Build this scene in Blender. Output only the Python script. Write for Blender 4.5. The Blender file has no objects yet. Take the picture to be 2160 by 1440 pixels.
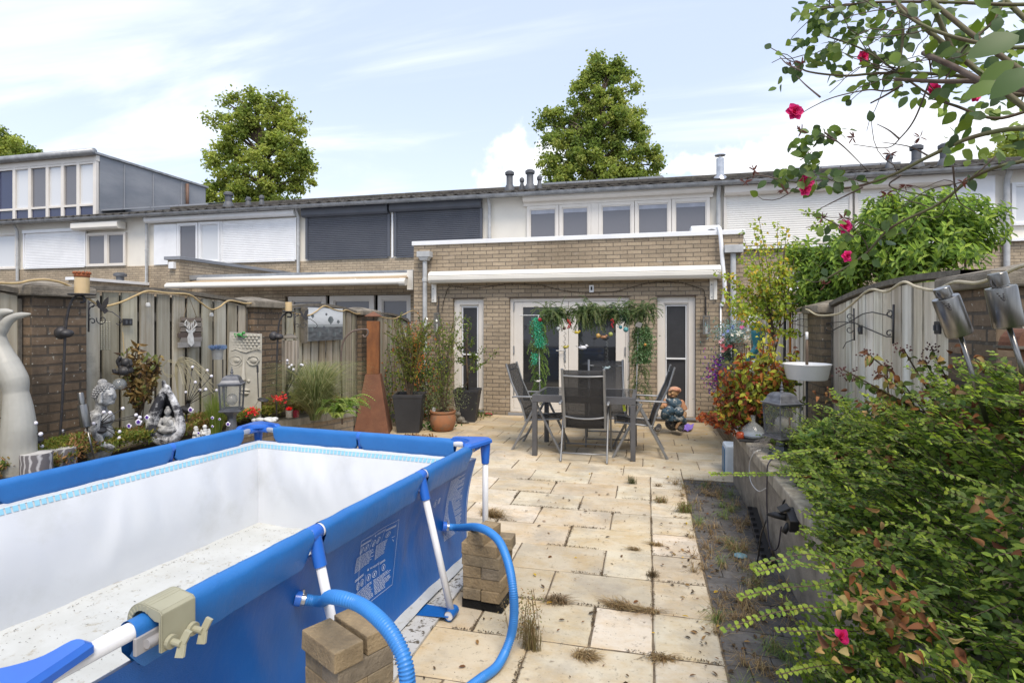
import bpy, math, random
from mathutils import Vector, Matrix, noise
R=random.Random(11)
S=bpy.context.scene
V=Vector
pi=math.pi
# ---------------------------------------------------------------- camera
FPX=1180.0; CY=682.0; TH=math.radians(13.6); H=1.58
CT,ST=math.cos(TH),math.sin(TH)
cd=bpy.data.cameras.new('camera'); cam=bpy.data.objects.new('camera',cd)
S.collection.objects.link(cam); S.camera=cam
cam.location=(0,0,H); cam.rotation_euler=(pi/2,0,TH)
cd.sensor_width=36; cd.lens=36*FPX/2160; cd.shift_y=-38/2160
cd.clip_start=0.05; cd.clip_end=2000
# ---------------------------------------------------------------- light
SUN_EL=56; SUN_AZ=math.radians(-150)   # azimuth measured from +Y towards -X
sd=V((-math.sin(SUN_AZ)*math.cos(math.radians(SUN_EL)),math.cos(SUN_AZ)*math.cos(math.radians(SUN_EL)),math.sin(math.radians(SUN_EL))))
sl=bpy.data.lights.new('sun','SUN'); sl.energy=2.0; sl.angle=math.radians(26); sl.color=(1,.90,.77)
so=bpy.data.objects.new('sun',sl); S.collection.objects.link(so)
so.rotation_euler=sd.to_track_quat('Z','Y').to_euler()
S.view_settings.view_transform='Standard'; S.view_settings.look='None'
S.view_settings.exposure=0.80; S.view_settings.gamma=1
S.render.engine='CYCLES'
W=bpy.data.worlds.new('World'); S.world=W; W.use_nodes=True
def world():
    nt=W.node_tree; N=nt.nodes; L=nt.links
    for n in list(N): N.remove(n)
    out=N.new('ShaderNodeOutputWorld'); bg=N.new('ShaderNodeBackground'); bg.inputs[1].default_value=0.108
    L.new(bg.outputs[0],out.inputs[0])
    sky=N.new('ShaderNodeTexSky'); sky.sky_type='NISHITA'; sky.sun_disc=False
    sky.sun_elevation=math.radians(SUN_EL); sky.sun_rotation=-SUN_AZ
    sky.air_density=1.0; sky.dust_density=1.2; sky.ozone_density=1.5
    def math_(op,a,b=None,c=None):
        n=N.new('ShaderNodeMath'); n.operation=op
        for i,x in enumerate((a,b,c)):
            if x is None: continue
            if isinstance(x,(int,float)): n.inputs[i].default_value=x
            else: L.new(x,n.inputs[i])
        return n.outputs[0]
    def vm(op,a,b):
        n=N.new('ShaderNodeVectorMath'); n.operation=op
        for i,x in enumerate((a,b)):
            if isinstance(x,(tuple,Vector)): n.inputs[i].default_value=tuple(x)
            else: L.new(x,n.inputs[i])
        return n
    def mix(f,a,b):
        n=N.new('ShaderNodeMix'); n.data_type='RGBA'
        if isinstance(f,float): n.inputs[0].default_value=f
        else: L.new(f,n.inputs[0])
        for i,x in ((6,a),(7,b)):
            if isinstance(x,tuple): n.inputs[i].default_value=x+(1,)
            else: L.new(x,n.inputs[i])
        return n.outputs[2]
    def ramp(x,a,b):
        n=N.new('ShaderNodeMapRange'); n.interpolation_type='SMOOTHSTEP'
        L.new(x,n.inputs[0]); n.inputs[1].default_value=a; n.inputs[2].default_value=b
        return n.outputs[0]
    tc=N.new('ShaderNodeTexCoord'); d=tc.outputs['Generated']
    sp=N.new('ShaderNodeSeparateXYZ'); L.new(d,sp.inputs[0])
    up=math_('MAXIMUM',sp.outputs[2],0.02)
    # thin high haze
    base=mix(0.62,sky.outputs[0],(5.25,5.9,7.4))
    # cirrus: stretched noise on the cloud plane
    zz=math_('ADD',up,0.12)
    cb=N.new('ShaderNodeCombineXYZ')
    L.new(math_('DIVIDE',sp.outputs[0],zz),cb.inputs[0]); L.new(math_('DIVIDE',sp.outputs[1],zz),cb.inputs[1])
    mp=N.new('ShaderNodeMapping'); L.new(cb.outputs[0],mp.inputs[0]); mp.inputs['Rotation'].default_value=(0,0,math.radians(35)); mp.inputs['Scale'].default_value=(.55,1.5,1)
    n1=N.new('ShaderNodeTexNoise'); L.new(mp.outputs[0],n1.inputs[0]); n1.inputs['Scale'].default_value=1.1; n1.inputs['Detail'].default_value=7; n1.inputs['Roughness'].default_value=.55; n1.inputs['Distortion'].default_value=.6
    cir=math_('MULTIPLY',ramp(n1.outputs[0],.46,.74),.85)
    c1=mix(cir,base,(6.9,7.15,7.8))
    # low haze towards the horizon
    hz=math_('SUBTRACT',1.0,ramp(sp.outputs[2],.05,.42))
    c2=mix(math_('MULTIPLY',hz,.42),c1,(6.2,6.6,7.4))
    # cumulus banks: soft discs round given directions, broken by noise
    n2=N.new('ShaderNodeTexNoise'); L.new(d,n2.inputs[0]); n2.inputs['Scale'].default_value=11; n2.inputs['Detail'].default_value=9; n2.inputs['Roughness'].default_value=.56
    nn=math_('MULTIPLY',math_('SUBTRACT',n2.outputs[0],.5),.20)
    tot=None
    for (px,py,r) in [(1095,350,.10),(1160,330,.085),(1040,385,.07),(1500,375,.11),(1440,360,.06),(1590,380,.09),(1690,335,.10),(1800,335,.12),(1750,280,.07),(1880,315,.11),(1960,310,.12),(2040,330,.12),(2140,340,.12),(980,420,.06)]:
        u=(px-1080)/FPX; v=(CY-py)/FPX
        q=V((-ST+CT*u,CT+ST*u,v)).normalized()
        dist=vm('DISTANCE',d,q).outputs['Value']
        a=math_('SUBTRACT',r*.52,dist)
        tot=a if tot is None else math_('MAXIMUM',tot,a)
    cu=ramp(math_('ADD',tot,nn),-.006,.022)
    n3=N.new('ShaderNodeTexNoise'); L.new(d,n3.inputs[0]); n3.inputs['Scale'].default_value=9; n3.inputs['Detail'].default_value=4
    cc=mix(ramp(n3.outputs[0],.35,.7),(6.7,6.85,7.2),(7.8,7.8,7.8))
    c3=mix(math_('MULTIPLY',cu,.92),c2,cc)
    L.new(c3,bg.inputs[0])
world()
# ---------------------------------------------------------------- pixel -> place on a real plane
def ray(x,y):
    u=(x-1080)/FPX; v=(CY-y)/FPX
    return V((-ST+CT*u,CT+ST*u,v))
C0=V((0,0,H))
def onZ(x,y,z): r=ray(x,y); return C0+r*((z-H)/r.z)
def onY(x,y,Y): r=ray(x,y); return C0+r*(Y/r.y)
def onX(x,y,X): r=ray(x,y); return C0+r*(X/r.x)
def onD(x,y,d): return C0+ray(x,y)*d
def FX(x,Y): return onY(x,CY,Y).x
def FZ(x,y,Y): return onY(x,y,Y).z
# ---------------------------------------------------------------- materials
MATS={}
def nodes(name):
    m=bpy.data.materials.new(name); m.use_nodes=True; nt=m.node_tree
    return m,nt,nt.nodes,nt.links,nt.nodes['Principled BSDF']
def sock(p,n): return p.inputs[n]
def setmix(N,L,f,a,b,blend='MIX'):
    n=N.new('ShaderNodeMix'); n.data_type='RGBA'; n.blend_type=blend
    if isinstance(f,(int,float)): n.inputs[0].default_value=f
    else: L.new(f,n.inputs[0])
    for i,x in ((6,a),(7,b)):
        if isinstance(x,(tuple,list)): n.inputs[i].default_value=tuple(x)[:3]+(1,)
        else: L.new(x,n.inputs[i])
    return n.outputs[2]
def noise_(N,L,co,scale,detail=4,rough=.6,sc=(1,1,1),lo=.35,hi=.65):
    mp=N.new('ShaderNodeMapping'); L.new(co,mp.inputs[0]); mp.inputs['Scale'].default_value=sc
    n=N.new('ShaderNodeTexNoise'); L.new(mp.outputs[0],n.inputs[0]); n.inputs['Scale'].default_value=scale; n.inputs['Detail'].default_value=detail; n.inputs['Roughness'].default_value=rough
    r=N.new('ShaderNodeMapRange'); L.new(n.outputs[0],r.inputs[0]); r.inputs[1].default_value=lo; r.inputs[2].default_value=hi
    return r.outputs[0]
def bump(N,L,p,h,s,dist=.01):
    b=N.new('ShaderNodeBump'); L.new(h,b.inputs['Height']); b.inputs['Strength'].default_value=s; b.inputs['Distance'].default_value=dist
    L.new(b.outputs[0],p.inputs['Normal'])
def mat(name,col,rough=.6,metal=0,col2=None,scale=6,amt=1.0,bmp=0,sc=(1,1,1),spec=.5,attr=False,bscale=None,dirt=None,dscale=3,dlo=.5,dhi=.7,coat=0):
    if name in MATS: return MATS[name]
    m,nt,N,L,p=nodes(name)
    g=N.new('ShaderNodeNewGeometry').outputs['Position']
    tc=N.new('ShaderNodeTexCoord').outputs['Object']
    p.inputs['Roughness'].default_value=rough; p.inputs['Metallic'].default_value=metal; p.inputs['Specular IOR Level'].default_value=spec
    if coat: p.inputs['Coat Weight'].default_value=coat
    if attr:
        a=N.new('ShaderNodeAttribute'); a.attribute_name='Col'; c=a.outputs['Color']
        if col2 is not None:
            c=setmix(N,L,noise_(N,L,g,scale,sc=sc),c,setmix(N,L,1.0,c,col2,'MULTIPLY'))
    else:
        if col2 is None: col2=tuple(x*.82 for x in col)
        c=setmix(N,L,noise_(N,L,g,scale,sc=sc),col,tuple(a+(b-a)*amt for a,b in zip(col,col2)))
    if dirt: c=setmix(N,L,noise_(N,L,g,dscale,6,.65,lo=dlo,hi=dhi),c,dirt)
    L.new(c,p.inputs['Base Color'])
    if bmp: bump(N,L,p,noise_(N,L,g,bscale or scale*4,5,.6,sc=sc,lo=0,hi=1),bmp)
    MATS[name]=m; return m
def brick(name,c1,c2,mortar,dirt,damt=.5,w=.23,h=.068,mo=.0065,dlo=.5,dhi=.75,lich=None,dsc=.9):
    if name in MATS: return MATS[name]
    m,nt,N,L,p=nodes(name)
    g=N.new('ShaderNodeNewGeometry'); sp=N.new('ShaderNodeSeparateXYZ'); L.new(g.outputs['Position'],sp.inputs[0])
    ad=N.new('ShaderNodeMath'); ad.operation='ADD'; L.new(sp.outputs[0],ad.inputs[0]); L.new(sp.outputs[1],ad.inputs[1])
    cb=N.new('ShaderNodeCombineXYZ'); L.new(ad.outputs[0],cb.inputs[0]); L.new(sp.outputs[2],cb.inputs[1])
    wob=N.new('ShaderNodeTexNoise'); L.new(g.outputs['Position'],wob.inputs[0]); wob.inputs['Scale'].default_value=7; wob.inputs['Detail'].default_value=3
    wv=N.new('ShaderNodeVectorMath'); wv.operation='MULTIPLY_ADD'; L.new(wob.outputs['Color'],wv.inputs[0]); wv.inputs[1].default_value=(.012,.009,0); L.new(cb.outputs[0],wv.inputs[2])
    b=N.new('ShaderNodeTexBrick'); L.new(wv.outputs[0],b.inputs[0])
    b.inputs['Scale'].default_value=1; b.inputs['Brick Width'].default_value=w; b.inputs['Row Height'].default_value=h
    b.inputs['Mortar Size'].default_value=mo; b.inputs['Mortar Smooth'].default_value=.2; b.inputs['Bias'].default_value=0
    b.inputs['Color1'].default_value=c1+(1,); b.inputs['Color2'].default_value=c2+(1,); b.inputs['Mortar'].default_value=mortar+(1,)
    pos=g.outputs['Position']
    c=setmix(N,L,noise_(N,L,pos,30,4,.7,lo=.3,hi=.75),b.outputs['Color'],setmix(N,L,1.0,b.outputs['Color'],(.68,.66,.64),'MULTIPLY'))
    hv=N.new('ShaderNodeHueSaturation'); L.new(c,hv.inputs['Color']); mr=noise_(N,L,pos,1.3,3,.5,lo=0,hi=1); mm2=N.new('ShaderNodeMath'); mm2.operation='MULTIPLY_ADD'; L.new(mr,mm2.inputs[0]); mm2.inputs[1].default_value=.7; mm2.inputs[2].default_value=.65; L.new(mm2.outputs[0],hv.inputs['Value']); hv.inputs['Saturation'].default_value=.92; c=hv.outputs[0]
    c=setmix(N,L,noise_(N,L,pos,2.2,6,.75,sc=(1,1,2.5),lo=.60,hi=.80),c,(.42,.39,.34))
    f=noise_(N,L,pos,dsc,6,.7,sc=(1,1,.7),lo=dlo,hi=dhi)
    mm=N.new('ShaderNodeMath'); mm.operation='MULTIPLY'; L.new(f,mm.inputs[0]); mm.inputs[1].default_value=damt
    c=setmix(N,L,mm.outputs[0],c,dirt)
    if lich: c=setmix(N,L,noise_(N,L,pos,38,3,.5,lo=.66,hi=.72),c,lich)
    L.new(c,p.inputs['Base Color']); p.inputs['Roughness'].default_value=.9; p.inputs['Specular IOR Level'].default_value=.2
    iv=N.new('ShaderNodeMath'); iv.operation='SUBTRACT'; iv.inputs[0].default_value=1; L.new(b.outputs['Fac'],iv.inputs[1])
    ns=noise_(N,L,pos,60,4,.6,lo=0,hi=1)
    a2=N.new('ShaderNodeMath'); a2.operation='MULTIPLY_ADD'; L.new(ns,a2.inputs[0]); a2.inputs[1].default_value=.35; L.new(iv.outputs[0],a2.inputs[2])
    bump(N,L,p,a2.outputs[0],.7,.008)
    MATS[name]=m; return m
def leafmat(name,trans=.36,rough=.5,spec=.22,gain=1.3):
    if name in MATS: return MATS[name]
    m,nt,N,L,p=nodes(name)
    a=N.new('ShaderNodeAttribute'); a.attribute_name='Col'
    g_=N.new('ShaderNodeHueSaturation'); L.new(a.outputs['Color'],g_.inputs['Color']); g_.inputs['Value'].default_value=gain
    L.new(g_.outputs[0],p.inputs['Base Color']); p.inputs['Roughness'].default_value=rough; p.inputs['Specular IOR Level'].default_value=spec
    t=N.new('ShaderNodeBsdfTranslucent'); 
    hs=N.new('ShaderNodeHueSaturation'); L.new(a.outputs['Color'],hs.inputs['Color']); hs.inputs['Value'].default_value=1.5*gain; hs.inputs['Saturation'].default_value=1.1
    L.new(hs.outputs[0],t.inputs[0])
    mx=N.new('ShaderNodeMixShader'); mx.inputs[0].default_value=trans; L.new(p.outputs[0],mx.inputs[1]); L.new(t.outputs[0],mx.inputs[2])
    L.new(mx.outputs[0],N['Material Output'].inputs[0])
    MATS[name]=m; return m
def glassmat(name,col=(.02,.022,.025),rough=.03,trans=0.0,alpha=1.0):
    if name in MATS: return MATS[name]
    m,nt,N,L,p=nodes(name)
    p.inputs['Base Color'].default_value=col+(1,); p.inputs['Roughness'].default_value=rough; p.inputs['Specular IOR Level'].default_value=.6
    if trans:
        t=N.new('ShaderNodeBsdfTransparent'); mx=N.new('ShaderNodeMixShader'); mx.inputs[0].default_value=trans
        L.new(p.outputs[0],mx.inputs[1]); L.new(t.outputs[0],mx.inputs[2]); L.new(mx.outputs[0],N['Material Output'].inputs[0])
    MATS[name]=m; return m
# ---------------------------------------------------------------- mesh builder
ROOT={}
def rootloc(o): return ROOT.get(o.name,V((0,0,0))) if o else V((0,0,0))
def tag(o,label=None,cat=None,group=None,kind=None):
    if label: o['label']=label
    if cat: o['category']=cat
    if group: o['group']=group
    if kind: o['kind']=kind
    return o
def empty(name,loc,label,cat,group=None,rz=0):
    o=bpy.data.objects.new(name,None); S.collection.objects.link(o); o.empty_display_size=.1
    o.location=loc; ROOT[o.name]=V(loc); o.rotation_euler=(0,0,rz)
    return tag(o,label,cat,group)
def frame(d):
    d=V(d).normalized(); a=V((0,0,1)) if abs(d.z)<.95 else V((1,0,0))
    x=d.cross(a).normalized(); return x,d.cross(x).normalized(),d
class MB:
    def __init__(s): s.v=[]; s.f=[]; s.c=[]
    def add(s,vs,fs,col=None):
        o=len(s.v); s.v.extend([tuple(v) for v in vs])
        for f in fs: s.f.append([i+o for i in f]); s.c.append(col)
        return s
    def box(s,c,d,rz=0,col=None,M=None,tx=1,ty=1):
        x,y,z=d[0]/2,d[1]/2,d[2]/2
        vs=[V((-x,-y,-z)),V((x,-y,-z)),V((x,y,-z)),V((-x,y,-z)),V((-x*tx,-y*ty,z)),V((x*tx,-y*ty,z)),V((x*tx,y*ty,z)),V((-x*tx,y*ty,z))]
        if M is None: M=Matrix.Rotation(rz,3,'Z')
        vs=[M@v+V(c) for v in vs]
        return s.add(vs,[(0,3,2,1),(4,5,6,7),(0,1,5,4),(1,2,6,5),(2,3,7,6),(3,0,4,7)],col)
    def bx(s,x0,x1,y0,y1,z0,z1,col=None):
        return s.box(((x0+x1)/2,(y0+y1)/2,(z0+z1)/2),(abs(x1-x0),abs(y1-y0),abs(z1-z0)),col=col)
    def beam(s,a,b,w,h,col=None):
        a=V(a);b=V(b);x,y,z=frame(b-a)
        vs=[p+x*i*w/2+y*j*h/2 for p in (a,b) for i,j in ((-1,-1),(1,-1),(1,1),(-1,1))]
        return s.add(vs,[(0,3,2,1),(4,5,6,7),(0,1,5,4),(1,2,6,5),(2,3,7,6),(3,0,4,7)],col)
    def tube(s,pts,r,n=8,col=None,cap=True,sq=1.0):
        pts=[V(p) for p in pts]; k=len(pts); rings=[]
        x,y,z=frame(pts[1]-pts[0])
        for i,p in enumerate(pts):
            t=(pts[min(i+1,k-1)]-pts[max(i-1,0)])
            if t.length<1e-9: t=z
            t=t.normalized()
            x=(x-t*x.dot(t));
            if x.length<1e-6: x,_,_=frame(t)
            x.normalize(); y=t.cross(x)
            rr=r[i] if isinstance(r,(list,tuple)) else r
            rings.append([p+(x*math.cos(2*pi*j/n)+y*math.sin(2*pi*j/n)*sq)*rr for j in range(n)])
        vs=[v for q in rings for v in q]
        fs=[(i*n+j,i*n+(j+1)%n,(i+1)*n+(j+1)%n,(i+1)*n+j) for i in range(k-1) for j in range(n)]
        if cap: fs+= [tuple(range(n-1,-1,-1)),tuple((k-1)*n+j for j in range(n))]
        return s.add(vs,fs,col)
    def lathe(s,prof,c=(0,0,0),n=24,col=None,M=None,sx=1,sy=1,cap=True):
        vs=[];c=V(c)
        for r,z in prof:
            for j in range(n):
                v=V((r*sx*math.cos(2*pi*(j+.5)/n),r*sy*math.sin(2*pi*(j+.5)/n),z))
                if M is not None: v=M@v
                vs.append(v+c)
        k=len(prof)
        fs=[(i*n+j,i*n+(j+1)%n,(i+1)*n+(j+1)%n,(i+1)*n+j) for i in range(k-1) for j in range(n)]
        if cap: fs+= [tuple(range(n-1,-1,-1)),tuple((k-1)*n+j for j in range(n))]
        return s.add(vs,fs,col)
    def ball(s,c,r,nu=12,nv=8,col=None,M=None):
        if isinstance(r,(int,float)): r=(r,r,r)
        vs=[];c=V(c)
        for i in range(nv+1):
            a=pi*i/nv
            for j in range(nu):
                b=2*pi*j/nu; v=V((r[0]*math.sin(a)*math.cos(b),r[1]*math.sin(a)*math.sin(b),-r[2]*math.cos(a)))
                if M is not None: v=M@v
                vs.append(v+c)
        return s.add(vs,[(i*nu+j,i*nu+(j+1)%nu,(i+1)*nu+(j+1)%nu,(i+1)*nu+j) for i in range(nv) for j in range(nu)],col)
    def prism(s,poly,ext,col=None):
        n=len(poly); ext=V(ext); vs=[V(p) for p in poly]+[V(p)+ext for p in poly]
        return s.add(vs,[tuple(range(n-1,-1,-1)),tuple(range(n,2*n))]+[(i,(i+1)%n,n+(i+1)%n,n+i) for i in range(n)],col)
    def grid(s,fn,nu,nv,col=None):
        vs=[fn(i/nu,j/nv) for j in range(nv+1) for i in range(nu+1)]
        return s.add(vs,[(j*(nu+1)+i,j*(nu+1)+i+1,(j+1)*(nu+1)+i+1,(j+1)*(nu+1)+i) for j in range(nv) for i in range(nu)],col)
    def leaf(s,p,d,n,L,Wd,col,fold=.25,droop=0,shape=.45):
        # five-point leaf with a fold along the midrib
        p=V(p); d=V(d).normalized(); n=V(n); sd_=d.cross(n)
        if sd_.length<1e-5: sd_=d.cross(V((.3,.5,.8)))
        sd_.normalize(); nn=sd_.cross(d).normalized()
        q1=p+d*L*.28-nn*droop*L*.08; q2=p+d*L*.68-nn*droop*L*.45; t=p+d*L-nn*droop*L
        a=sd_*Wd*.46; b=sd_*Wd*.42; f1=nn*fold*Wd
        o=len(s.v); s.v.extend([tuple(p),tuple(q1+a+f1),tuple(q2+b+f1),tuple(t),tuple(q2-b+f1),tuple(q1-a+f1)])
        s.f.append([o,o+3,o+2,o+1]); s.f.append([o,o+5,o+4,o+3]); s.c.append(col); s.c.append(col)
    def leaf8(s,p,d,n,L,Wd,col,fold=.15,droop=.2):
        p=V(p); d=V(d).normalized(); n=V(n); sd_=d.cross(n)
        if sd_.length<1e-5: sd_=d.cross(V((.3,.5,.8)))
        sd_.normalize(); nn=sd_.cross(d).normalized(); o=len(s.v)
        prof=[(0,0),(.12,.55),(.35,1),(.6,.92),(.82,.55),(1,0)]
        mid=[];le=[];ri=[]
        for t,w in prof:
            q=p+d*L*t-nn*droop*L*t*t
            mid.append(q); le.append(q+sd_*Wd/2*w+nn*fold*Wd*w); ri.append(q-sd_*Wd/2*w+nn*fold*Wd*w)
        k=len(prof); s.v.extend([tuple(x) for x in mid+le[1:-1]+ri[1:-1]])
        L_=lambda i:o+i if i in(0,k-1) else o+k+i-1
        R_=lambda i:o+i if i in(0,k-1) else o+k+(k-2)+i-1
        for i in range(k-1):
            for g,fl in ((L_,0),(R_,1)):
                f=[o+i,o+i+1,g(i+1),g(i)]
                f=list(dict.fromkeys(f))
                if not fl: f=f[::-1]
                s.f.append(f); s.c.append(col)
    def build(s,name,m,parent=None,smooth=False,bevel=0,origin=None,solid=0,sub=0,seg=2,angle=None,remesh=0):
        if parent is not None: off=rootloc(parent)
        elif origin is not None: off=V(origin)
        else: off=V((0,0,0))
        me=bpy.data.meshes.new(name)
        me.from_pydata([(v[0]-off.x,v[1]-off.y,v[2]-off.z) for v in s.v],[],s.f)
        if any(c is not None for c in s.c):
            at=me.color_attributes.new('Col','FLOAT_COLOR','CORNER'); buf=[]
            for f,c in zip(s.f,s.c):
                c=c or (.5,.5,.5); buf+= [c[0],c[1],c[2],1.0]*len(f)
            at.data.foreach_set('color',buf)
        if smooth: me.polygons.foreach_set('use_smooth',[True]*len(me.polygons))
        me.materials.append(m)
        o=bpy.data.objects.new(name,me); S.collection.objects.link(o)
        if parent is not None: o.parent=parent; ROOT[o.name]=off
        else: o.location=off; ROOT[o.name]=off
        if smooth and angle: me.set_sharp_from_angle(angle=math.radians(angle))
        if solid:
            q=o.modifiers.new('solid','SOLIDIFY'); q.thickness=solid; q.offset=0
        if sub: q=o.modifiers.new('sub','SUBSURF'); q.levels=sub; q.render_levels=sub
        if remesh: q=o.modifiers.new('remesh','REMESH'); q.mode='VOXEL'; q.voxel_size=remesh; q.use_smooth_shade=True
        if bevel:
            q=o.modifiers.new('bevel','BEVEL'); q.width=bevel; q.segments=seg; q.limit_method='ANGLE'; q.angle_limit=math.radians(40)
        return o
def copy_tree(o,parent=None):
    c=o.copy(); S.collection.objects.link(c); c.parent=parent
    for ch in [x for x in S.objects if x.parent==o]: copy_tree(ch,c)
    return c
def bez(pts,n=8):
    # catmull-rom through the points
    P=[V(p) for p in pts]; P=[P[0]*2-P[1]]+P+[P[-1]*2-P[-2]]; out=[]
    for i in range(1,len(P)-2):
        for k in range(n):
            t=k/n; a,b,c,d=P[i-1],P[i],P[i+1],P[i+2]
            out.append(.5*((2*b)+(c-a)*t+(2*a-5*b+4*c-d)*t*t+(-a+3*b-3*c+d)*t**3))
    out.append(P[-2]); return out
def rv(s=1): return V((R.uniform(-1,1),R.uniform(-1,1),R.uniform(-1,1)))*s
def jit(c,a=.15): k=1+R.uniform(-a,a); return (c[0]*k*(1+R.uniform(-a,a)*.4),c[1]*k,c[2]*k*(1+R.uniform(-a,a)*.4))
# ================================================================= SETTING
YF=9.4; YB=13.75
m_soil=mat('soil',(.10,.075,.05),.95,col2=(.05,.04,.028),scale=9,bmp=.6)
m_slab,nt,N,L,p=nodes('paving_slabs')
g=N.new('ShaderNodeNewGeometry').outputs['Position']
a=N.new('ShaderNodeAttribute'); a.attribute_name='Col'
c=setmix(N,L,noise_(N,L,g,5,6,.65,lo=.35,hi=.62),a.outputs['Color'],setmix(N,L,1.0,a.outputs['Color'],(1.07,1.07,1.09),'MULTIPLY'))
c=setmix(N,L,noise_(N,L,g,3.1,8,.72,sc=(1,1.6,1),lo=.44,hi=.68),c,setmix(N,L,1.0,c,(.87,.75,.57),'MULTIPLY'))
c=setmix(N,L,noise_(N,L,g,2.0,8,.7,lo=.47,hi=.74),c,(.33,.295,.24))
c=setmix(N,L,noise_(N,L,g,26,5,.72,lo=.58,hi=.70),c,(.27,.225,.165))
c=setmix(N,L,noise_(N,L,g,75,3,.6,lo=.685,hi=.715),c,(.10,.08,.055))
L.new(c,p.inputs['Base Color']); p.inputs['Roughness'].default_value=.85; p.inputs['Specular IOR Level'].default_value=.25
bump(N,L,p,noise_(N,L,g,22,7,.7,lo=0,hi=1),.35,.012)
m_joint=mat('joint_dirt',(.20,.155,.10),.95,col2=(.10,.075,.05),scale=20,bmp=.5)
ob=MB().add([(-80,-20,-.03),(80,-20,-.03),(80,120,-.03),(-80,120,-.03)],[(0,1,2,3)]).build('ground',m_soil); tag(ob,kind='structure')
# patio bed + slabs 60x40 half bond, cut column next to the dark strip
ob=MB().add([(-4.1,-.6,-.0045),(.36,-.6,-.0045),(.36,5.93,-.0045),(1.5,5.93,-.0045),(1.5,9.4,-.0045),(-4.1,9.4,-.0045)],[(0,1,2,3,4,5)]).build('patio_bed',m_joint); tag(ob,kind='structure')
mb=MB(); row=0
y=3.95-.4*11
def slab(x0,x1,y0,y1):
    b=R.choice([(.58,.515,.39),(.55,.475,.345),(.62,.555,.44),(.50,.43,.315),(.59,.525,.40)])
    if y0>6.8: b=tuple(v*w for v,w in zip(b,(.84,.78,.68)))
    b=jit(b,.05); z=R.uniform(-.002,.002); g_=R.uniform(.0025,.005)
    n=5
    # slightly irregular edges, small chamfer
    def edge(a,b_,k): return [V(a).lerp(V(b_),i/k) for i in range(k)]
    cs=[(x0+g_,y0+g_,0),(x1-g_,y0+g_,0),(x1-g_,y1-g_,0),(x0+g_,y1-g_,0)]
    pts=[]
    for i in range(4): pts+=edge(cs[i],cs[(i+1)%4],n)
    cen=V(((x0+x1)/2,(y0+y1)/2,0)); P0=[];P1=[];P2=[]
    for q in pts:
        q=q+V((R.uniform(-.0025,.0025),R.uniform(-.0025,.0025),0)); d=(cen-q).normalized()
        P2.append(V((q.x,q.y,-.02))); P1.append(V((q.x,q.y,z-.005))); q2=q+d*.008; P0.append(V((q2.x,q2.y,z)))
    k=len(pts); fs=[tuple(range(k))]
    for i in range(k):
        j=(i+1)%k; fs+= [(k+i,k+j,j,i),(2*k+i,2*k+j,k+j,k+i)]
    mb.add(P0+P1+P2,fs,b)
while y<9.3:
    y1=min(y+.4,9.36)
    if y<5.8:
        xs=[.03]; x=.03-(.6 if row%2 else .31)
        slab(.03,.352,y,y1)
        while x>-4.1: xs.append(x); x-=.6
    else:
        x=1.5; xs=[1.5]; x=1.5-(.35 if row%2 else .55)
        while x>-4.1: xs.append(x); x-=.6
    for i in range(len(xs)-1): slab(xs[i+1],xs[i],y,y1)
    y+=.4; row+=1
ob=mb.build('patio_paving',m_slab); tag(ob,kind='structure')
# dark concrete block strip
m_block=mat('dark_blocks',(.075,.072,.072),.9,attr=True,col2=(.72,.70,.66),scale=26,bmp=.5,bscale=90,dirt=(.085,.07,.045),dscale=4,dlo=.55,dhi=.75)
mb=MB(); y=-.6; r=0
ob=MB().add([(.352,-.6,-.012),(.86,-.6,-.012),(.86,5.93,-.012),(.352,5.93,-.012)],[(0,1,2,3)]).build('strip_bed',m_joint); tag(ob,kind='structure')
while y<5.85:
    x=.356-(.105 if r%2 else 0)
    while x<.85:
        k=R.uniform(.8,1.25); mb.bx(max(x,.356)+.002,min(x+.21,.86)-.002,y+.002,y+.103,-.03,R.uniform(-.003,.002),col=(.125*k,.118*k,.112*k)); x+=.21
    y+=.105; r+=1
ob=mb.build('block_paving_strip',m_block,bevel=.003,seg=1); tag(ob,kind='structure')

# ================================================================= HOUSES
m_brk=brick('brick_buff',(.46,.365,.25),(.34,.27,.185),(.165,.14,.11),(.20,.155,.105),.45)
m_brkback=brick('brick_buff_back',(.52,.42,.29),(.40,.325,.225),(.24,.20,.155),(.13,.10,.075),.55,dlo=.52,dhi=.8,dsc=.6)
m_cream=mat('cream_panel',(.78,.74,.65),.55,col2=(.72,.68,.60),scale=1.5)
m_upvc=mat('painted_frame',(.72,.68,.62),.4,col2=(.66,.62,.56),scale=2)
m_white=mat('white_pvc',(.82,.83,.84),.35,col2=(.74,.75,.76),scale=2)
m_dark=mat('anthracite_shutter',(.085,.092,.11),.45,col2=(.07,.077,.095),scale=2)
m_zinc=mat('zinc',(.36,.37,.38),.45,.35,col2=(.23,.24,.25),scale=5,bmp=.05)
m_zincp=mat('zinc_panel',(.21,.225,.25),.55,.2,col2=(.30,.31,.33),scale=1.0,sc=(.6,.6,1.6),amt=1,bmp=.05)
m_pipe=mat('grey_pipe',(.50,.51,.51),.5,col2=(.38,.39,.39),scale=6)
m_tile=mat('roof_tile',(.032,.029,.027),.95,col2=(.075,.068,.058),scale=5,bmp=.5,bscale=60,dirt=(.10,.10,.075),dscale=9,dlo=.55,dhi=.7)
m_black=mat('black_metal',(.02,.02,.022),.5)
m_pane=glassmat('pane_dark')
m_paneup=glassmat('pane_grey',(.15,.15,.165),.06)
m_panenavy=glassmat('pane_navy',(.035,.045,.10),.1)
m_panewhite=glassmat('pane_curtain',(.62,.64,.66),.12)
m_awn=mat('awning_case',(.80,.77,.70),.35,col2=(.75,.72,.65),scale=2)
m_vent=mat('vent_plastic',(.07,.075,.085),.6,col2=(.12,.125,.135),scale=6)
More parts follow.
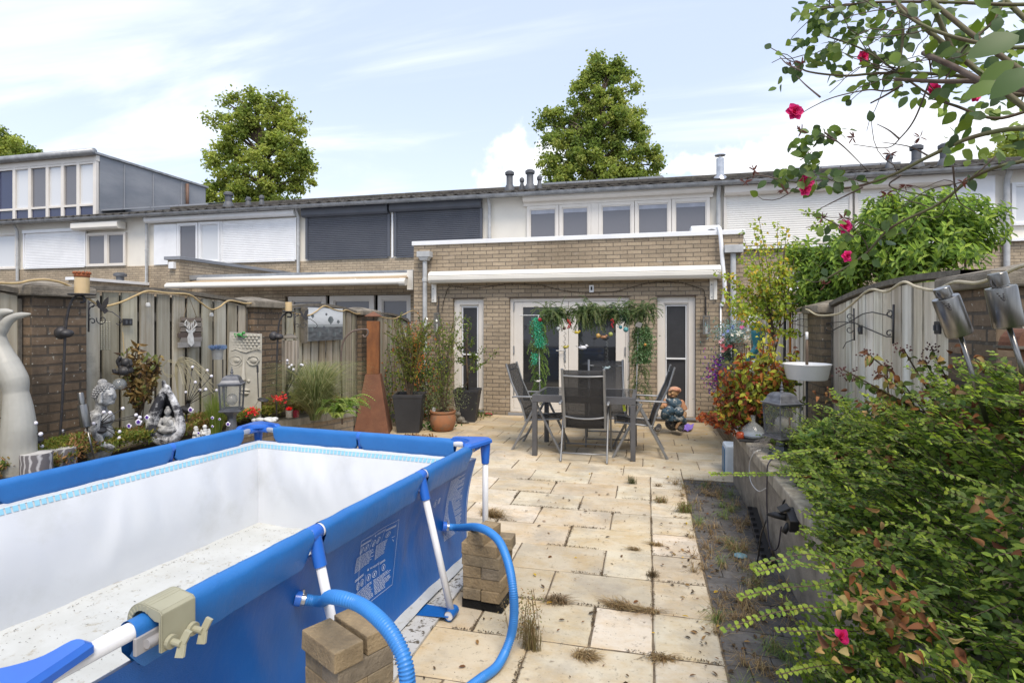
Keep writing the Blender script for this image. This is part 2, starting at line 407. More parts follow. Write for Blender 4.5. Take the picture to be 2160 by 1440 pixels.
def wall(mb,x0,x1,z0,z1,Y,th,holes=()):
    xs=sorted({x0,x1,*[h for q in holes for h in q[:2]]}); zs=sorted({z0,z1,*[h for q in holes for h in q[2:]]})
    for i in range(len(xs)-1):
        j=0
        while j<len(zs)-1:
            def hole(j): 
                cx=(xs[i]+xs[i+1])/2; cz=(zs[j]+zs[j+1])/2
                return any(a<cx<b and c_<cz<d for a,b,c_,d in holes)
            if hole(j): j+=1; continue
            k=j
            while k+1<len(zs)-1 and not hole(k+1): k+=1
            mb.bx(xs[i],xs[i+1],Y,Y+th,zs[j],zs[k+1]); j=k+1
def bars(x0,x1,z0,z1,Y,w,dp,mb=None,bot=None):
    mb=mb or MB(); bot=w if bot is None else bot
    mb.bx(x0,x0+w,Y,Y+dp,z0,z1); mb.bx(x1-w,x1,Y,Y+dp,z0,z1)
    mb.bx(x0+w,x1-w,Y,Y+dp,z1-w,z1); mb.bx(x0+w,x1-w,Y,Y+dp,z0,z0+bot); return mb
def window(parent,x0,x1,z0,z1,Y,w=.06,dp=.07,m=m_upvc,pm=m_paneup,name='window',blind=None,inner=.03):
    o=bars(x0,x1,z0,z1,Y,w,dp).build(name,m,parent,bevel=.004)
    if inner: bars(x0+w-.005,x1-w+.005,z0+w-.005,z1-w+.005,Y+.02,inner,dp-.03).build('sash',m,o,bevel=.003)
    k=w+inner-.01
    MB().bx(x0+k,x1-k,Y+dp-.02,Y+dp-.01,z0+k,z1-k).build('pane',pm,o)
    if blind: MB().bx(x0+k,x1-k,Y+dp-.027,Y+dp-.021,z1-k-blind,z1-k).build('blind',m_blind,o)
    return o
m_blind=mat('blind_cloth',(.42,.44,.50),.8)
def shutter(parent,x0,x1,z0,z1,Y,m,pitch=.05,name='roller_shutter'):
    mb=MB(); z=z0; vs=[];
    n=int((z1-z0)/pitch)
    pr=[]
    for i in range(n):
        b=z0+i*pitch
        q_=1.0 if m is m_dark else .5; pr+= [(b,.0),(b+pitch*.12,-.004*q_),(b+pitch*.3,-.010*q_),(b+pitch*.62,-.011*q_),(b+pitch*.85,-.004*q_),(b+pitch*.93,.004*q_)]
    pr.append((z1,0))
    vs=[(x,Y+dy,zz) for zz,dy in pr for x in (x0,x1)]
    mb.add(vs,[(2*i,2*i+1,2*i+3,2*i+2) for i in range(len(pr)-1)])
    return mb.build(name,m,parent)
def guide(parent,x0,x1,z0,z1,Y,m,w=.05):
    mb=MB(); 
    for x in (x0-w,x1): mb.bx(x,x+w,Y-.035,Y+.02,z0,z1)
    mb.bx(x0,x1,Y-.03,Y+.01,z0-.035,z0); return mb.build('guide_rail',m,parent,bevel=.003)
def shbox(parent,x0,x1,z0,z1,Y,m,dp=.18):
    return MB().prism([(x0,Y,z0),(x0,Y,z1),(x0,Y-dp+.05,z1),(x0,Y-dp,z1-.03),(x0,Y-dp,z0+.05),(x0,Y-dp+.05,z0)],(x1-x0,0,0)).build('shutter_box',m,parent,bevel=.006)
ZG=4.76; ZS=3.31; RS=math.tan(math.radians(14.2))
def roof(parent,x0,x1,y1=17.4,step=.34):
    mb=MB(); T=.30; nx=int((x1-x0)/T*8)+1; rows=int((y1-13.45)/step)
    vs=[];fs=[]
    for r in range(rows):
        ya=13.45+r*step; yb=ya+step+.04
        base=len(vs)
        for (yy,dz) in ((ya,0.0),(ya+.001,.028),(yb,.006)):
            for i in range(nx+1):
                x=x0+(x1-x0)*i/nx; w=math.sin(2*pi*x/T); h=.028*(w if w>-.3 else -.3-.3*(w+.3))
                vs.append((x,yy+R.uniform(-.006,.006)*(dz==.028),ZG+.06+(yy-13.45)*RS+h+dz+.004*noise.noise(V((x*.8,r,0)))))
        for k in range(2):
            for i in range(nx): a=base+k*(nx+1)+i; fs.append((a,a+1,a+nx+2,a+nx+1))
    mb.add(vs,fs)
    zr=ZG+.06+(y1-13.45)*RS
    mb.tube([(x0,y1-.02,zr+.02),(x1,y1-.02,zr+.02)],.11,10)
    mb.add([(x0,y1,zr),(x1,y1,zr),(x1,y1+4.4,ZG),(x0,y1+4.4,ZG)],[(0,1,2,3)])
    return mb.build('roof',m_tile,parent)
def gutter(parent,x0,x1):
    mb=MB(); r=.075; c=(13.42,ZG+.02); pr=[(c[0]+r*math.cos(a),c[1]+r*math.sin(a)) for a in [pi+pi*i/10 for i in range(11)]]
    pr=[(pr[0][0]-.012,pr[0][1]+.004)]+pr
    q=[(y,z) for y,z in pr]+[(y*1.0+(.006 if y<c[0] else -.006),z+.006) for y,z in reversed(pr)]
    mb.prism([(x0,y,z) for y,z in q],(x1-x0,0,0))
    x=x0+.3
    while x<x1-.1:
        mb.tube([(x,c[0]+(r+.006)*math.cos(a),c[1]+(r+.006)*math.sin(a)) for a in [pi+pi*i/8 for i in range(9)]],.008,5); x+=.62
    return mb.build('gutter',m_zinc,parent)
def downpipe(parent,x,Y,z0,z1,r=.042,m=None,foot=None):
    pts=[(x,Y-.16,z1),(x,Y-.15,z1-.08),(x,Y-.07,z1-.2),(x,Y-.06,z1-.28),(x,Y-.06,z0)]
    if foot: pts+=[V(pts[-1])+V(f) for f in foot]
    mb=MB().tube(pts,r,12)
    for z in (z1-1.0,): mb.lathe([(r+.008,-.02),(r+.008,.02)],(x,Y-.06,z),12)
    return mb.build('downpipe',m or m_pipe,parent,smooth=True,angle=40)
XS=[-25.2,-19.63,-14.55,-9.41,-4.02,1.56,7.22,13.2]
def house(i,label,backbrick=m_brkback,holes=()):
    x0,x1=XS[i],XS[i+1]
    h=empty('terraced_house',((x0+x1)/2,YB,0),label,'house','terraced houses in one row')
    mb=MB(); wall(mb,x0,x1,-.03,ZS,YB,.3,holes); mb.build('brick_wall',backbrick,h)
    MB().bx(x0,x1,YB+.04,YB+.3,ZS,ZG+.02).build('upper_cladding',m_cream,h)
    roof(h,x0,x1); gutter(h,x0,x1)
    return h
PX=lambda x: FX(x,YB)
# house 0, far left, with the dormer
h=house(0,'leftmost terraced house under a zinc clad roof dormer with navy panels')
DY=14.4; X1=FX(203,DY); X0=-26.0; Y2=19.0; ZT=7.15; ZB=4.9
mb=MB(); mb.bx(X0,X1,DY+.12,Y2,ZB,ZT-.12); d=mb.build('dormer',m_zincp,h)
mb=MB()
for yy in (DY+1.0,DY+2.15,DY+3.4): mb.tube([(X1+.01,yy,ZB),(X1+.01,yy,ZT-.15)],.022,6)
mb.build('standing_seam',m_zincp,d)
MB().tube([(X1+.08,Y2-1.0,ZB+.9),(X1+.08,Y2-1.0,ZT-.2)],.06,10).build('brown_pipe',mat('brown_pipe',(.16,.09,.06),.6),d,smooth=True)
MB().bx(X0,X1+.06,DY-.1,Y2+.1,ZT-.12,ZT-.04).build('flat_roof',m_zinc,d,bevel=.01)
MB().tube([(X0,DY-.12,ZT-.06),(X1+.06,DY-.12,ZT-.06)],.11,12).build('roof_edge',m_zinc,d,smooth=True)
DX=lambda x: FX(x,DY)
zt=FZ(190,345,DY); zm=FZ(190,432,DY); zb=ZB+.1
MB().bx(X0,X1,DY,DY+.12,ZT-.32,ZT-.125).build('fascia',m_upvc,d,bevel=.005)
xs=[DX(a) for a in (-76,-40,-8,29,62,99,131,164,199)]
mb=MB()
for x in xs: mb.bx(x-.06,x+.06,DY,DY+.1,zb-.1,ZT-.32)
for k in range(len(xs)-1):
    for z in (zb-.1,zm-.03,zt): mb.bx(xs[k]+.06,xs[k+1]-.06,DY+.004,DY+.1,z,z+.07)
mb.build('window_frame',m_upvc,d,bevel=.004)
for k in range(len(xs)-1):
    pm=m_panenavy if k<3 else (m_paneup if k in (4,6) else m_panewhite)
    MB().bx(xs[k]+.06,xs[k+1]-.06,DY+.06,DY+.075,zm+.04,zt).build('pane',pm,d)
    MB().bx(xs[k]+.06,xs[k+1]-.06,DY+.05,DY+.065,zb-.03,zm-.03).build('lower_panel',m_panenavy,d)
window(h,PX(-30),PX(36),ZS+.02,FZ(20,492,YB),YB-.03,pm=m_panewhite)
downpipe(h,PX(41),YB,2.2,ZG)
# house 1
h=house(1,'terraced house with closed white shutter beside a small two pane window')
sx0,sx1=PX(54),PX(181); zt=FZ(120,490,YB)
shutter(h,sx0,sx1,ZS+.05,zt,YB-.02,m_white); guide(h,sx0,sx1,ZS+.04,zt,YB-.02,m_white,.04)
MB().bx(sx0-.05,sx1+.05,YB-.08,YB+.03,zt,zt+.1).build('shutter_case',m_white,h,bevel=.005)
shbox(h,PX(169),PX(266),FZ(200,487,YB),FZ(200,473,YB)+.02,YB-.01,m_awn,.3)
window(h,PX(184),PX(226),ZS+.02,FZ(230,491,YB),YB-.05,pm=m_paneup); window(h,PX(226),PX(266),ZS+.02,FZ(230,491,YB),YB-.05,pm=m_paneup)
downpipe(h,PX(313),YB,FZ(313,595,YB),ZG,foot=[(-.15,-.05,-.06),(-.9,-.06,-.06)])
# extension side wall with white trim + pipe
mb=MB(); mb.bx(-14.85,-14.55,11.6,YB-.005,0,2.72); w=mb.build('side_wall',m_brkback,h)
MB().bx(-14.9,-14.5,11.55,YB-.01,2.72,2.80).build('wall_cap',m_white,h,bevel=.005)
MB().lathe([(.10,0),(.10,.12),(.17,.14),(.17,.2),(.1,.24)],(-14.75,13.0,2.8),14).build('roof_vent',m_vent,h,smooth=True,angle=40)
# house 2
h=house(2,'terraced house with one closed white shutter and a narrow white panel')
shbox(h,PX(315),PX(628),FZ(470,460,YB)-.06,FZ(470,460,YB)+.12,YB-.01,m_white,.2)
zt=FZ(470,467,YB)
MB().bx(PX(326),PX(374),YB-.03,YB+.035,ZS+.01,zt).build('white_panel',m_white,h,bevel=.01)
window(h,PX(376),PX(419),ZS+.02,zt,YB-.05,m=m_white,pm=m_paneup); window(h,PX(421),PX(466),ZS+.02,zt,YB-.05,m=m_white,pm=m_panewhite)
sx0,sx1=PX(470),PX(624); shutter(h,sx0,sx1,ZS+.05,zt,YB-.02,m_white); guide(h,sx0,sx1,ZS+.04,zt,YB-.02,m_white,.04)
downpipe(h,PX(632),YB,FZ(632,575,YB),ZG,foot=[(-.08,-.02,-.08),(-.25,-.03,-.12)])
mb=MB(); mb.bx(-9.72,-9.42,9.65,YB-.005,0,2.9); mb.build('side_wall',m_brkback,h)
MB().bx(-9.77,-9.37,9.6,YB-.01,2.9,2.97).build('wall_cap',m_zincp,h,bevel=.005)
MB().box((-9.57,9.62,2.78),(.12,.1,.14)).build('floodlight',m_white,h,bevel=.01)
# house 3 dark shutters
h=house(3,'terraced house with two wide closed anthracite shutters')
for a,b,ya,yb,xa,xb in ((642,822,446,456,651,819),(826,1018,434,444,838,1013)):
    x=(a+b)/2; zt=FZ(x,yb,YB)
    shbox(h,PX(a),PX(b),zt,zt+.26,YB-.01,m_dark,.16); shutter(h,PX(xa),PX(xb),ZS+.06,zt,YB-.02,m_dark); guide(h,PX(xa),PX(xb),ZS+.05,zt,YB-.02,m_dark,.07)
MB().bx(PX(825)+.02,PX(834)-.06,YB-.02,YB+.035,ZS+.02,zt).build('mullion',m_white,h)
downpipe(h,PX(1034),YB,2.6,ZG)
YN=9.95
MB_=MB(); z0=.25
zt=FZ(740,622,YN)
mb=MB(); wall(mb,-9.40,-4.30,-.03,2.5,YN,.25,[(FX(600,YN),FX(866,YN),.1,zt)]); mb.build('extension_wall',m_brkback,h)
MB().bx(-9.42,-4.1,YN-.05,YB-.01,2.5,2.6).build('extension_roof',m_zinc,h)
for a,b in ((604,684),(692,786),(794,866)):
    o=window(h,FX(a,YN),FX(b,YN),.12,zt-.01,YN+.05,w=.09,m=m_upvc,pm=m_paneup,name='patio_window')
# ---- own house
h=house(4,'brick house facing the patio with a flat roofed extension and cream patio doors')
zt=FZ(1300,420,YB)
shbox(h,PX(1106),PX(1504),FZ(1300,419,YB),FZ(1300,399,YB),YB-.01,m_upvc,.22)
zw=FZ(1300,436,YB)
for a,b in ((1112,1179),(1180,1247),(1263,1338),(1339,1416),(1417,1497)):
    window(h,PX(a),PX(b),2.99,zt-.08,YB-.05,w=.075,pm=m_paneup,blind=.1)
MB().bx(PX(1247)+.003,PX(1263)-.003,YB-.05,YB+.035,2.99,zt-.08).build('mullion',m_upvc,h)
MB().bx(PX(1105),PX(1503),YB-.06,YB+.035,zt-.08+.003,zt+.03).build('head_rail',m_upvc,h)
downpipe(h,PX(1515),YB,3.0,ZG,r=.05,m=m_pipe)
# extension
EX0=FX(873,YF); EX1=FX(1568,YF); ZP=2.98
def q(x,y): return FX(x,YF),FZ(x,y,YF)
D0,D1=FX(1074,YF),FX(1328,YF); ZD=FZ(1200,627,YF)
A0,A1=FX(955,YF),FX(1020,YF); B0,B1=FX(1386,YF),FX(1468,YF)
mb=MB(); wall(mb,EX0,EX1,-.03,ZP,YF,.3,[(D0,D1,.05,ZD),(A0,A1,.07,ZD),(B0,B1,.07,ZD)])
mb.bx(EX0,EX0+.3,YF+.303,YB-.005,-.03,ZP); mb.bx(EX1-.3,EX1,YF+.303,YB-.005,-.03,ZP)
mb.build('extension_wall',m_brk,h)
# soldier lintel band under awning, slightly proud
MB().bx(EX0+.3,EX1-.3,YF+.31,YB-.01,ZP-.25,ZP-.15).build('flat_roof',m_zinc,h)
mb=MB(); mb.bx(EX0-.03,EX1+.03,YF-.03,YF+.2,ZP,ZP+.075); mb.build('parapet_trim',m_white,h,bevel=.006)
MB().bx(EX0-.03,EX0+.2,YF+.203,YB-.01,ZP,ZP+.072).build('parapet_trim',m_white,h,bevel=.006)
MB().bx(EX1-.2,EX1+.03,YF+.203,YB-.01,ZP,ZP+.072).build('parapet_trim',m_white,h,bevel=.006)
mb=MB(); 
for a,b in ((D0,D1),(A0,A1),(B0,B1)): mb.bx(a-.03,b+.03,YF-.004,YF+.1,ZD+.002,ZD+.016)
mb.build('lintel',mat('lintel_steel',(.10,.075,.06),.8),h)
def narrow(x0,x1,gx0,gx1,zmid):
    o=bars(x0+.004,x1-.004,.07,ZD-.004,YF+.07,.105,.1,bot=.12).build('window',m_upvc,h,bevel=.004)
    bars(x0+.1,x1-.1,.185,ZD-.105,YF+.095,.03,.06).build('sash',m_upvc,o,bevel=.003)
    bars(x0+.135,x1-.135,.22,ZD-.14,YF+.11,.018,.04).build('screen_frame',m_white,o,bevel=.002)
    MB().bx(x0+.14,x1-.14,YF+.105,YF+.14,zmid-.012,zmid+.012).build('screen_rail',m_white,o)
    MB().bx(x0+.14,x1-.14,YF+.14,YF+.15,.22,ZD-.14).build('pane',m_screen,o)
    MB().bx(x0-.01,x1+.01,YF-.02,YF+.12,.03,.066).build('sill',m_zincp,o,bevel=.004)
m_screen=mat('insect_screen',(.045,.045,.048),.35,spec=.4)
narrow(A0,A1,0,0,FZ(990,748,YF)); narrow(B0,B1,0,0,FZ(1430,757,YF))
# double doors
fo=bars(D0+.004,D1-.004,.05,ZD-.004,YF+.06,.06,.12,bot=.05).build('door_frame',m_upvc,h,bevel=.004)
MB().bx(D0-.01,D1+.01,YF-.03,YF+.055,.0,.045).build('threshold',m_zincp,fo)
DM=(D0+D1)/2
zg=FZ(1200,647,YF); zgb=.24
for s,(x0,x1) in enumerate(((D0+.067,DM-.003),(DM+.003,D1-.067))):
    dr=MB(); sw=.16
    dr.bx(x0,x0+sw,YF+.07,YF+.13,.105,ZD-.068); dr.bx(x1-sw,x1,YF+.07,YF+.13,.105,ZD-.068)
    dr.bx(x0+sw,x1-sw,YF+.07,YF+.13,zg,ZD-.068); dr.bx(x0+sw,x1-sw,YF+.07,YF+.13,.105,zgb)
    do=dr.build('patio_door',m_upvc,h,bevel=.004)
    MB().bx(x0+sw-.005,x1-sw+.005,YF+.105,YF+.115,zgb-.005,zg+.005).build('pane',m_pane,do)
    hx=x0+.004 if s==0 else x1-.004
    mb=MB()
    for z in (.35,1.05,1.8): mb.tube([(hx,YF+.055,z),(hx,YF+.055,z+.14)],.012,8)
    mb.build('hinge',m_zinc,do)
    if s==0:
        mb=MB().bx(x1-.075,x1-.04,YF+.058,YF+.07,.92,1.18); mb.tube([(x1-.057,YF+.07,1.12),(x1-.057,YF+.02,1.12),(x1-.20,YF+.015,1.12)],.010,8)
        mb.build('door_handle',mat('brushed_metal',(.55,.55,.54),.3,.8),do,bevel=.002)
# rain pipes of the extension
mb=MB(); x=FX(900,YF)
mb.box((x,YF-.09,FZ(900,538,YF)),(.24,.17,.10)); mb.box((x,YF-.09,FZ(900,538,YF)-.08),(.13,.12,.06),tx=1.5,ty=1.3)
mb.tube([(x,YF-.08,FZ(900,548,YF)),(x,YF-.08,0)],.04,12); mb.lathe([(.05,-.03),(.05,.03)],(x,YF-.08,2.35),12)
mb.build('downpipe',m_pipe,h,bevel=.004)
mb=MB(); x=FX(1545,YF)
mb.box((x,YF-.09,FZ(1545,527,YF)),(.27,.17,.12)); mb.tube([(x,YF-.08,FZ(1545,535,YF)),(x,YF-.08,.1)],.042,12)
mb.build('downpipe',m_pipe,h,bevel=.004)
mb=MB(); x=FX(1517,YF)
mb.tube(bez([(x,YF+.15,ZP+.13),(x,YF-.03,ZP+.10),(x+.01,YF-.1,ZP-.05),(x+.04,YF-.1,ZP-.45),(x+.07,YF-.1,2.15),(x+.06,YF-.05,1.95),(x+.03,YF-.03,1.85)],6),.032,10)
mb.tube([(x+.02,YF-.03,1.9),(x+.02,YF-.03,.4)],.012,8); mb.build('condensate_pipe',m_white,h,smooth=True)
# wall lamp sensor
mb=MB().box((FX(1248,YF),YF-.015,FZ(1248,609,YF)),(.075,.03,.12)); o=mb.build('sensor',m_white,h,bevel=.004)
MB().box((FX(1248,YF),YF-.032,FZ(1248,609,YF)+.005),(.03,.006,.06)).build('sensor_eye',m_black,o)
# house 5
h=house(5,'terraced house with two wide closed cream shutters right of the patio house',holes=[(PX(1640),PX(1760),2.3,2.75)])
zt=FZ(1760,402,YB)
shbox(h,PX(1526),PX(2004),zt-.02,zt+.22,YB-.01,m_upvc,.2)
ZS5=3.36
m_cshut=mat('cream_shutter',(.76,.75,.71),.45,col2=(.70,.69,.65),scale=2)
for a,b in ((1532,1790),(1808,1990)):
    shutter(h,PX(a),PX(b),ZS5+.05,zt-.02,YB-.02,m_cshut); guide(h,PX(a),PX(b),ZS5+.04,zt-.02,YB-.02,m_upvc,.06)
MB().bx(PX(2004),PX(2098),YB-.03,YB+.035,ZS+.02,zt+.15).build('white_panel',m_white,h,bevel=.01)
mb=MB().bx(PX(1526),PX(2098),YB-.12,YB+.035,ZS-.04,ZS+.015); mb.build('sill',m_white,h,bevel=.005)
window(h,PX(1640)+.005,PX(1760)-.005,2.305,2.745,YB+.05,m=m_white,pm=m_paneup)
downpipe(h,PX(2120),YB,2.2,ZG,r=.055)
h=house(6,'rightmost terraced house, only its window edge seen past the climber')
window(h,PX(2133),PX(2200),ZS+.3,FZ(2150,385,YB),YB-.03,m=m_white,pm=m_panewhite)
MB().bx(PX(2128),PX(2230),YB-.1,YB+.03,ZS-.03,ZS+.02).build('sill',m_white,h)

# ---- things on the roofs
def zroof(y): return ZG+.06+(y-13.45)*RS
def vent(px,pytop,pybot,Y,label,wpx,m=m_vent):
    x=FX(px,Y); zt=FZ(px,pytop,Y); zb=zroof(Y)-.05; r=wpx/2*(Y/ray(px,600).y)/FPX
    o=empty('roof_vent',(x,Y,zb),label,'roof vent','dark roof vents')
    mb=MB().lathe([(r*1.25,0),(r*1.25,.06),(r*.85,.22),(r*.72,.24),(r*.72,zt-zb-.13)],(x,Y,zb),16); mb.build('vent_pipe',m,o,smooth=True,angle=40)
    MB().lathe([(r*.72,-.13),(r*1.0,-.11),(r*1.02,-.04),(r*.6,0),(0.01,.01)],(x,Y,zt),16).build('vent_cap',m,o,smooth=True,angle=40)
vent(1075,361,398,15.2,'fatter dark roof vent, leftmost of the four over the cream wall panel',19)
vent(1101,375,397,15.4,'short thin roof vent between the two fat ones',10)
vent(1118,358,396,15.2,'tallest dark roof vent with a pale collar, near the middle tree',20)
vent(1138,371,396,15.4,'thin roof vent against the middle tree, beside the solar panels',11)
vent(482,405,440,15.0,'fattest dark roof vent in front of the left tree',19)
vent(524,416,434,15.4,'thin roof vent, middle of the three before the left tree',11)
vent(552,412,432,15.4,'thin roof vent, rightmost of the three before the left tree',10)
vent(1876,325,360,15.0,'small dark roof vent among the rose twigs',14)
vent(1933,306,352,14.8,'fat dark roof vent behind rose twigs, left of its twin',25)
vent(1993,303,349,14.8,'fat dark roof vent behind rose twigs, right of its twin',25)
x=FX(1519,14.6); zb=zroof(14.6)-.05; zt=FZ(1519,326,14.6)
o=empty('metal_flue',(x,14.6,zb),'shiny steel chimney flue with a flat cap above the roof','flue')
m_steel=mat('bright_steel',(.62,.62,.62),.28,.9,col2=(.45,.45,.46),scale=8)
MB().lathe([(.2,0),(.2,.03),(.13,.14),(.09,.15),(.09,zt-zb-.1)],(x,14.6,zb),16).build('flue_pipe',m_steel,o,smooth=True,angle=40)
MB().lathe([(.03,-.1),(.03,-.03),(.13,-.03),(.13,-.01),(.02,.02)],(x,14.6,zt),16).build('flue_cap',m_steel,o,smooth=True,angle=40)
def solar(px0,px1,Y,label,n,run=1.0):
    x0,x1=FX(px0,Y),FX(px1,Y); z=zroof(Y)
    o=empty('solar_panel_row',((x0+x1)/2,Y,z),label,'solar panels','solar panel rows on the roof')
    w=(x1-x0)/n
    for i in range(n):
        a=x0+i*w
        M=MB().prism([(a+.01,Y,z+.14),(a+w-.01,Y,z+.14),(a+w-.01,Y+run,z+.14+run*RS+.02),(a+.01,Y+run,z+.14+run*RS+.02)],(0,0,.035))
        M.build('solar_panel',m_solar,o)
        MB().bx(a+.01,a+w-.01,Y-.03,Y-.002,z+.13,z+.18).build('panel_frame',m_zincp,o)
m_solar=mat('solar_glass',(.012,.014,.025),.15)
solar(1146,1400,15.6,'row of thin solar panels above the grey gutter in front of the middle tree',5)
solar(150,440,14.6,'dark solar panel row at the foot of the zinc dormer',5)
solar(1690,1900,15.3,'dark solar panel row right of the steel flue',5)
# ---- awnings
ya=YF-.02; x0,x1=FX(905,YF-.2),FX(1520,YF-.2)
o=empty('awning',((x0+x1)/2,YF-.13,2.35),'closed cream cassette awning above the patio doors','awning')
zt=FZ(1200,565,YF-.2); zb=FZ(1200,593,YF-.2)
pr=[(0,zt),( -.10,zt+.004),(-.19,zt-.02),(-.235,zt-.07),(-.24,zt-.085),(-.225,zt-.09),(-.24,zt-.10),(-.235,zb+.06),(-.20,zb+.015),(-.14,zb),(0,zb+.01)]
MB().prism([(x0+.015,YF-.005+a,b) for a,b in pr],(x1-x0-.03,0,0)).build('cassette',m_awn,o,bevel=.004)
for xx in (x0,x1-.018): MB().prism([(xx,YF-.005+a*1.04,zb-.01+(b-zb)*1.06) for a,b in pr],(.018,0,0)).build('end_cap',m_awn,o)
for a,b in ((911,922),(1497,1512)):
    xa,xb=FX(a,YF),FX(b,YF); mb=MB().bx(xa,xb,YF-.02,YF-.003,zb-.32,zb+.02); mb.bx(xa+(xb-xa)*.55,xb,YF-.05,YF-.02,zb-.32,zb+.0)
    bk=mb.build('wall_bracket',m_awn,o,bevel=.002)
    mb=MB()
    for z in (zb-.28,zb-.08): mb.lathe([(.009,-.0),(.006,.006)],(xa+.03,YF-.02,z),8,M=Matrix.Rotation(pi/2,3,'X'))
    mb.build('bolt',m_vent,bk)
o=empty('awning',(-6.8,9.7,2.4),'old folding arm awning with open cream bars over the neighbouring windows','awning')
Y=9.6
xL,xR=FX(372,Y),FX(872,Y)
mb=MB().tube([(xL,Y-.25,2.33),(xR-.1,Y-.25,2.33)],.05,14); mb.bx(xL,xR-.1,Y-.26,Y-.2,2.36,2.40); mb.build('front_bar',m_awn,o,smooth=True,angle=40)
MB().tube([(xL+.35,Y+.2,2.49),(xR,Y+.2,2.49)],.045,14).build('roller_tube',m_awn,o,smooth=True)
MB().prism([(xL+.4,Y+.16,2.45),(xR-.1,Y+.16,2.45),(xR-.1,Y-.2,2.39),(xL+.4,Y-.2,2.39)],(0,0,.02)).build('awning_cloth',mat('tan_cloth',(.42,.30,.17),.9),o)
mb=MB()
for a,b in ((.15,.45),(.55,.8)): mb.beam((xL+(xR-xL)*a,Y+.1,2.42),(xL+(xR-xL)*b,Y-.18,2.40),.05,.03)
mb.build('folding_arm',m_awn,o)
mb=MB().bx(xR-.12,xR,Y-.02,Y+.3,2.2,2.56); mb.bx(xR-.06,xR,Y+.26,Y+.34,.1,2.6); mb.lathe([(.07,-.06),(.07,.06)],(xR-.1,Y-.24,2.33),14,M=Matrix.Rotation(pi/2,3,'Y')); mb.build('end_bracket',m_awn,o,bevel=.004)
# air conditioning unit on the flat roof
xa,xb=FX(1457,12.3),FX(1492,12.3)
o=empty('air_conditioner',((xa+xb)/2,12.5,2.83),'small white air conditioning unit on the flat roof by the last upper window','air conditioner')
zt=FZ(1475,476,12.3)
MB().bx(xa,xb+.25,12.3,12.65,2.9,zt).build('casing',m_white,o,bevel=.02)
MB().lathe([(.13,0),(.14,.01),(.13,.02)],(xb+.08,12.29,zt-.22),18,M=Matrix.Rotation(pi/2,3,'X')).build('fan_grille',m_vent,o)
MB().bx(xa+.08,xa+.22,12.285,12.298,zt-.16,zt-.12).build('badge',m_vent,o)
MB().bx(xa,xb+.2,12.35,12.6,2.83,2.9).build('foot_rail',m_vent,o)
# ================================================================= LEFT SIDE: fence, piers, raised bed
XL=-4.1; XR=1.5
m_pier=brick('brick_weathered',(.29,.20,.125),(.19,.135,.088),(.115,.095,.075),(.06,.047,.034),.75,dlo=.40,dhi=.66,lich=(.42,.40,.34),dsc=1.6,mo=.009)
m_pierR=brick('brick_mossy',(.30,.225,.14),(.225,.17,.105),(.16,.135,.10),(.085,.07,.048),.75,dlo=.42,dhi=.7,lich=(.48,.45,.38),dsc=1.6,mo=.009)
m_conc=mat('old_concrete',(.27,.235,.185),.92,col2=(.15,.13,.10),scale=9,bmp=.6,bscale=70,dirt=(.075,.062,.045),dscale=4,dlo=.52,dhi=.7)
m_wood=mat('weathered_board',(.3,.3,.3),.85,attr=True,col2=(.60,.56,.50),scale=14,sc=(1,1,.06),bmp=.35,bscale=60,dirt=(.10,.085,.06),dscale=2.4,dlo=.60,dhi=.85)
m_rail=mat('weathered_rail',(.17,.15,.12),.9,col2=(.10,.088,.07),scale=20,bmp=.4)
def pier(y0,y1,X,side,zt,label,m,th=.40,grp='brick piers between the fence panels'):
    x0,x1=(X-th,X) if side<0 else (X,X+th)
    o=empty('brick_pier',((x0+x1)/2,(y0+y1)/2,0),label,'brick pier',grp)
    MB().bx(x0,x1,y0,y1,-.03,zt-.16).build('brickwork',m,o,bevel=.006)
    e=.045; cx,cy=(x0+x1)/2,(y0+y1)/2
    mb=MB(); mb.box((cx,cy,zt-.125),(x1-x0+2*e,y1-y0+2*e,.07)); mb.box((cx,cy,zt-.0625),(x1-x0+2*e,y1-y0+2*e,.055),tx=.2,ty=.2)
    mb.build('concrete_cap',m_conc,o,bevel=.012); return o
pier(2.95,3.34,XL,-1,1.93,'nearest left brick pier behind the whale tail sculpture',m_pier)
pier(5.18,5.66,XL,-1,1.91,'left brick pier behind the carved face panel',m_pier,.48)
pier(7.50,8.0,XL,-1,1.86,'left brick pier behind the rusty garden chimney',m_pier)
pier(2.91,3.32,XR,1,1.90,'nearest right brick pier behind the two steel torches',m_pier,.6)
pier(5.475,5.9,XR,1,1.83,'right brick pier behind the hanging white basin',m_pierR,.35)
WC=[(.34,.315,.25),(.30,.275,.22),(.38,.35,.285),(.27,.25,.20),(.33,.32,.26),(.29,.255,.19)]
WR=[(.54,.51,.44),(.47,.44,.37),(.58,.55,.48),(.50,.46,.38)]
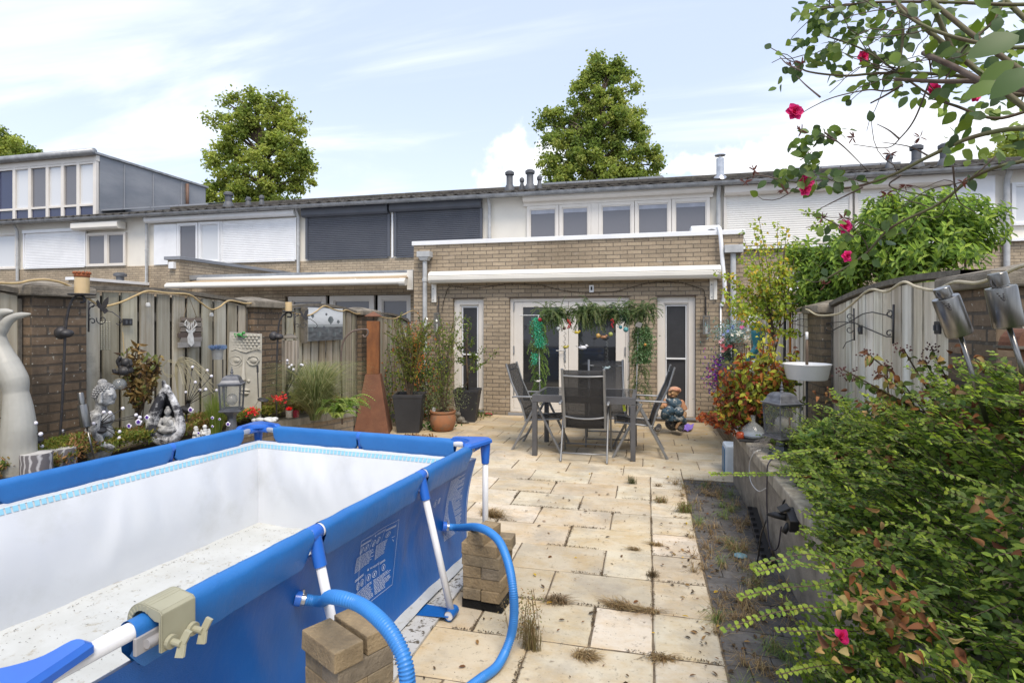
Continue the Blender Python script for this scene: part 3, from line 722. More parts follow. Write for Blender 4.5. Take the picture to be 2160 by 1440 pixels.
def fence(y0,y1,X,side,ztf,label,pal,z0=.08,bw=.134,gap=.036,grp='wooden fence panels'):
    s=-side  # direction towards the garden
    o=empty('garden_fence',(X,(y0+y1)/2,0),label,'fence panel',grp)
    mb=MB(); y=y0+.02
    while y<y1-.05:
        w=min(bw*R.uniform(.94,1.04),y1-.01-y); zt=ztf((y+w/2-y0)/(y1-y0))-.035
        c=jit(tuple(v*1.42 for v in R.choice(pal)),.09); tw=R.uniform(-.004,.004)
        za,zb_=ztf((y-y0)/(y1-y0))-.035,ztf((y+w-y0)/(y1-y0))-.035
        a=X+s*.0; b=X-s*.018
        mb.add([(a+tw,y,z0),(a-tw,y+w,z0),(b-tw,y+w,z0),(b+tw,y,z0),(a+tw,y,za),(a-tw,y+w,zb_),(b-tw,y+w,zb_),(b+tw,y,za)],
               [(0,1,5,4),(1,2,6,5),(2,3,7,6),(3,0,4,7),(4,5,6,7)],c)
        # the back layer covers the gap
        yy=y+w-.03
        mb.bx(X-s*.062,X-s*.046,yy,min(yy+gap+.075,y1),z0,zt-.02,col=jit((.12,.11,.09),.15))
        y+=w+gap
    mb.build('boards',m_wood,o)
    mb=MB()
    for z in (.62,1.12,1.60): mb.bx(X-s*.044,X-s*.021,y0,y1,z,z+.075)
    mb.build('rails',m_rail,o)
    n=10; pts=[(X-s*.02,y0+(y1-y0)*i/n,ztf(i/n)) for i in range(n+1)]
    mb=MB()
    for i in range(n):
        a,b=V(pts[i]),V(pts[i+1])
        mb.add([a+V((-.05,0,-.02)),a+V((.05,0,-.02)),a+V((.05,0,.015)),a+V((-.05,0,.015)),b+V((-.05,0,-.02)),b+V((.05,0,-.02)),b+V((.05,0,.015)),b+V((-.05,0,.015))],[(0,1,5,4),(1,2,6,5),(2,3,7,6),(3,0,4,7)])
    mb.build('top_rail',m_rail,o)
    for yy in (y0+.012,y1-.012): MB().bx(X-s*.03,X+s*.012,yy-.012,yy+.012,z0-.1,ztf(.5)-.12).build('frame_post',m_rail,o)
    return o
arch=lambda a,b,h: (lambda t:a+(b-a)*t+h*4*t*(1-t))
fence(.9,2.94,XL-.08,-1,arch(1.78,1.80,.08),'weathered fence panel left of the nearest left pier, cut by the photo edge',WC)
fence(3.35,5.17,XL-.08,-1,arch(1.85,1.80,.045),'long weathered fence panel with the deer head sign hung on it',WC)
fence(5.67,7.49,XL-.08,-1,arch(1.74,1.74,.085),'weathered fence panel with the balloon picture hung on it',WC)
fence(8.01,9.38,XL-.08,-1,arch(1.72,1.60,.07),'weathered fence panel beside the patio house, behind potted plants',WC)
zr=lambda t: 1.84+.13*t-.22*t*t
fence(3.33,5.465,XR+.09,1,zr,'pale arched fence panel right of the hanging basin',WR,gap=.022,bw=.13)
fence(5.91,9.38,XR+.09,1,arch(1.72,1.66,.03),'pale fence panel beside the patio house, behind the tall shrub',WR)
# blocks: raised bed left
m_bedbrick=brick('brick_bed',(.44,.345,.235),(.36,.28,.19),(.25,.22,.18),(.20,.16,.12),.4)
m_coping=mat('coping_wood',(.36,.325,.255),.9,col2=(.20,.175,.135),scale=16,sc=(1,1,.3),bmp=.5,bscale=50,dirt=(.12,.10,.07),dscale=3,dlo=.55,dhi=.72)
path=[V((-3.78,-.2,0)),V((-3.70,3.2,0)),V((-3.62,4.9,0)),V((-3.27,5.80,0)),V((-3.42,6.05,0)),V((-4.12,6.25,0))]
o=empty('raised_bed',(-3.8,3.5,0),'left raised brick bed with grey timber coping behind the pool','raised bed','raised beds')
mb=MB(); cp=MB()
for a,b in zip(path[:-1],path[1:]):
    d=(b-a).normalized(); n=V((d.y,-d.x,0))
    mb.add([a,b,b+V((0,0,.52)),a+V((0,0,.52)),a-n*.1,b-n*.1,b-n*.1+V((0,0,.52)),a-n*.1+V((0,0,.52))],[(0,1,2,3),(5,4,7,6)])
k=len(path); outer=[];inner=[]
for i,p_ in enumerate(path):
    d=(path[min(i+1,k-1)]-path[max(i-1,0)]).normalized(); n=V((d.y,-d.x,0)); outer.append(p_+n*.03); inner.append(p_-n*.17)
for i in range(k-1):
    a,b,c_,d_=outer[i],outer[i+1],inner[i+1],inner[i]
    q=[V((v.x,v.y,z)) for z in (.52,.60) for v in (a,b,c_,d_)]
    cp.add(q,[(0,3,2,1),(4,5,6,7),(0,1,5,4),(1,2,6,5),(2,3,7,6),(3,0,4,7)])
mb.build('bed_wall',m_bedbrick,o); cp.build('coping',m_coping,o,bevel=.008)
ob=MB().add([V((-4.2,-.2,.57)),V((-3.9,-.2,.57))]+[V((p_.x-.08,p_.y,.57)) for p_ in path[1:5]]+[V((-4.2,6.2,.57))],[tuple(range(7))]).build('bed_soil',m_soil,o)

# ---------------- objects of the left bed
def D(x,y,d): return onD(x,y,d)
def sc(d): return d/FPX
def px(pts,d): return [D(x,y,d) for x,y in pts]
m_whale=mat('pale_resin',(.42,.41,.365),.45,col2=(.33,.32,.28),scale=4,dirt=(.22,.20,.15),dscale=5,dlo=.6,dhi=.8)
d=3.45; o=empty('sculpture',D(35,1008,d),'tall pale grey whale tail sculpture at the left edge','sculpture')
mb=MB(); k=sc(d)
cl=[(38,1000,32),(38,950,32),(40,905,30),(38,862,26),(34,828,21.5),(30,802,25),(14,768,24),(0,732,17),(-7,700,13),(-8,684,11)]
bp=bez([D(a,b,d) for a,b,c in cl],4); rr=[]
for i in range(len(cl)-1):
    for j in range(4): rr.append((cl[i][2]+(cl[i+1][2]-cl[i][2])*j/4)*k)
rr.append(cl[-1][2]*k); mb.tube(bp,rr,18)
fl=[(-2,714,9),(6,693,11),(17,677,10),(30,669,8),(44,665,7),(58,663,4),(66,662,1.5)]
mb.tube(bez([D(a,b,d) for a,b,c in fl],3),[c*k for q in [[fl[i][2]+(fl[min(i+1,6)][2]-fl[i][2])*j/3 for j in range(3)] for i in range(6)]+[[1.5]] for c in q],12,sq=1.0)
fl=[(-8,705,10),(-12,685,14),(-8,668,15),(4,660,10),(14,658,8),(28,657,3)]
mb.tube(bez([D(a,b,d+.04) for a,b,c in fl],3),[c*k for q in [[fl[i][2]+(fl[min(i+1,5)][2]-fl[i][2])*j/3 for j in range(3)] for i in range(5)]+[[3]] for c in q],12)
mb.build('tail_body',m_whale,o,remesh=.007)
# painted log stumps
m_stump,nt,N,L,p=nodes('stump_bark')
g=N.new('ShaderNodeTexCoord').outputs['Object']
wv=N.new('ShaderNodeTexWave'); wv.wave_type='BANDS'; wv.bands_direction='X'; L.new(g,wv.inputs[0]); wv.inputs['Scale'].default_value=11; wv.inputs['Distortion'].default_value=7; wv.inputs['Detail'].default_value=3; wv.inputs['Detail Scale'].default_value=.8
r=N.new('ShaderNodeMapRange'); L.new(wv.outputs[0],r.inputs[0]); r.inputs[1].default_value=.55; r.inputs[2].default_value=1
L.new(setmix(N,L,r.outputs[0],(.13,.12,.125),(.46,.45,.45)),p.inputs['Base Color']); p.inputs['Roughness'].default_value=.8
m_stumptop=mat('stump_top',(.50,.49,.47),.8,col2=(.36,.35,.34),scale=14)
for (xa,xb,yt,dd,lab) in ((48,104,955,3.45,'left of the two marbled grey log stumps behind the pool rim'),(101,156,944,3.75,'right of the two marbled grey log stumps behind the pool rim')):
    r_=(xb-xa)/2*sc(dd); c_=D((xa+xb)/2,yt,dd); zb=.58
    o=empty('log_stump',(c_.x,c_.y,zb),lab,'log stump','marbled log stumps')
    MB().lathe([(r_*1.03,0),(r_,.05),(r_,c_.z-zb-.01),(r_*.97,c_.z-zb)],(c_.x,c_.y,zb),22).build('stump_side',m_stump,o,smooth=True,angle=40)
    MB().lathe([(r_*.96,0),(.001,.002)],(c_.x,c_.y,c_.z+.001),22,cap=False).build('stump_top',m_stumptop,o)
# weathered black/white resin
def bwmat(name,a,b,lo,hi,scale=9):
    m,nt,N,L,p=nodes(name); g=N.new('ShaderNodeNewGeometry')
    f=noise_(N,L,g.outputs['Position'],scale,8,.75,lo=lo,hi=hi)
    L.new(setmix(N,L,f,a,b),p.inputs['Base Color']); p.inputs['Roughness'].default_value=.7
    bump(N,L,p,noise_(N,L,g.outputs['Position'],60,5,.7,lo=0,hi=1),.4,.006); MATS[name]=m; return m
m_bw=bwmat('whitewashed_stone',(.10,.10,.105),(.52,.52,.50),.38,.60,16)
m_bw2=bwmat('whitewashed_resin',(.03,.03,.036),(.68,.68,.68),.46,.56,4.5)
m_wh=mat('white_plaster',(.66,.66,.64),.7,col2=(.45,.45,.43),scale=30)
# Buddha bust
d=4.05; k=sc(d); o=empty('statue_bust',D(215,960,d),'grey and white bust with curled hair, seen in profile facing right','statue')
hd=D(221,833,d)
mb=MB(); mb.ball(hd,(20*k,19*k,24*k),20,14); mb.ball(D(230,836,d),(11*k,15*k,15*k)); mb.ball(D(234,848,d),(5*k,9*k,5*k))
mb.tube([D(237,830,d),D(241,840,d),D(237,842,d)],[1.5*k,3*k,2*k],6); mb.ball(D(237,847,d),(3*k,5*k,2*k)); mb.ball(D(234,832,d-.03),(3*k,4*k,2*k))
mb.tube([D(213,828,d-.075),D(212,850,d-.07)],[3*k,4*k],6)
mb.tube([D(214,845,d),D(212,870,d)],[10*k,12*k],12); mb.ball(D(209,884,d),(24*k,30*k,22*k),18,12); mb.ball(D(208,930,d),(27*k,31*k,48*k),18,12)
mb.tube([D(204,872,d-.11),D(200,905,d-.13),D(212,935,d-.1)],[9*k,9*k,7*k],10); mb.tube([D(212,935,d-.1),D(240,945,d-.05)],[7*k,5*k],8)
mb.tube([D(203,872,d+.11),D(222,905,d+.1)],[8*k,7*k],8)
mb.build('bust_body',m_bw,o,remesh=.005)
mb=MB()
mb.ball(D(216,806,d),(9*k,9*k,7*k),12,8)
n=0
for i in range(9):
    for j in range(20):
        th=.12+i*.19; ph=2*pi*(j+.5*(i%2))/20; v=V((math.cos(ph)*math.sin(th)*21*k,math.sin(ph)*math.sin(th)*20.5*k,math.cos(th)*25*k))
        q=hd+v
        if v.z<-2*k+max(0,(v.dot(V((CT,ST,0)))))*1.15: continue
        mb.ball(q,2.5*k,6,4)
mb.build('curled_hair',bwmat('hair_stone',(.16,.16,.165),(.40,.40,.39),.4,.6,40),o,smooth=True)
# teardrop shrine
d=4.4; k=sc(d); cx=350; o=empty('teardrop_sculpture',D(350,935,d),'black and white teardrop shaped sculpture with a seated figure inside','sculpture')
out=[(349,815,5),(341,836,9),(331,860,11.5),(323,885,12.5),(323,906,13),(334,921,14),(350,926,14),(367,922,13),(378,906,12),(380,886,9),(374,864,8),(364,842,7),(355,824,6),(351,812,5)]
mb=MB(); pts=bez([D(a,b,d-.02) for a,b,c in out],3); rr=[]
for i in range(len(out)-1): rr+= [(out[i][2]+(out[i+1][2]-out[i][2])*j/3)*k for j in range(3)]
rr.append(4*k); mb.tube(pts,rr,12)
mb.tube([D(352,830,d-.02),D(347,815,d-.02),D(345,806,d-.02)],[7*k,5.5*k,3.5*k],10); mb.ball(D(345,805,d-.02),4*k)
# back shell
def shell(u,v):
    t=v; y=822+t*108; w=36*math.sin(min(1,t*1.15)**.9*pi*.5)*(1 if t<.87 else math.sqrt(max(0,1-((t-.87)/.13)**2))); a=pi*u
    return D(cx-w*math.cos(a),y,d+.02+ .13*math.sin(a)*min(1,t*2))
mb.build('shell',m_bw2,o,remesh=.006); MB().grid(shell,14,14).build('back_shell',mat('dark_shell',(.05,.05,.056),.75,col2=(.14,.14,.145),scale=18),o,smooth=True,solid=.02)
mb=MB(); mb.ball(D(354,868,d+.0),(7*k,7*k,8*k)); mb.ball(D(354,860,d),(4*k,4*k,4*k)); mb.ball(D(354,890,d+.02),(13*k,9*k,17*k)); mb.ball(D(354,906,d-.04),(24*k,14*k,8*k)); mb.ball(D(358,893,d-.05),(9*k,7*k,9*k))
mb.tube([D(342,882,d),D(336,898,d-.04),D(352,904,d-.07)],4*k,8); mb.tube([D(366,882,d),D(372,898,d-.04),D(358,904,d-.07)],4*k,8)
mb.build('seated_figure',m_bw,o,remesh=.004)
# small kneeling angels
for (x,yb,h_,lab) in ((414,921,24,'small white praying figurine, left of the pair by the pool corner'),(433,921,27,'small white winged figurine, right of the pair by the pool corner')):
    d=4.55;k=sc(d); o=empty('figurine',D(x,yb+8,d),lab,'figurine','small white angel figurines'); mb=MB()
    mb.ball(D(x-1,yb-h_+6,d),(4.5*k,4.5*k,5*k)); mb.lathe([(9*k,0),(8*k,4*k),(5*k,10*k),(4*k,17*k),(5*k,20*k)],D(x,yb+4,d),12); mb.tube([D(x-4,yb-12,d),D(x-6,yb-5,d-.02),D(x+1,yb-6,d-.04)],2.2*k,6); mb.lathe([(11*k,-6*k),(11*k,0)],D(x,yb+6,d),12)
    if x>420: mb.ball(D(x+8,yb-10,d+.02),(4*k,2*k,8*k)); mb.ball(D(x-8,yb-9,d+.02),(4*k,2*k,7*k))
    mb.build('figurine_body',m_wh,o,remesh=.003)
# carriage lanterns on short pedestals
m_lam=mat('lantern_metal',(.085,.088,.10),.42,.3,col2=(.15,.155,.17),scale=20)
m_lglass=glassmat('lantern_glass',(.30,.32,.31),.04,trans=.80)
def lantern(c,w,label,ped,base):
    o=empty('garden_lantern',(c.x,c.y,base),label,'garden lantern','carriage lanterns on the bed walls')
    h=w*1.15; zb=c.z; rz=.5
    M=Matrix.Rotation(rz,3,'Z')
    P=lambda x,y,z: c+M@V((x,y,z))
    mb=MB(); mb.box(P(0,0,.006),(w*.86,w*.86,.014),M=M)
    mb.build('cage_floor',m_lam,o,bevel=.002)
    mb=MB()
    for i,j in ((-1,-1),(1,-1),(1,1),(-1,1)): mb.beam(P(i*w*.36,j*w*.36,.012),P(i*w*.41,j*w*.41,h),.010,.010)
    for i,j,i2,j2 in ((-1,-1,1,-1),(1,-1,1,1),(1,1,-1,1),(-1,1,-1,-1)):
        mb.beam(P(i*w*.36,j*w*.36,.02),P(i2*w*.36,j2*w*.36,.02),.012,.012); mb.beam(P(i*w*.41,j*w*.41,h-.006),P(i2*w*.41,j2*w*.41,h-.006),.012,.012)
    mb.build('cage',m_lam,o)
    mb=MB()
    for i,j,i2,j2 in ((-1,-1,1,-1),(1,-1,1,1),(1,1,-1,1),(-1,1,-1,-1)):
        mb.add([P(i*w*.35,j*w*.35,.02),P(i2*w*.35,j2*w*.35,.02),P(i2*w*.40,j2*w*.40,h-.01),P(i*w*.40,j*w*.40,h-.01)],[(0,1,2,3)])
    mb.build('glass_panes',m_lglass,o)
    mb=MB(); pr=[(.62,0),(.62,.03),(.52,.05),(.50,.09),(.44,.17),(.40,.27),(.33,.33),(.24,.37),(.2,.375),(.001,.38)]
    vs=[];n=4
    for r_,z in pr:
        for a in range(4): 
            t=pi/4+a*pi/2; vs.append(P(r_*w*math.cos(t)*1.1,r_*w*math.sin(t)*1.1,h+z*w))
    mb.add(vs,[(i*4+j,i*4+(j+1)%4,(i+1)*4+(j+1)%4,(i+1)*4+j) for i in range(len(pr)-1) for j in range(4)]+[(3,2,1,0)])
    rf=mb.build('lantern_roof',m_lam,o,bevel=.002)
    MB().lathe([(.09*w,0),(.05*w,.04*w),(.03*w,.06*w),(.07*w,.10*w),(.07*w,.13*w),(.025*w,.16*w),(.05*w,.2*w),(.035*w,.24*w),(.012*w,.3*w),(.02*w,.33*w),(.004*w,.36*w)],P(0,0,h+.375*w),10).build('finial',m_lam,rf,smooth=True)
    MB().ball(P(0,0,h*.42),(w*.23,w*.23,w*.25),14,10).build('bulb',glassmat('bulb_glass',(.42,.40,.36),.08,trans=.45),o,smooth=True)
    if ped:
        pr=[(.46,0),(.46,.04),(.34,.06),(.24,.3),(.17,.75),(.2,.85),(.34,.95),(.40,1.0)]; hh=c.z-base
        MB().lathe([(r_*w,z*hh) for r_,z in pr],(c.x,c.y,base),8,M=M).build('pedestal',m_lam,o,bevel=.001)
d=4.78; lantern(D(489,866,d),.20,'grey carriage lantern on a flared pedestal behind the far pool corner',True,.58)
d=4.25; lantern(D(1649,922,d),.225,'grey carriage lantern on the right bed wall beside glass bottles',True,.58)
# carved face panel
d=5.45;k=sc(d); o=empty('face_relief',D(512,888,d),'sand coloured relief panel of a serene face with closed eyes','garden panel')
m_relief=mat('sand_relief',(.46,.435,.37),.8,col2=(.36,.34,.285),scale=7,bmp=.15)
m_reliefside=mat('relief_side',(.16,.165,.18),.8,col2=(.25,.25,.26),scale=9)
fr=[D(485,700,d),D(553,704,d+.02),D(551,880,d),D(476,884,d-.02)]
mb=MB().prism([fr[3],fr[2],fr[1],fr[0]],V((-.02,.09,0))+V((-.055,.0,0))); mb.build('slab_core',m_reliefside,o,bevel=.004)
nr=V((ST,-CT,0)); off=nr*.004
mb=MB(); fw=[q+off for q in fr]; mb.add(fw,[(0,1,2,3)])
sheet=mb
def rl(pts,r,n=6,o_=0.0,m=None): (m or sheet).tube([D(a,b,d)+nr*(.006+o_) for a,b in pts],[x*k for x in r] if isinstance(r,list) else r*k,n)
rl(bez([(488,741,0),(500,737,0),(513,742,0),(522,743,0),(535,736,0),(550,738,0)],3) and [(488,740),(498,736),(508,740),(520,743),(532,738),(543,735),(551,737)],1.2)
for i in range(5):
    for j in range(8+0*i):
        x=489+j*8+(i%2)*4
        if x<549: sheet.ball(D(x,708+i*6.2,d)-nr*.002,(3.6*k,1.8*k,2.8*k),8,5)
for cx_ in (497,534):
    rl([(cx_-13,760),(cx_-9,753),(cx_,750),(cx_+9,752),(cx_+13,758)],1.1); rl([(cx_-13,760),(cx_-7,768),(cx_,770),(cx_+7,768),(cx_+13,759)],1.5)
    sheet.ball(D(cx_,760,d)-nr*.002,(10*k,3.4*k,6*k),14,8)
rl([(484,770),(494,776),(504,774),(512,766)],.7)
sheet.tube([D(515,752,d),D(515,775,d)+nr*.015,D(516,800,d)+nr*.03,D(516,806,d)],[2*k,3*k,5.5*k,2.5*k],10); sheet.ball(D(508,803,d)+nr*.005,(4*k,3*k,3.5*k)); sheet.ball(D(525,803,d)+nr*.005,(4*k,3*k,3.5*k))
sheet.ball(D(516,822,d),(13*k,5*k,3.5*k),14,6); sheet.ball(D(516,829,d),(11*k,6*k,4.5*k),14,6)
rl([(489,845),(497,862),(515,872),(533,864),(546,842)],1.0)
sheet.build('relief_face',m_relief,o,smooth=True,angle=35)
# green frog ornament on top
o=tag(MB().ball(D(506,706,d-.02),(7*k,5*k,4*k)).ball(D(514,702,d-.03),(3.5*k,3.5*k,3*k)).tube([D(500,706,d-.03),D(494,702,d-.04),D(497,711,d-.04)],1.2*k,5).tube([D(508,708,d-.04),D(516,712,d-.06),D(521,708,d-.06)],1.2*k,5).build('frog_ornament',mat('frog_green',(.05,.28,.06),.35),origin=D(506,710,d-.02),remesh=.003),'tiny green frog ornament on top of the carved face panel','ornament')
# hooks with candle jars
m_iron=mat('wrought_iron',(.025,.025,.028),.5,col2=(.05,.045,.045),scale=30)
m_jar=glassmat('amber_jar',(.70,.52,.28),.12,trans=.25)
m_wax=mat('candle_wax',(.72,.55,.30),.5)
def hook(pts,d,r,label,knob=None,grp='shepherd hooks with candle jars',base=.5,ir=None):
    P=bez(px(pts,d),4); o=empty('shepherd_hook',(P[0].x,P[0].y,base),label,'garden hook',grp)
    P=[V((P[0].x,P[0].y,base))]+P
    MB().tube(P,r,7).build('hook_rod',ir or m_iron,o,smooth=True)
    if knob: MB().ball(D(knob[0],knob[1],d),(.045,.045,.03)).ball(D(knob[0]-11,knob[1]-1,d),(.045,.04,.045)).tube([D(knob[0],knob[1],d),D(knob[0]-11,knob[1]-1,d)],.02,8).build('clamp_knob',m_iron,o,smooth=True)
    return o
def jar(x,yb,yt,w,d,label,lid):
    k=sc(d); c_=D(x,yb,d); h_=(yb-yt)*k; r_=w/2*k
    o=empty('candle_jar',c_,label,'candle jar','amber candle jars on hooks')
    MB().lathe([(r_*1.75,-.012),(r_*1.85,-.004),(r_*1.5,0)],c_,20).build('tray',m_iron,o,smooth=True,angle=40)
    MB().lathe([(r_,.0),(r_,h_),(r_*.93,h_),(r_*.93,.01)],c_,20,cap=False).build('glass_jar',m_jar,o,smooth=True,angle=40)
    MB().lathe([(r_*.9,.008),(r_*.9,h_*.62),(.001,h_*.6)],c_,16).build('candle',m_wax,o,smooth=True,angle=40)
    if lid:
        mb=MB().lathe([(r_*1.04,0),(r_*1.04,.022),(r_*.9,.028)],c_+V((0,0,h_)),20)
        for i in range(12): mb.ball(c_+V((r_*math.cos(i*pi/6),r_*math.sin(i*pi/6),h_+.03)),.011,6,4)
        mb.build('rust_rim',mat('rust_rim',(.30,.09,.03),.8),o,smooth=True)
hook([(126,930),(131,850),(135,760),(138,700),(143,660),(152,634),(164,623),(176,626),(178,636),(170,638)],3.9,.0085,'tall black hook carrying the rusty rimmed candle jar at the near left pier',(140,703))
jar(173,619,585,27,3.9,'larger amber candle jar with rusty rim on a tall hook',True)
hook([(583,830),(584,760),(586,710),(589,680),(597,665),(608,659),(615,662),(614,668),(606,668)],5.6,.0085,'black hook carrying the smaller candle jar by the second left pier',(588,710))
jar(609,656,637,14,5.6,'smaller amber candle jar on the hook by the second left pier',False)
m_rustrod=mat('rusty_rod',(.16,.11,.085),.7,col2=(.09,.07,.06),scale=30)
hook([(722,868),(720,790),(720,740),(727,715),(742,700),(760,695),(774,695),(776,703),(770,711),(765,706)],6.0,.010,'empty curved iron hook just left of the rusty garden chimney',None,'empty garden hooks',ir=m_rustrod)
# steel torches
m_st=mat('brushed_steel',(.30,.29,.27),.28,.92,col2=(.17,.165,.155),scale=25,sc=(1,1,.1),bmp=.05)
def torch(a,b,c_,e,d,rw,label,cat='garden torch'):
    # a pole foot, b burner bottom, c burner top, e chimney top (pixels at distance d)
    A,B,Cc,E=[D(*q,d) for q in (a,b,c_,e)]; k=sc(d)
    o=empty('steel_torch',A,label,cat,'steel garden torches')
    MB().tube([A,B],rw*.19*k,10).build('pole',m_st,o,smooth=True)
    ax=(Cc-B).normalized()
    MB().tube([B-ax*.001,B,B+ax*.004,Cc-ax*.004,Cc],[rw*.6*k,rw*.97*k,rw*k,rw*k,rw*.96*k],24).build('burner_can',m_st,o,smooth=True,angle=35)
    MB().tube([Cc,Cc+ax*.006,Cc+ax*.0065,E-ax*.002,E],[rw*.5*k,rw*.5*k,rw*.62*k,rw*.62*k,rw*.58*k],20).build('snuffer_cap',m_st,o,smooth=True,angle=35)
    ch=MB(); q=Cc+V((-rw*.9*k,-.02,0))
    P=bez([Cc+(E-Cc)*.5-V((rw*.6*k,0.01,0)),Cc-V((rw*.75*k,.02,0)),Cc-ax*.05-V((rw*.5*k,.05,0)),Cc-V((rw*.3*k,.03,0))],8)
    for i in range(len(P)-1): ch.ball((P[i]+P[i+1])/2,.0035,5,4)
    if rw>20: ch.build('chain',m_iron,o)
torch((199,968),(183,900),(174,853),(169,828),3.75,9.5,'small steel torch leaning beside the grey bust')
torch((2085,900),(2025,705),(1994,627),(1985,607),2.05,25,'left of the two big steel torches, leaning more')
torch((2185,870),(2128,688),(2110,605),(2102,576),1.98,27.5,'right of the two big steel torches, standing steeper')
# butterfly scroll brackets
def curl(cx,cy,r0,r1,a0,a1,n=12): return [(cx+(r0+(r1-r0)*i/n)*math.cos(a0+(a1-a0)*i/n),cy+(r0+(r1-r0)*i/n)*math.sin(a0+(a1-a0)*i/n)) for i in range(n+1)]
def bracket(o_,paths,d,r,ir=m_iron,name='scroll'):
    mb=MB()
    for q in paths: mb.tube(px(q,d),r,6)
    return mb.build(name,ir,o_,smooth=True)
def butterfly(x,y,s,d,label):
    o=empty('butterfly_bracket',D(x,y,d),label,'wall bracket','black butterfly brackets on the fence')
    bracket(o,[[(x,y-28*s),(x,y+38*s)]],d,.006,name='back_bar')
    bracket(o,[curl(x+7*s,y-18*s,7*s,3*s,pi,pi*2.7),[(x,y+2*s)]+curl(x+14*s,y-4*s,14*s,14*s,pi*.8,pi*1.9)+[(x+50*s,y-4*s),(x+66*s,y+8*s),(x+70*s,y+16*s),(x+64*s,y+24*s),(x+58*s,y+20*s)],curl(x+8*s,y+16*s,8*s,2*s,pi,pi*2.8),curl(x+28*s,y+12*s,12*s,3*s,pi*1.1,-pi*.9)],d,.0035)
    mb=MB(); bx_,by=x+28*s,y-12*s
    for pl in ([(0,4),(-2,-4),(6,-18),(14,-24),(14,-12),(8,0)],[(0,4),(-8,-2),(-12,-14),(-8,-18),(-2,-8)],[(0,4),(10,0),(14,6),(6,12)]):
        mb.prism([D(bx_+a*s,by+b*s,d-.01) for a,b in pl],nr*.004)
    mb.build('butterfly',m_iron,o)
butterfly(187,662,1.0,4.05,'larger black butterfly bracket on the deer sign fence, near the left pier')
butterfly(622,676,.68,6.1,'smaller black butterfly bracket beside the balloon picture')
# beige rope light along the fence tops
m_rope=mat('rope_light',(.50,.37,.18),.5,col2=(.42,.30,.14),scale=20)
m_ropeR=mat('rope_light_pale',(.55,.48,.33),.5,col2=(.42,.36,.24),scale=20)
def rope(pts,X,label,r,m=m_rope):
    P=bez([onX(x,y,X) for x,y in pts],6); o=tag(MB().tube(P,r,8).build('rope_light',m,origin=P[0],smooth=True),label,'rope light','beige rope lights'); return o
rope([(-40,592),(0,597),(40,597),(62,592),(100,590),(140,600),(178,624),(206,642),(222,646),(256,637),(285,624),(312,614),(353,618),(398,621),(418,634),(444,652),(462,648),(484,634),(519,640),(549,638),(585,646),(621,660),(649,665),(665,658),(684,645),(703,652),(721,656),(732,654),(754,662),(777,656)],-4.10,'beige rope light draped in waves along the left fence',.0085)
rope([(800,668),(830,672),(850,664),(872,655),(888,668)],-3.98,'short beige rope light on the last left fence panel near the house',.008)
rope([(1700,652),(1707,655),(1727,665),(1767,662),(1793,645),(1833,612),(1870,615),(1905,595),(1933,605),(1973,612),(2013,595),(2057,597),(2090,588),(2117,577),(2160,560),(2230,545)],1.43,'pale rope light draped along the right fence and pier',.008,m_ropeR)
# small fence fittings
m_fit=mat('plastic_fitting',(.03,.03,.032),.5)
for x,y,X,lab in ((269,679,-4.15,'small black socket cover on the deer sign fence'),(1815,695,1.55,'small black socket cover on the right fence beside the scroll bracket'),(1978,691,1.55,'black socket cover on the right fence beside the brick pier')):
    c_=onX(x,y,X); mb=MB().box(c_,(.014,.085,.055) if X<0 else (.014,.06,.07)); s=1 if X<0 else -1
    o=mb.build('socket_cover',m_fit,origin=c_,bevel=.004); tag(o,lab,'socket cover','black socket covers')
    MB().box(c_+V((s*.009,-.018,0)),(.006,.014,.03)).build('pin_hole',m_vent,o); MB().box(c_+V((s*.009,.018,0)),(.006,.014,.03)).build('pin_hole',m_vent,o)
for x,y,lab in ((312,640,'little white bell light hanging near the middle of the deer sign fence'),(446,661,'little white bell light hanging right of the deer sign')):
    c_=onX(x,y,-4.13); o=empty('bell_light',c_,lab,'hanging light','white bell lights on the fence')
    MB().lathe([(.018,-.03),(.02,-.02),(.016,0),(.01,.008)],c_,10).build('bell_shade',m_wh,o,smooth=True); MB().tube([c_+V((0,0,.008)),c_+V((0,0,.09))],.0025,5).build('hanger',m_iron,o)
# deer sign
o=empty('deer_sign',onX(402,720,-4.12),'wooden slat sign with a white deer head silhouette, hung by twine','sign')
m_slat=mat('sign_slat',(.2,.18,.16),.85,attr=True,col2=(.7,.68,.64),scale=20,sc=(1,.15,1))
mb=MB(); X=-4.13
for i,(xa,xb,ya,yb_,c) in enumerate(((381,424,670,677,(.19,.155,.13)),(376,424,680,689,(.24,.215,.19)),(379,425,691,699,(.21,.18,.155)),(374,422,702,711,(.10,.075,.065)),(379,424,712,720,(.24,.22,.20)),(374,421,722,731,(.29,.28,.27)))):
    a=onX(xa,ya,X); b=onX(xb,yb_,X); mb.bx(X,X+.015,a.y,b.y,min(a.z,b.z),max(a.z,b.z)-.0,col=c)
mb.build('slats',m_slat,o,bevel=.002)
mb=MB(); a=onX(384,668,X);b=onX(384,733,X); mb.bx(X-.02,X-.001,a.y,a.y+.04,b.z,a.z); a=onX(415,668,X); mb.bx(X-.02,X-.001,a.y,a.y+.04,b.z,a.z); mb.build('back_battens',m_rail,o)
mb=MB(); Q=lambda x,y: onX(x,y,X+.018)
mb.prism([Q(*q) for q in ((403,731),(396,724),(395,712),(398,703),(393,698),(391,693),(397,696),(401,696),(405,696),(412,692),(411,697),(406,702),(408,712),(409,724))],(.003,0,0))
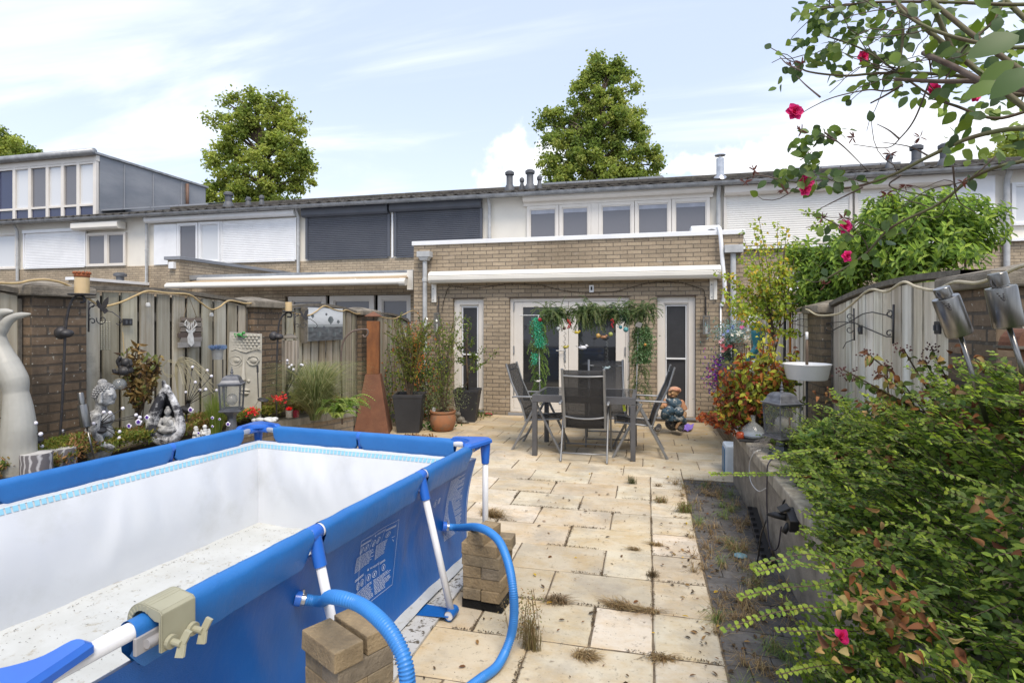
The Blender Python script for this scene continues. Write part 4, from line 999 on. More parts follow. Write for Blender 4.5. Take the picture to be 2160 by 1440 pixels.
for s in (-1,1):
    for q in ([(402+s*1,696),(402+s*6,692),(402+s*11,686),(402+s*12,680),(402+s*8,675)],[(402+s*6,692),(402+s*5,684),(402+s*6,677)],[(402+s*3,694),(402+s*1.5,687),(402+s*2.5,680)],[(402+s*10,688),(402+s*14,684)]):
        mb.tube([Q(*t) for t in q],.0045,5)
mb.build('deer_head',m_wh,o)
MB().tube([onX(387,672,X),onX(398,624,X+.02),onX(417,674,X)],.003,5).build('twine',mat('twine',(.25,.19,.12),.9),o)
# balloon picture
o=empty('picture',onX(690,690,-4.12),'unframed misty canvas print of hot air balloons on the fence','picture')
A_,B_=onX(650,648,-4.10),onX(723,650,-4.10); A2=onX(650,720,-4.10); 
m_print=mat('canvas_print',(.5,.5,.5),.5,attr=True)
y0,y1=A_.y,B_.y; z1=A_.z; z0_=A2.z; mb=MB(); nu,nv=64,52
bal=[(.63,.62,.095),(.50,.80,.035),(.86,.57,.05),(.12,.74,.045),(.3,.2,.07),(.75,.18,.06),(.55,.3,.05),(.9,.28,.05),(.1,.35,.05),(.43,.4,.04)]
def pcol(u,v):
    n=noise.noise(V((u*9,v*14,3)))
    if v>.5: c=.50+.22*math.sin((v-.5)*5)+n*.05; c=(c*.95,c*1.0,c*1.03)
    elif v>.42: c=(.30,.33,.34)
    else: k=.10+.08*n+.05*(v); c=(k*.9,k,k*1.08)
    for bu,bv,br in bal:
        dx=(u-bu)*1.15/br; dy=(v-bv)/br
        w=1 if dy>-.1 else max(.15,1+dy*.55)
        if abs(dx)<w*math.sqrt(max(0,1-min(1,abs(dy)/1.35)**2)): c=(.10+.05*(dx>0),.125+.05*(dx>0),.135+.05*(dx>0)) if br>.04 else (.09,.10,.12)
    return c
yy=[y0+(y1-y0)*i/nu for i in range(nu+1)]; zz=[z0_+(z1-z0_)*j/nv for j in range(nv+1)]
vs=[(-4.10,a,b) for b in zz for a in yy]; mb.v=vs
for j in range(nv):
    for i in range(nu): mb.f.append([j*(nu+1)+i,j*(nu+1)+i+1,(j+1)*(nu+1)+i+1,(j+1)*(nu+1)+i]); mb.c.append(pcol((i+.5)/nu,(j+.5)/nv))
mb.build('canvas_face',m_print,o)
MB().bx(-4.13,-4.102,y0,y1,z0_,z1).build('stretcher',m_wh,o)
MB().bx(-4.15,-4.10,y0-.08,y0-.01,z0_-.02,z1).build('hanging_lath',m_rail,o)
# bamboo wind chime
d=5.75;k=sc(d); o=empty('wind_chime',D(612,716,d),'bamboo wind chime with a round wooden top hanging by the second pier','wind chime')
m_bam=mat('bamboo',(.36,.315,.26),.7,col2=(.25,.21,.165),scale=12,sc=(1,1,.1))
c_=D(612,714,d); MB().lathe([(15*k,0),(15.5*k,2*k),(13*k,5*k),(5*k,9*k),(1*k,10*k)],c_,18).build('top_disc',m_conc,o,smooth=True,angle=50)
for i,(dx,dy,l,dd) in enumerate(((-14,2,44,0),(-8,2,98,-.06),(-2,3,60,-.08),(6,2,52,-.07),(12,2,88,-.03),(15,1,40,.05),(0,2,90,.06))):
    a=D(612+dx,716+dy,d+dd); b=a-V((0,0,l*k)); mb=MB().tube([a,b],.019,10,cap=False); mb.tube([a,b+V((0,0,.03))],.015,10,cap=True); mb.build('bamboo_tube',m_bam,o,smooth=True)
MB().tube([D(600,712,d),D(617,672,d),D(622,712,d)],.002,4).build('cord',m_rope,o)
# bucket of blue heather hanging on a post
d=5.3;k=sc(d); o=empty('hanging_bucket',D(459,758,d),'zinc bucket of blue grey heather hung on a thin stake','flower bucket')
c_=D(459,758,d); MB().lathe([(9.5*k,0),(10.5*k,6*k),(12*k,20*k),(13*k,22*k),(12*k,23*k),(11*k,15*k)],c_,18,cap=False).lathe([(9.5*k,.001),(.001,.002)],c_,18).lathe([(11*k,17*k),(.001,18*k)],c_,18,cap=False).build('bucket',mat('zinc_bucket',(.42,.43,.43),.5,.3,col2=(.3,.31,.31),scale=14),o,smooth=True,angle=40)
mb=MB()
for i in range(420):
    a=R.uniform(0,2*pi); r_=R.random()**.5*11*k; p_=c_+V((r_*math.cos(a),r_*math.sin(a),19*k)); dr=V((math.cos(a)*r_/(11*k)*.9,math.sin(a)*r_/(11*k)*.9,1)).normalized()
    mb.leaf(p_,dr+rv(.2),rv(),R.uniform(8,15)*k,1.5*k,jit((.17,.24,.36),.25))
mb.build('heather',leafmat('leaf'),o)
MB().tube([D(449,758,d+.03),D(449,830,d+.03)],.006,5).tube([D(470,758,d+.03),D(470,845,d+.03)],.006,5).build('stake',m_iron,o)
# hanging dark monkey with glass globe
d=4.15;k=sc(d); o=empty('hanging_ornament',D(262,790,d),'dark seated monkey ornament on a chain with a clear glass globe below','ornament')
mb=MB().ball(D(266,764,d),(9*k,9*k,9.5*k)).ball(D(262,782,d),(12*k,12*k,10*k)).tube([D(254,776,d),D(248,762,d-.02),D(254,752,d-.02)],4*k,8).tube([D(270,776,d),D(277,768,d-.03),D(274,758,d-.03)],3.5*k,8).tube([D(252,786,d),D(241,784,d-.04),D(240,778,d-.04)],4*k,8).ball(D(276,780,d),(4*k,6*k,7*k))
mb.build('monkey',mat('dark_resin',(.035,.033,.033),.5),o,remesh=.005)
MB().lathe([(1*k,13*k),(6*k,11.5*k),(11*k,7*k),(13.5*k,0),(12*k,-6*k),(7*k,-10*k),(1*k,-11*k)],D(252,810,d),18).build('glass_globe',glassmat('clear_glass',(.30,.32,.33),.03,trans=.55),o,smooth=True)
MB().tube([D(262,745,d),D(259,700,d)],.003,5).build('chain',m_rope,o)
# dangling shell strings under the first butterfly bracket
o=empty('shell_chime',onX(222,672,-4.0),'pale string chimes hanging under the larger butterfly bracket','wind chime'); 
for x in (214,219,225,231):
    mb=MB(); 
    for j in range(14): mb.ball(onX(x,680+j*4.3,-4.0),(.008,.008,.009),6,4)
    mb.build('shell_string',mat('shell',(.36,.34,.26),.7),o,smooth=True)
# firefly stake lights
m_ball=mat('white_ball',(.80,.78,.84),.35)
def firefly(base,balls,d,label,panel=True):
    k=sc(d); B_=D(*base,d); o=empty('firefly_light',B_,label,'solar light','black firefly stake lights with white balls')
    MB().lathe([(.028,-.03),(.05,-.008),(.05,.008),(.02,.02),(.012,.05)],B_,14,M=Matrix.Rotation(.4,3,'Y')).build('solar_cup',m_fit,o,smooth=True,angle=40)
    MB().tube([B_,B_-V((0,0,.12))],.006,6).build('ground_spike',m_fit,o)
    for i,(x,y) in enumerate(balls):
        dd=d+R.uniform(-.12,.12); E=D(x,y,dd); mid=B_.lerp(E,.5)+V((0,0,.02))
        st_=MB().tube([B_+V((0,0,.03)),mid,E],[.004,.0028,.0028],5); st_.tube([E.lerp(mid,.18),E],.0055,6); s_=st_.build('stem',m_iron,o,smooth=True); MB().ball(E,.0125,10,7).build('white_ball',m_ball,s_,smooth=True)
firefly((71,925),[(-20,872),(-25,895),(75,892),(86,915),(88,941),(5,905),(-10,930),(12,868)],3.55,'firefly light at the far left with stems spread over the whale tail')
firefly((208,905),[(132,909),(219,869),(232,870),(259,861),(252,910),(251,923),(287,875),(295,880),(197,893)],3.95,'firefly light in front of the grey bust')
firefly((394,862),[(406,774),(437,781),(446,793),(412,806),(392,827),(422,822),(434,821),(457,823)],4.75,'firefly light between the teardrop sculpture and the left lantern')
firefly((603,836),[(606,760),(606,766),(615,770),(610,774),(619,779),(635,769),(638,770)],5.5,'firefly light below the bamboo wind chime')
# folded solar lamp by the panel, bed wall trinkets
d=5.2;k=sc(d); o=empty('solar_stake',D(553,850,d),'black solar stake light with a flat round head against the face panel','solar light')
MB().tube([D(543,770,d),D(545,838,d)],.005,6).tube([D(543,770,d),D(543.5,785,d)],.009,6).build('stake_rod',m_iron,o); MB().lathe([(.045,-.008),(.05,0),(.045,.008)],D(555,843,d),18,M=Matrix.Rotation(.25,3,'Y')).build('solar_disc',m_fit,o,smooth=True,angle=40)
def rock(x,y,d,r,lab,name='snail_ornament'):
    pass
d=5.75;k=sc(d); o=empty('ornament',D(655,860,d),'black and white striped armadillo like ornament on the left bed coping','ornament')
M=Matrix.Rotation(.35,3,'Y')
MB().ball(D(656,849,d),(17*k,11*k,10*k),18,12,M=M).build('body',m_fit,o,smooth=True)
mb=MB()
for i in range(7):
    t=-.8+i*.26; rr_=10.3*k*math.sqrt(1-t*t*.9); cc=D(656,849,d)+M@V((t*17*k,0,0)); 
    mb.tube([cc+M@V((.006*math.sin(a*2),rr_*math.cos(a)*1.07,rr_*math.sin(a))) for a in [2*pi*j/20 for j in range(21)]],.9*k,5)
mb.build('stripes',m_zinc,o); MB().ball(D(668,860,d-.03),(6*k,6*k,5*k)).build('head',m_fit,o,smooth=True)
for x,y,c1,lab,w in ((610,872,(.25,.06,.05),'glass jar with red flowers on the left bed coping',9),(624,872,(.12,.01,.015),'dark red glass candle holder on the left bed coping',8)):
    d=5.35;k=sc(d); c_=D(x,y+8,d); o=empty('candle_holder',c_,lab,'candle holder')
    MB().lathe([(w*.72*k,0),(w*.8*k,2*k),(w*.8*k,15*k),(w*.7*k,15*k),(w*.7*k,3*k)],c_,16).build('glass_cup',glassmat('cup%d'%w,c1 if w==8 else (.3,.27,.22),.1,trans=.2),o,smooth=True,angle=40)
    if w==9:
        mb=MB()
        for i in range(60): mb.leaf(c_+V((0,0,14*k)),V((R.uniform(-1,1),R.uniform(-1,1),R.uniform(.4,1.6))),rv(),R.uniform(5,10)*k,3*k,jit((.62,.03,.03),.3))
        mb.build('red_flowers',leafmat('leaf'),o)
d=5.0; k=sc(d); o=empty('figurine',D(560,892,d),'reclining white figurine with open hand on the left bed coping','figurine')
MB().ball(D(548,885,d),(11*k,7*k,5*k)).ball(D(569,884,d),(15*k,7*k,5*k)).ball(D(580,883,d),(8*k,5*k,4*k)).ball(D(536,886,d),(6*k,5*k,4*k)).tube([D(556,884,d-.03),D(572,889,d-.05),D(583,886,d-.04)],2.5*k,7).build('figurine_body',m_wh,o,remesh=.004)
# rusty chiminea
m_rust=mat('rusty_steel',(.20,.088,.048),.85,.1,col2=(.145,.065,.038),scale=7,bmp=.3,bscale=80,dirt=(.14,.055,.03),dscale=5,dlo=.5,dhi=.75)
m_rusthi=mat('rusty_steel_orange',(.26,.10,.034),.85,.1,col2=(.145,.058,.024),scale=8,sc=(1,1,.4),bmp=.3,bscale=80)
c_=onZ(788,911,0); dd=(c_-C0).dot(V((-ST,CT,0))); k=dd/FPX
o=empty('garden_chimney',c_,'tall rusty steel garden chimney with a pyramid cap','garden chimney')
zz=lambda y: 1.58+(CY-y)*k
M=Matrix.Rotation(TH+.1,3,'Z')
def sq(mb,pr):
    vs=[]
    for r_,z in pr:
        for a in range(4): t=pi/4+a*pi/2; vs.append(c_+M@V((r_*1.414*math.cos(t),r_*1.414*math.sin(t),z)))
    mb.add(vs,[(i*4+j,i*4+(j+1)%4,(i+1)*4+(j+1)%4,(i+1)*4+j) for i in range(len(pr)-1) for j in range(4)]+[(3,2,1,0),tuple((len(pr)-1)*4+j for j in range(4))]); return mb
c2=c_; sq(MB(),[(36*k,0),(15*k,zz(788))]).build('fire_box',m_rust,o,bevel=.004)
sq(MB(),[(12.5*k,zz(788)),(12.5*k,zz(677))]).build('flue',m_rusthi,o,bevel=.004)
sq(MB(),[(16*k,zz(668)),(16*k,zz(666)),(1*k,zz(657))]).build('pyramid_cap',m_rust,o,bevel=.002)
MB().tube([c_+V((0,0,zz(677))),c_+V((0,0,zz(664)))],.006,5).build('cap_stem',m_iron,o)
# ================================================================= POOL
ZR=.75
FR,FL=V((-1.126,3.664,0)),V((-2.994,3.834,0)); NR,NL=V((-1.385,.92,0)),V((-3.38,1.0,0))
def bluemat(name,c1,c2,rough=.4):
    m,nt,N,L,p=nodes(name); g=N.new('ShaderNodeNewGeometry').outputs['Position']
    L.new(setmix(N,L,noise_(N,L,g,2.2,4,.6,lo=.3,hi=.7),c1,c2),p.inputs['Base Color']); p.inputs['Roughness'].default_value=rough; p.inputs['Specular IOR Level'].default_value=.4
    v=N.new('ShaderNodeTexVoronoi'); v.inputs['Scale'].default_value=330; L.new(g,v.inputs[0]); nz=noise_(N,L,g,5,5,.6,sc=(1,1,.45),lo=0,hi=1); ma=N.new('ShaderNodeMath'); ma.operation='MULTIPLY_ADD'; L.new(v.outputs['Distance'],ma.inputs[0]); ma.inputs[1].default_value=.04; L.new(nz,ma.inputs[2]); bump(N,L,p,ma.outputs[0],.5,.02); MATS[name]=m; return m
m_blue=bluemat('blue_pvc',(.008,.095,.36),(.012,.125,.43)); m_sleeve=bluemat('blue_sleeve',(.02,.14,.42),(.028,.17,.48),.38)
m_bluepl=mat('blue_plastic',(.025,.13,.55),.28,col2=(.03,.16,.60),scale=4)
m_wtube=mat('white_powdercoat',(.74,.75,.77),.3,col2=(.66,.67,.69),scale=5)
m_liner=mat('pool_liner',(.66,.68,.70),.42,col2=(.61,.63,.665),scale=1.6,bmp=.06,bscale=5,dirt=(.50,.51,.50),dscale=2,dlo=.55,dhi=.85)
m_floor,nt,N,L,p=nodes('pool_floor'); g=N.new('ShaderNodeNewGeometry').outputs['Position']
c=setmix(N,L,noise_(N,L,g,1.7,6,.65,lo=.4,hi=.7),(.57,.585,.57),(.45,.455,.42))
c=setmix(N,L,noise_(N,L,g,16,6,.75,lo=.58,hi=.68),c,(.36,.33,.26)); c=setmix(N,L,noise_(N,L,g,60,3,.6,lo=.685,hi=.71),c,(.08,.07,.05))
L.new(c,p.inputs['Base Color']); p.inputs['Roughness'].default_value=.5
pool=empty('frame_pool',((FR+FL+NR+NL)/4),'large empty rectangular blue frame pool with a white inside','swimming pool')
corn=[FR,FL,NL,NR]; cen=(FR+FL+NR+NL)/4
def inward(a,b):
    n=V((-(b-a).y,(b-a).x,0)).normalized()
    return n if (cen-(a+b)/2).dot(n)>0 else -n
sides=[('R',NR,FR),('F',FR,FL),('L',FL,NL),('N',NL,NR)]
def wrinkle(p_,s=1): return noise.noise(V((p_.x*2.4+p_.y*2.4,p_.z*1.3,5)))*.02*s+abs(noise.noise(V((p_.x*5+p_.y*5+p_.z*2.5,p_.z*.8,11))))*.014*s+noise.noise(V(((p_.x+p_.y)*7,p_.z*2,9)))*.004*s
def folds(s,t):
    e=min(s,1-s); a_=math.sin(pi*min(1,t*1.1))*min(1,e*40); f=.010*math.sin(46*e+4*t)*math.exp(-(e/.10)**2)
    for k_ in (.383,.703): f+=.007*math.exp(-((s-k_-(t-.2)*.05)/.014)**2)+.006*math.exp(-((s-k_-.05+(t-.2)*.12)/.012)**2)
    return f*a_
gaps={'R':[.383,.703],'F':[.5],'L':[.26,.60],'N':[.5]}
def sag(t,key): # the rim sleeve dips slightly between joints
    return 0
mosaic=MB(); band_in=MB(); inner=MB(); outer=MB(); seam=MB()
insets=[]
for key,a,b in sides:
    Ln=(b-a).length; n=inward(a,b); u=(b-a)/Ln; nu=int(Ln/.03); cr=.06
    def P(t,off,z): return a+u*(off+(Ln-2*off)*t)+n*off+V((0,0,z))
    # outside skin, hanging from the sleeve; empty pool bellies inwards
    def fo(s,t):
        z=ZR-.10-(ZR-.13)*t if t<1 else .03
        z=(ZR-.09)*(1-t)+.02*t
        bel=.02+.055*math.sin(pi*t)*(.55+.45*math.sin(pi*s))+wrinkle(P(s,0,z),1.6*math.sin(pi*min(1,t*1.3))*min(1,8*s*(1-s)))
        bel=bel+.05*t*(1-math.sin(pi*t)*.3)+folds(s,t)
        return P(s,bel-.012,z)
    outer.grid(fo,nu,20)
    def fi(s,t):
        q_=fo(s,min(1,t)); return q_+n*.012
    inner.grid(lambda s,t:(fo(s,t)+n*.014+V((0,0,0))),nu,20)
    # mosaic strip just under the sleeve on the inside
    zt,zb=ZR-.105,ZR-.14; m=int(Ln/.0325)
    for i in range(m):
        s0,s1=i/m,(i+1)/m; w=s1-s0
        def Q(s,z): 
            tt=((ZR-.09)-z)/((ZR-.09)-.02); q_=fo(s,tt)+n*.018; return q_
        c1=(.22,.60,.78); c2=(.62,.70,.74); c3=(.27,.55,.70)
        mosaic.add([Q(s0,zt),Q(s1,zt),Q(s1,zt-.006),Q(s0,zt-.006)],[(0,1,2,3)],c2)
        mosaic.add([Q(s0,zt-.006),Q(s0+w*.72,zt-.006),Q(s0+w*.72,zb),Q(s0,zb)],[(0,1,2,3)],c3)
        mosaic.add([Q(s0,zt-.008),Q(s0+w*.72,zt-.008),Q(s0+w*.72,zt-.016),Q(s0,zt-.016)][:4],[(0,1,2,3)],c1) if False else None
outer.build('outer_wall',m_blue,pool,smooth=True); inner.build('inner_liner',m_liner,pool,smooth=True)
mosaic.build('mosaic_strip',mat('mosaic',(.5,.5,.5),.4,attr=True),pool)
ins=.13
fc=[c_+(cen-c_).normalized()*.16 for c_ in (FR,FL,NL,NR)]
def ff(s,t):
    a=fc[3].lerp(fc[0],t); b=fc[2].lerp(fc[1],t); q=a.lerp(b,s); q.z=.035+.012*noise.noise(V((q.x*3,q.y*3,0)))+.006*noise.noise(V((q.x*9,q.y*9,0))); return q
MB().grid(lambda s,t: (lambda q: q)(ff(-.06+1.12*s,-.04+1.08*t)),60,60).build('pool_floor',m_floor,pool,smooth=True)
# rim tubes + fabric sleeves
for key,a,b in sides:
    Ln=(b-a).length; u=(b-a)/Ln; n=inward(a,b); z=V((0,0,ZR))
    MB().tube([a+u*.02+z,b-u*.02+z],.024,16).build('rim_tube',m_wtube,pool,smooth=True)
    cuts=sorted(gaps[key]); g_=.035 if key in 'RN' else .014; segs=[]; s=.17 if key!='R' else .30
    for c_ in cuts: segs.append((s,c_*Ln-g_)); s=c_*Ln+g_
    segs.append((s,Ln-.17))
    for (s0,s1) in segs:
        mb=MB(); m=int((s1-s0)/.02)
        prof=[]
        for i in range(13):
            t=i/12; an=math.radians(-35+250*t)
            prof.append((math.cos(an)*.031,math.sin(an)*.031))
        # local (n,z): outside leg, over the tube, inside leg
        pr=[(-.008,-.112),(-.022,-.07),(-.030,-.03)]+[(-.031*math.cos(t),.031*math.sin(t)) for t in [pi*i/10 for i in range(11)]]+[(.030,-.03),(.026,-.07),(.022,-.105),(.012,-.112)]
        def fs(s,t,pr=pr,s0=s0,s1=s1):
            x=t*(len(pr)-1); i=min(int(x),len(pr)-2); f=x-i; pn=pr[i][0]*(1-f)+pr[i+1][0]*f; pz=pr[i][1]*(1-f)+pr[i+1][1]*f
            L_=s0+(s1-s0)*s; e=min(s*(s1-s0),(1-s)*(s1-s0))
            cut=max(0,1-e/.035); 
            if pz<-.02: pz=pz*(1-cut*.45)
            q=a+u*L_; w=noise.noise(V((q.x*9+q.y*9,pz*25,2)))*.0035+noise.noise(V((q.x*40,q.y*40,pz*30)))*.001
            return q+n*(pn+w)+V((0,0,ZR+pz+w*.5))
        mb.grid(fs,max(m,4),len(pr)-1); mb.build('rim_sleeve',m_sleeve,pool,smooth=True)
    # T joints with splayed legs
    for c_ in cuts:
        q=a+u*(c_*Ln)+z
        jw=1 if key in 'RN' else .62; mb=MB().tube([q-u*.03*jw,q-u*.024*jw,q+u*.024*jw,q+u*.03*jw],[.027,.031,.031,.027],14); dn=(-n*.26+V((0,0,-1))).normalized()
        mb.tube([q+dn*.01,q+dn*.13],[.027,.025],14)
        j=mb.build('t_joint',m_bluepl,pool,smooth=True,angle=40)
        for s_ in ((-1,1) if key in 'RN' else ()): MB().tube([q+u*s_*.032,q+u*s_*.052],.028,14).build('white_collar',m_wtube,j,smooth=True)
        ft=q+dn*(ZR-.035)/abs(dn.z)
        lg=MB().tube([q+dn*.10,ft],.019,14).build('leg',m_wtube,pool,smooth=True)
        MB().tube([ft-u*.035,ft+u*.035],.024,14).build('foot_bar',m_wtube,lg,smooth=True,angle=40)
        st=MB(); inn=ft+n*.33; inn.z=.012; st.prism([inn-u*.07,inn+u*.07,ft+u*.045+V((0,0,-.005)),ft-u*.045+V((0,0,-.005))],(0,0,.003)); st.tube([ft-u*.04,ft+u*.04],.0265,12,cap=False)
        st.build('ground_strap',m_blue,lg,smooth=True,angle=40)
# corner caps and legs
for i,c_ in enumerate(corn):
    out=(c_-cen); out.z=0; out=V((math.copysign(1,out.x),math.copysign(1,out.y),0)); 
    nb=[corn[(i+1)%4],corn[(i-1)%4]]; u1=(nb[0]-c_).normalized(); u2=(nb[1]-c_).normalized()
    od=-(u1+u2).normalized()
    q=c_+V((0,0,ZR))
    tip=q+od*.05
    # rounded triangular cap
    base=[]
    A=q+u1*.17; B=q+u2*.17
    outl=[]
    for k in range(9):
        t=k/8; ang=t
        outl.append(A.lerp(B,t)+(u1+u2).normalized()*(.02*math.sin(pi*t)))
    rnd=[]
    side1=[A-u2*.032,q-u2*.032*1.0+u1*.05]; corner=[]
    for k in range(7):
        t=k/6; v_=(-u2*(1-t)-u1*t).normalized(); corner.append(q+od*.045+v_*.05)
    poly=corner+[B-u1*.034,B+u2*.02-u1*.024,B+u2*.03-u1*.002,B+u2*.018+u1*.02]+[B.lerp(A,t)+(u1+u2).normalized()*(-.045*math.sin(pi*t)) for t in (.2,.4,.6,.8)]+[A+u1*.018+u2*.02,A+u1*.03-u2*.002,A+u1*.02-u2*.024,A-u2*.034]
    poly=[p_ for p_ in bez(poly+[poly[0]],3)[:-1]]
    cap=MB(); zc=V((0,0,.030)); mid=sum(poly,V((0,0,0)))/len(poly); top=[p_+zc+(mid-p_)*.10+V((0,0,.014)) for p_ in poly]; lo=[p_+zc for p_ in poly]; lo2=[p_+V((0,0,.012)) for p_ in poly]
    k=len(poly); cap.add(top+lo+lo2,[tuple(range(k))]+[(r_*k+j,r_*k+(j+1)%k,(r_+1)*k+(j+1)%k,(r_+1)*k+j) for r_ in (0,1) for j in range(k)])
    cp=cap.build('corner_cap',m_bluepl,pool,bevel=.004,seg=2)
    l0=q+od*.055
    MB().tube([l0+V((0,0,.01)),l0+V((0,0,-.03)),l0+V((0,0,-.13))],[.035,.034,.026],14).tube([q+u1*.02,q+u1*.10-V((0,0,.0))],.029,12).tube([q+u2*.02,q+u2*.10],.029,12).build('elbow',m_bluepl,cp,smooth=True,angle=40)
    MB().tube([l0+V((0,0,-.1)),V((l0.x,l0.y,.0))],.0205,14).build('leg',m_wtube,pool,smooth=True)
# printed notices on the outer wall: fine white lines, rings and the heading
a,b=NR,FR; u=(b-a).normalized(); n=inward(a,b); Ln=(b-a).length
def wallpt(s,z,e=.0045):
    S_=s/Ln; t=((ZR-.09)-z)/((ZR-.09)-.02)
    q=a+u*s+V((0,0,z)); 
    bel=.02+.055*math.sin(pi*t)*(.55+.45*math.sin(pi*S_))+wrinkle(a+u*s+V((0,0,z)),1.6*math.sin(pi*min(1,t*1.3))*min(1,8*S_*(1-S_)))+.05*t*(1-math.sin(pi*t)*.3)+folds(S_,t)
    return q+n*(bel-.012-e)
m_print2=mat('white_print',(.62,.68,.80),.6)
def strip(mb,s0,s1,z,h): 
    k=max(1,int((s1-s0)/.02))
    for i in range(k):
        x0=s0+(s1-s0)*i/k; x1=s0+(s1-s0)*(i+1)/k
        mb.add([wallpt(x0,z),wallpt(x1,z),wallpt(x1,z+h),wallpt(x0,z+h)],[(0,1,2,3)])
def ring(mb,s,z,r,w=.0022,cross=True):
    n_=16
    for i in range(n_):
        a0,a1=2*pi*i/n_,2*pi*(i+1)/n_
        mb.add([wallpt(s+rr*math.cos(t),z+rr*math.sin(t)) for rr,t in ((r-w,a0),(r,a0),(r,a1),(r-w,a1))],[(0,1,2,3)])
    if cross:
        x=r*.66; q=[(-x,-x),(-x+.003,-x),(x,x),(x-.003,x)]
        mb.add([wallpt(s+i,z+j) for i,j in q],[(0,1,2,3)])
        x=r*.35; mb.add([wallpt(s-x,z-r*.5),wallpt(s+x*.4,z-r*.5),wallpt(s+x*.3,z+r*.4),wallpt(s-x*.5,z+r*.4)],[(0,1,2,3)])
def wtext(mb,txt,s,z,h):
    cu=bpy.data.curves.new('t','FONT'); cu.body=txt; cu.size=h*1.35; ob=bpy.data.objects.new('t',cu); S.collection.objects.link(ob)
    dg=bpy.context.evaluated_depsgraph_get(); dg.update(); me=bpy.data.meshes.new_from_object(ob.evaluated_get(dg))
    mb.add([wallpt(s+v.co.x,z+v.co.y,.005) for v in me.vertices],[tuple(p_.vertices) for p_ in me.polygons])
    bpy.data.objects.remove(ob)
def notice(s0,s1,z0,z1,dense):
    mb=MB(); w=s1-s0; h=z1-z0
    if not dense:
        for z in (z0,z1-.0015): strip(mb,s0,s1,z,.0018)
        for s in (s0,s1-.0018): strip(mb,s,s+.0018,z0,h)
    def block(zt,zb_,cols=2,step=.0068):
        z=zt
        while z>zb_:
            for c_ in range(cols):
                x0=s0+.008+c_*w/cols; x=x0; xe=x0+(w/cols-.014)*R.choice([1,1,.93,.6,.85])
                while x<xe: 
                    l=R.uniform(.008,.028); strip(mb,x,min(x+l,xe),z,.0028); x+=l+.0035
            z-=step
    if dense: block(z1,z0,1,.0066)
    else:
        for zt in (z1-.008,z1-h*.52):
            wtext(mb,'WARNING',s0+w*.44,zt-.017,.012)
            mb.add([wallpt(s0+w*.385,zt-.017),wallpt(s0+w*.425,zt-.017),wallpt(s0+w*.405,zt-.004)],[(0,1,2)])
            for f in (.12,.24,.42,.55,.80): ring(mb,s0+w*f,zt-.052,.0165)
            strip(mb,s0+w*.33,s0+w*.335,zt-.075,.05); strip(mb,s0+w*.66,s0+w*.665,zt-.075,.06)
            for f in (.04,.70): 
                for k in range(2): strip(mb,s0+w*f,s0+w*(f+.25),zt-.018-k*.006,.003)
            block(zt-.082,zt-h*.44,2)
    return mb.build('printed_notice',m_print2,pool)
# pixels (790,1170)-(862,1095) near notice
notice(1.45,1.77,.22,.565,False)
notice(2.36,2.60,.22,.60,True)
mb=MB(); ring(mb,2.20,.515,.022); 
for k in range(6): strip(mb,2.235,2.26,.50+k*.006,.003)
mb.build('printed_icon',m_print2,pool)
# white board under the pool edge
m_board=mat('foam_board',(.56,.56,.54),.8,col2=(.46,.45,.42),scale=3,dirt=(.09,.075,.05),dscale=34,dlo=.54,dhi=.60)
mb=MB()
for i in range(1500):
    r_=R.random()
    if r_<.45: s,t=R.gauss(.42,.16),R.gauss(.72,.10)
    elif r_<.75: s,t=R.random(),R.random()
    else: s,t=(R.random(),R.choice([.012,.985])) if R.random()<.4 else (R.choice([.02,.975]),R.random())
    if not(.01<s<.99 and .01<t<.99): continue
    q=ff(s,t); q.z+=.004; mb.leaf(q,V((R.uniform(-1,1),R.uniform(-1,1),.05)),V((0,0,1))+rv(.3),R.choice([.006,.008,.012,.02]),.004,jit(R.choice([(.12,.10,.06),(.20,.17,.11),(.06,.05,.035)]),.2))
tag(mb.build('pool_debris',leafmat('debris',.05,.8,.1,1.0),origin=cen),'specks of dirt and dry bits lying on the white pool floor','dirt',kind='stuff')
o=tag(MB().prism([V((-1.45,-.2,.004)),V((-1.11,-.2,.004)),V((-1.07,3.45,.004)),V((-1.45,3.45,.004))],(0,0,.014)).build('ground_board',m_board,origin=(-1.2,1.5,0)),'white flat board specked with dirt sticking out under the pool','board')
# ---------------------------------------------------------------- filter hoses
m_hose=mat('blue_hose',(.035,.20,.55),.4,col2=(.04,.23,.62),scale=5)
def hose(pts,r,label,plain=0.0):
    P=bez(pts,14); 
    # resample evenly
    Ls=[0]; 
    for a_,b_ in zip(P[:-1],P[1:]): Ls.append(Ls[-1]+(b_-a_).length)
    st=.0030; n_=int(Ls[-1]/st); Q=[];rad=[];j=0
    for i in range(n_+1):
        s=i*st
        while j<len(Ls)-2 and Ls[j+1]<s: j+=1
        Q.append(P[j].lerp(P[j+1],(s-Ls[j])/max(1e-6,Ls[j+1]-Ls[j]))); f=s/Ls[-1]
        ribbed=not (plain and f>plain[0] and f<plain[1]); rad.append(r*(1.0 if (i%3!=0 or not ribbed) else .80))
    o=empty('pool_hose',P[0],label,'hose','ribbed blue pool hoses')
    MB().tube(Q,rad,14).build('ribbed_tube',m_hose,o,smooth=True)
    d0=(Q[6]-Q[0]).normalized()
    MB().tube([Q[0]+d0*.005,Q[0]+d0*.02],r*1.12,16,cap=False).tube([Q[0]+d0*.012+V((0,0,r*1.1)),Q[0]+d0*.012+V((0,0,r*1.1+.014))],.005,6).build('hose_clamp',m_steel,o,smooth=True,angle=40)
    MB().tube([Q[0]-d0*.02,Q[0]+d0*.004],[r*1.35,r*1.35],16).build('wall_flange',m_bluepl,o,smooth=True,angle=40)
    return o
w1=wallpt(1.62,.455,0) if False else None
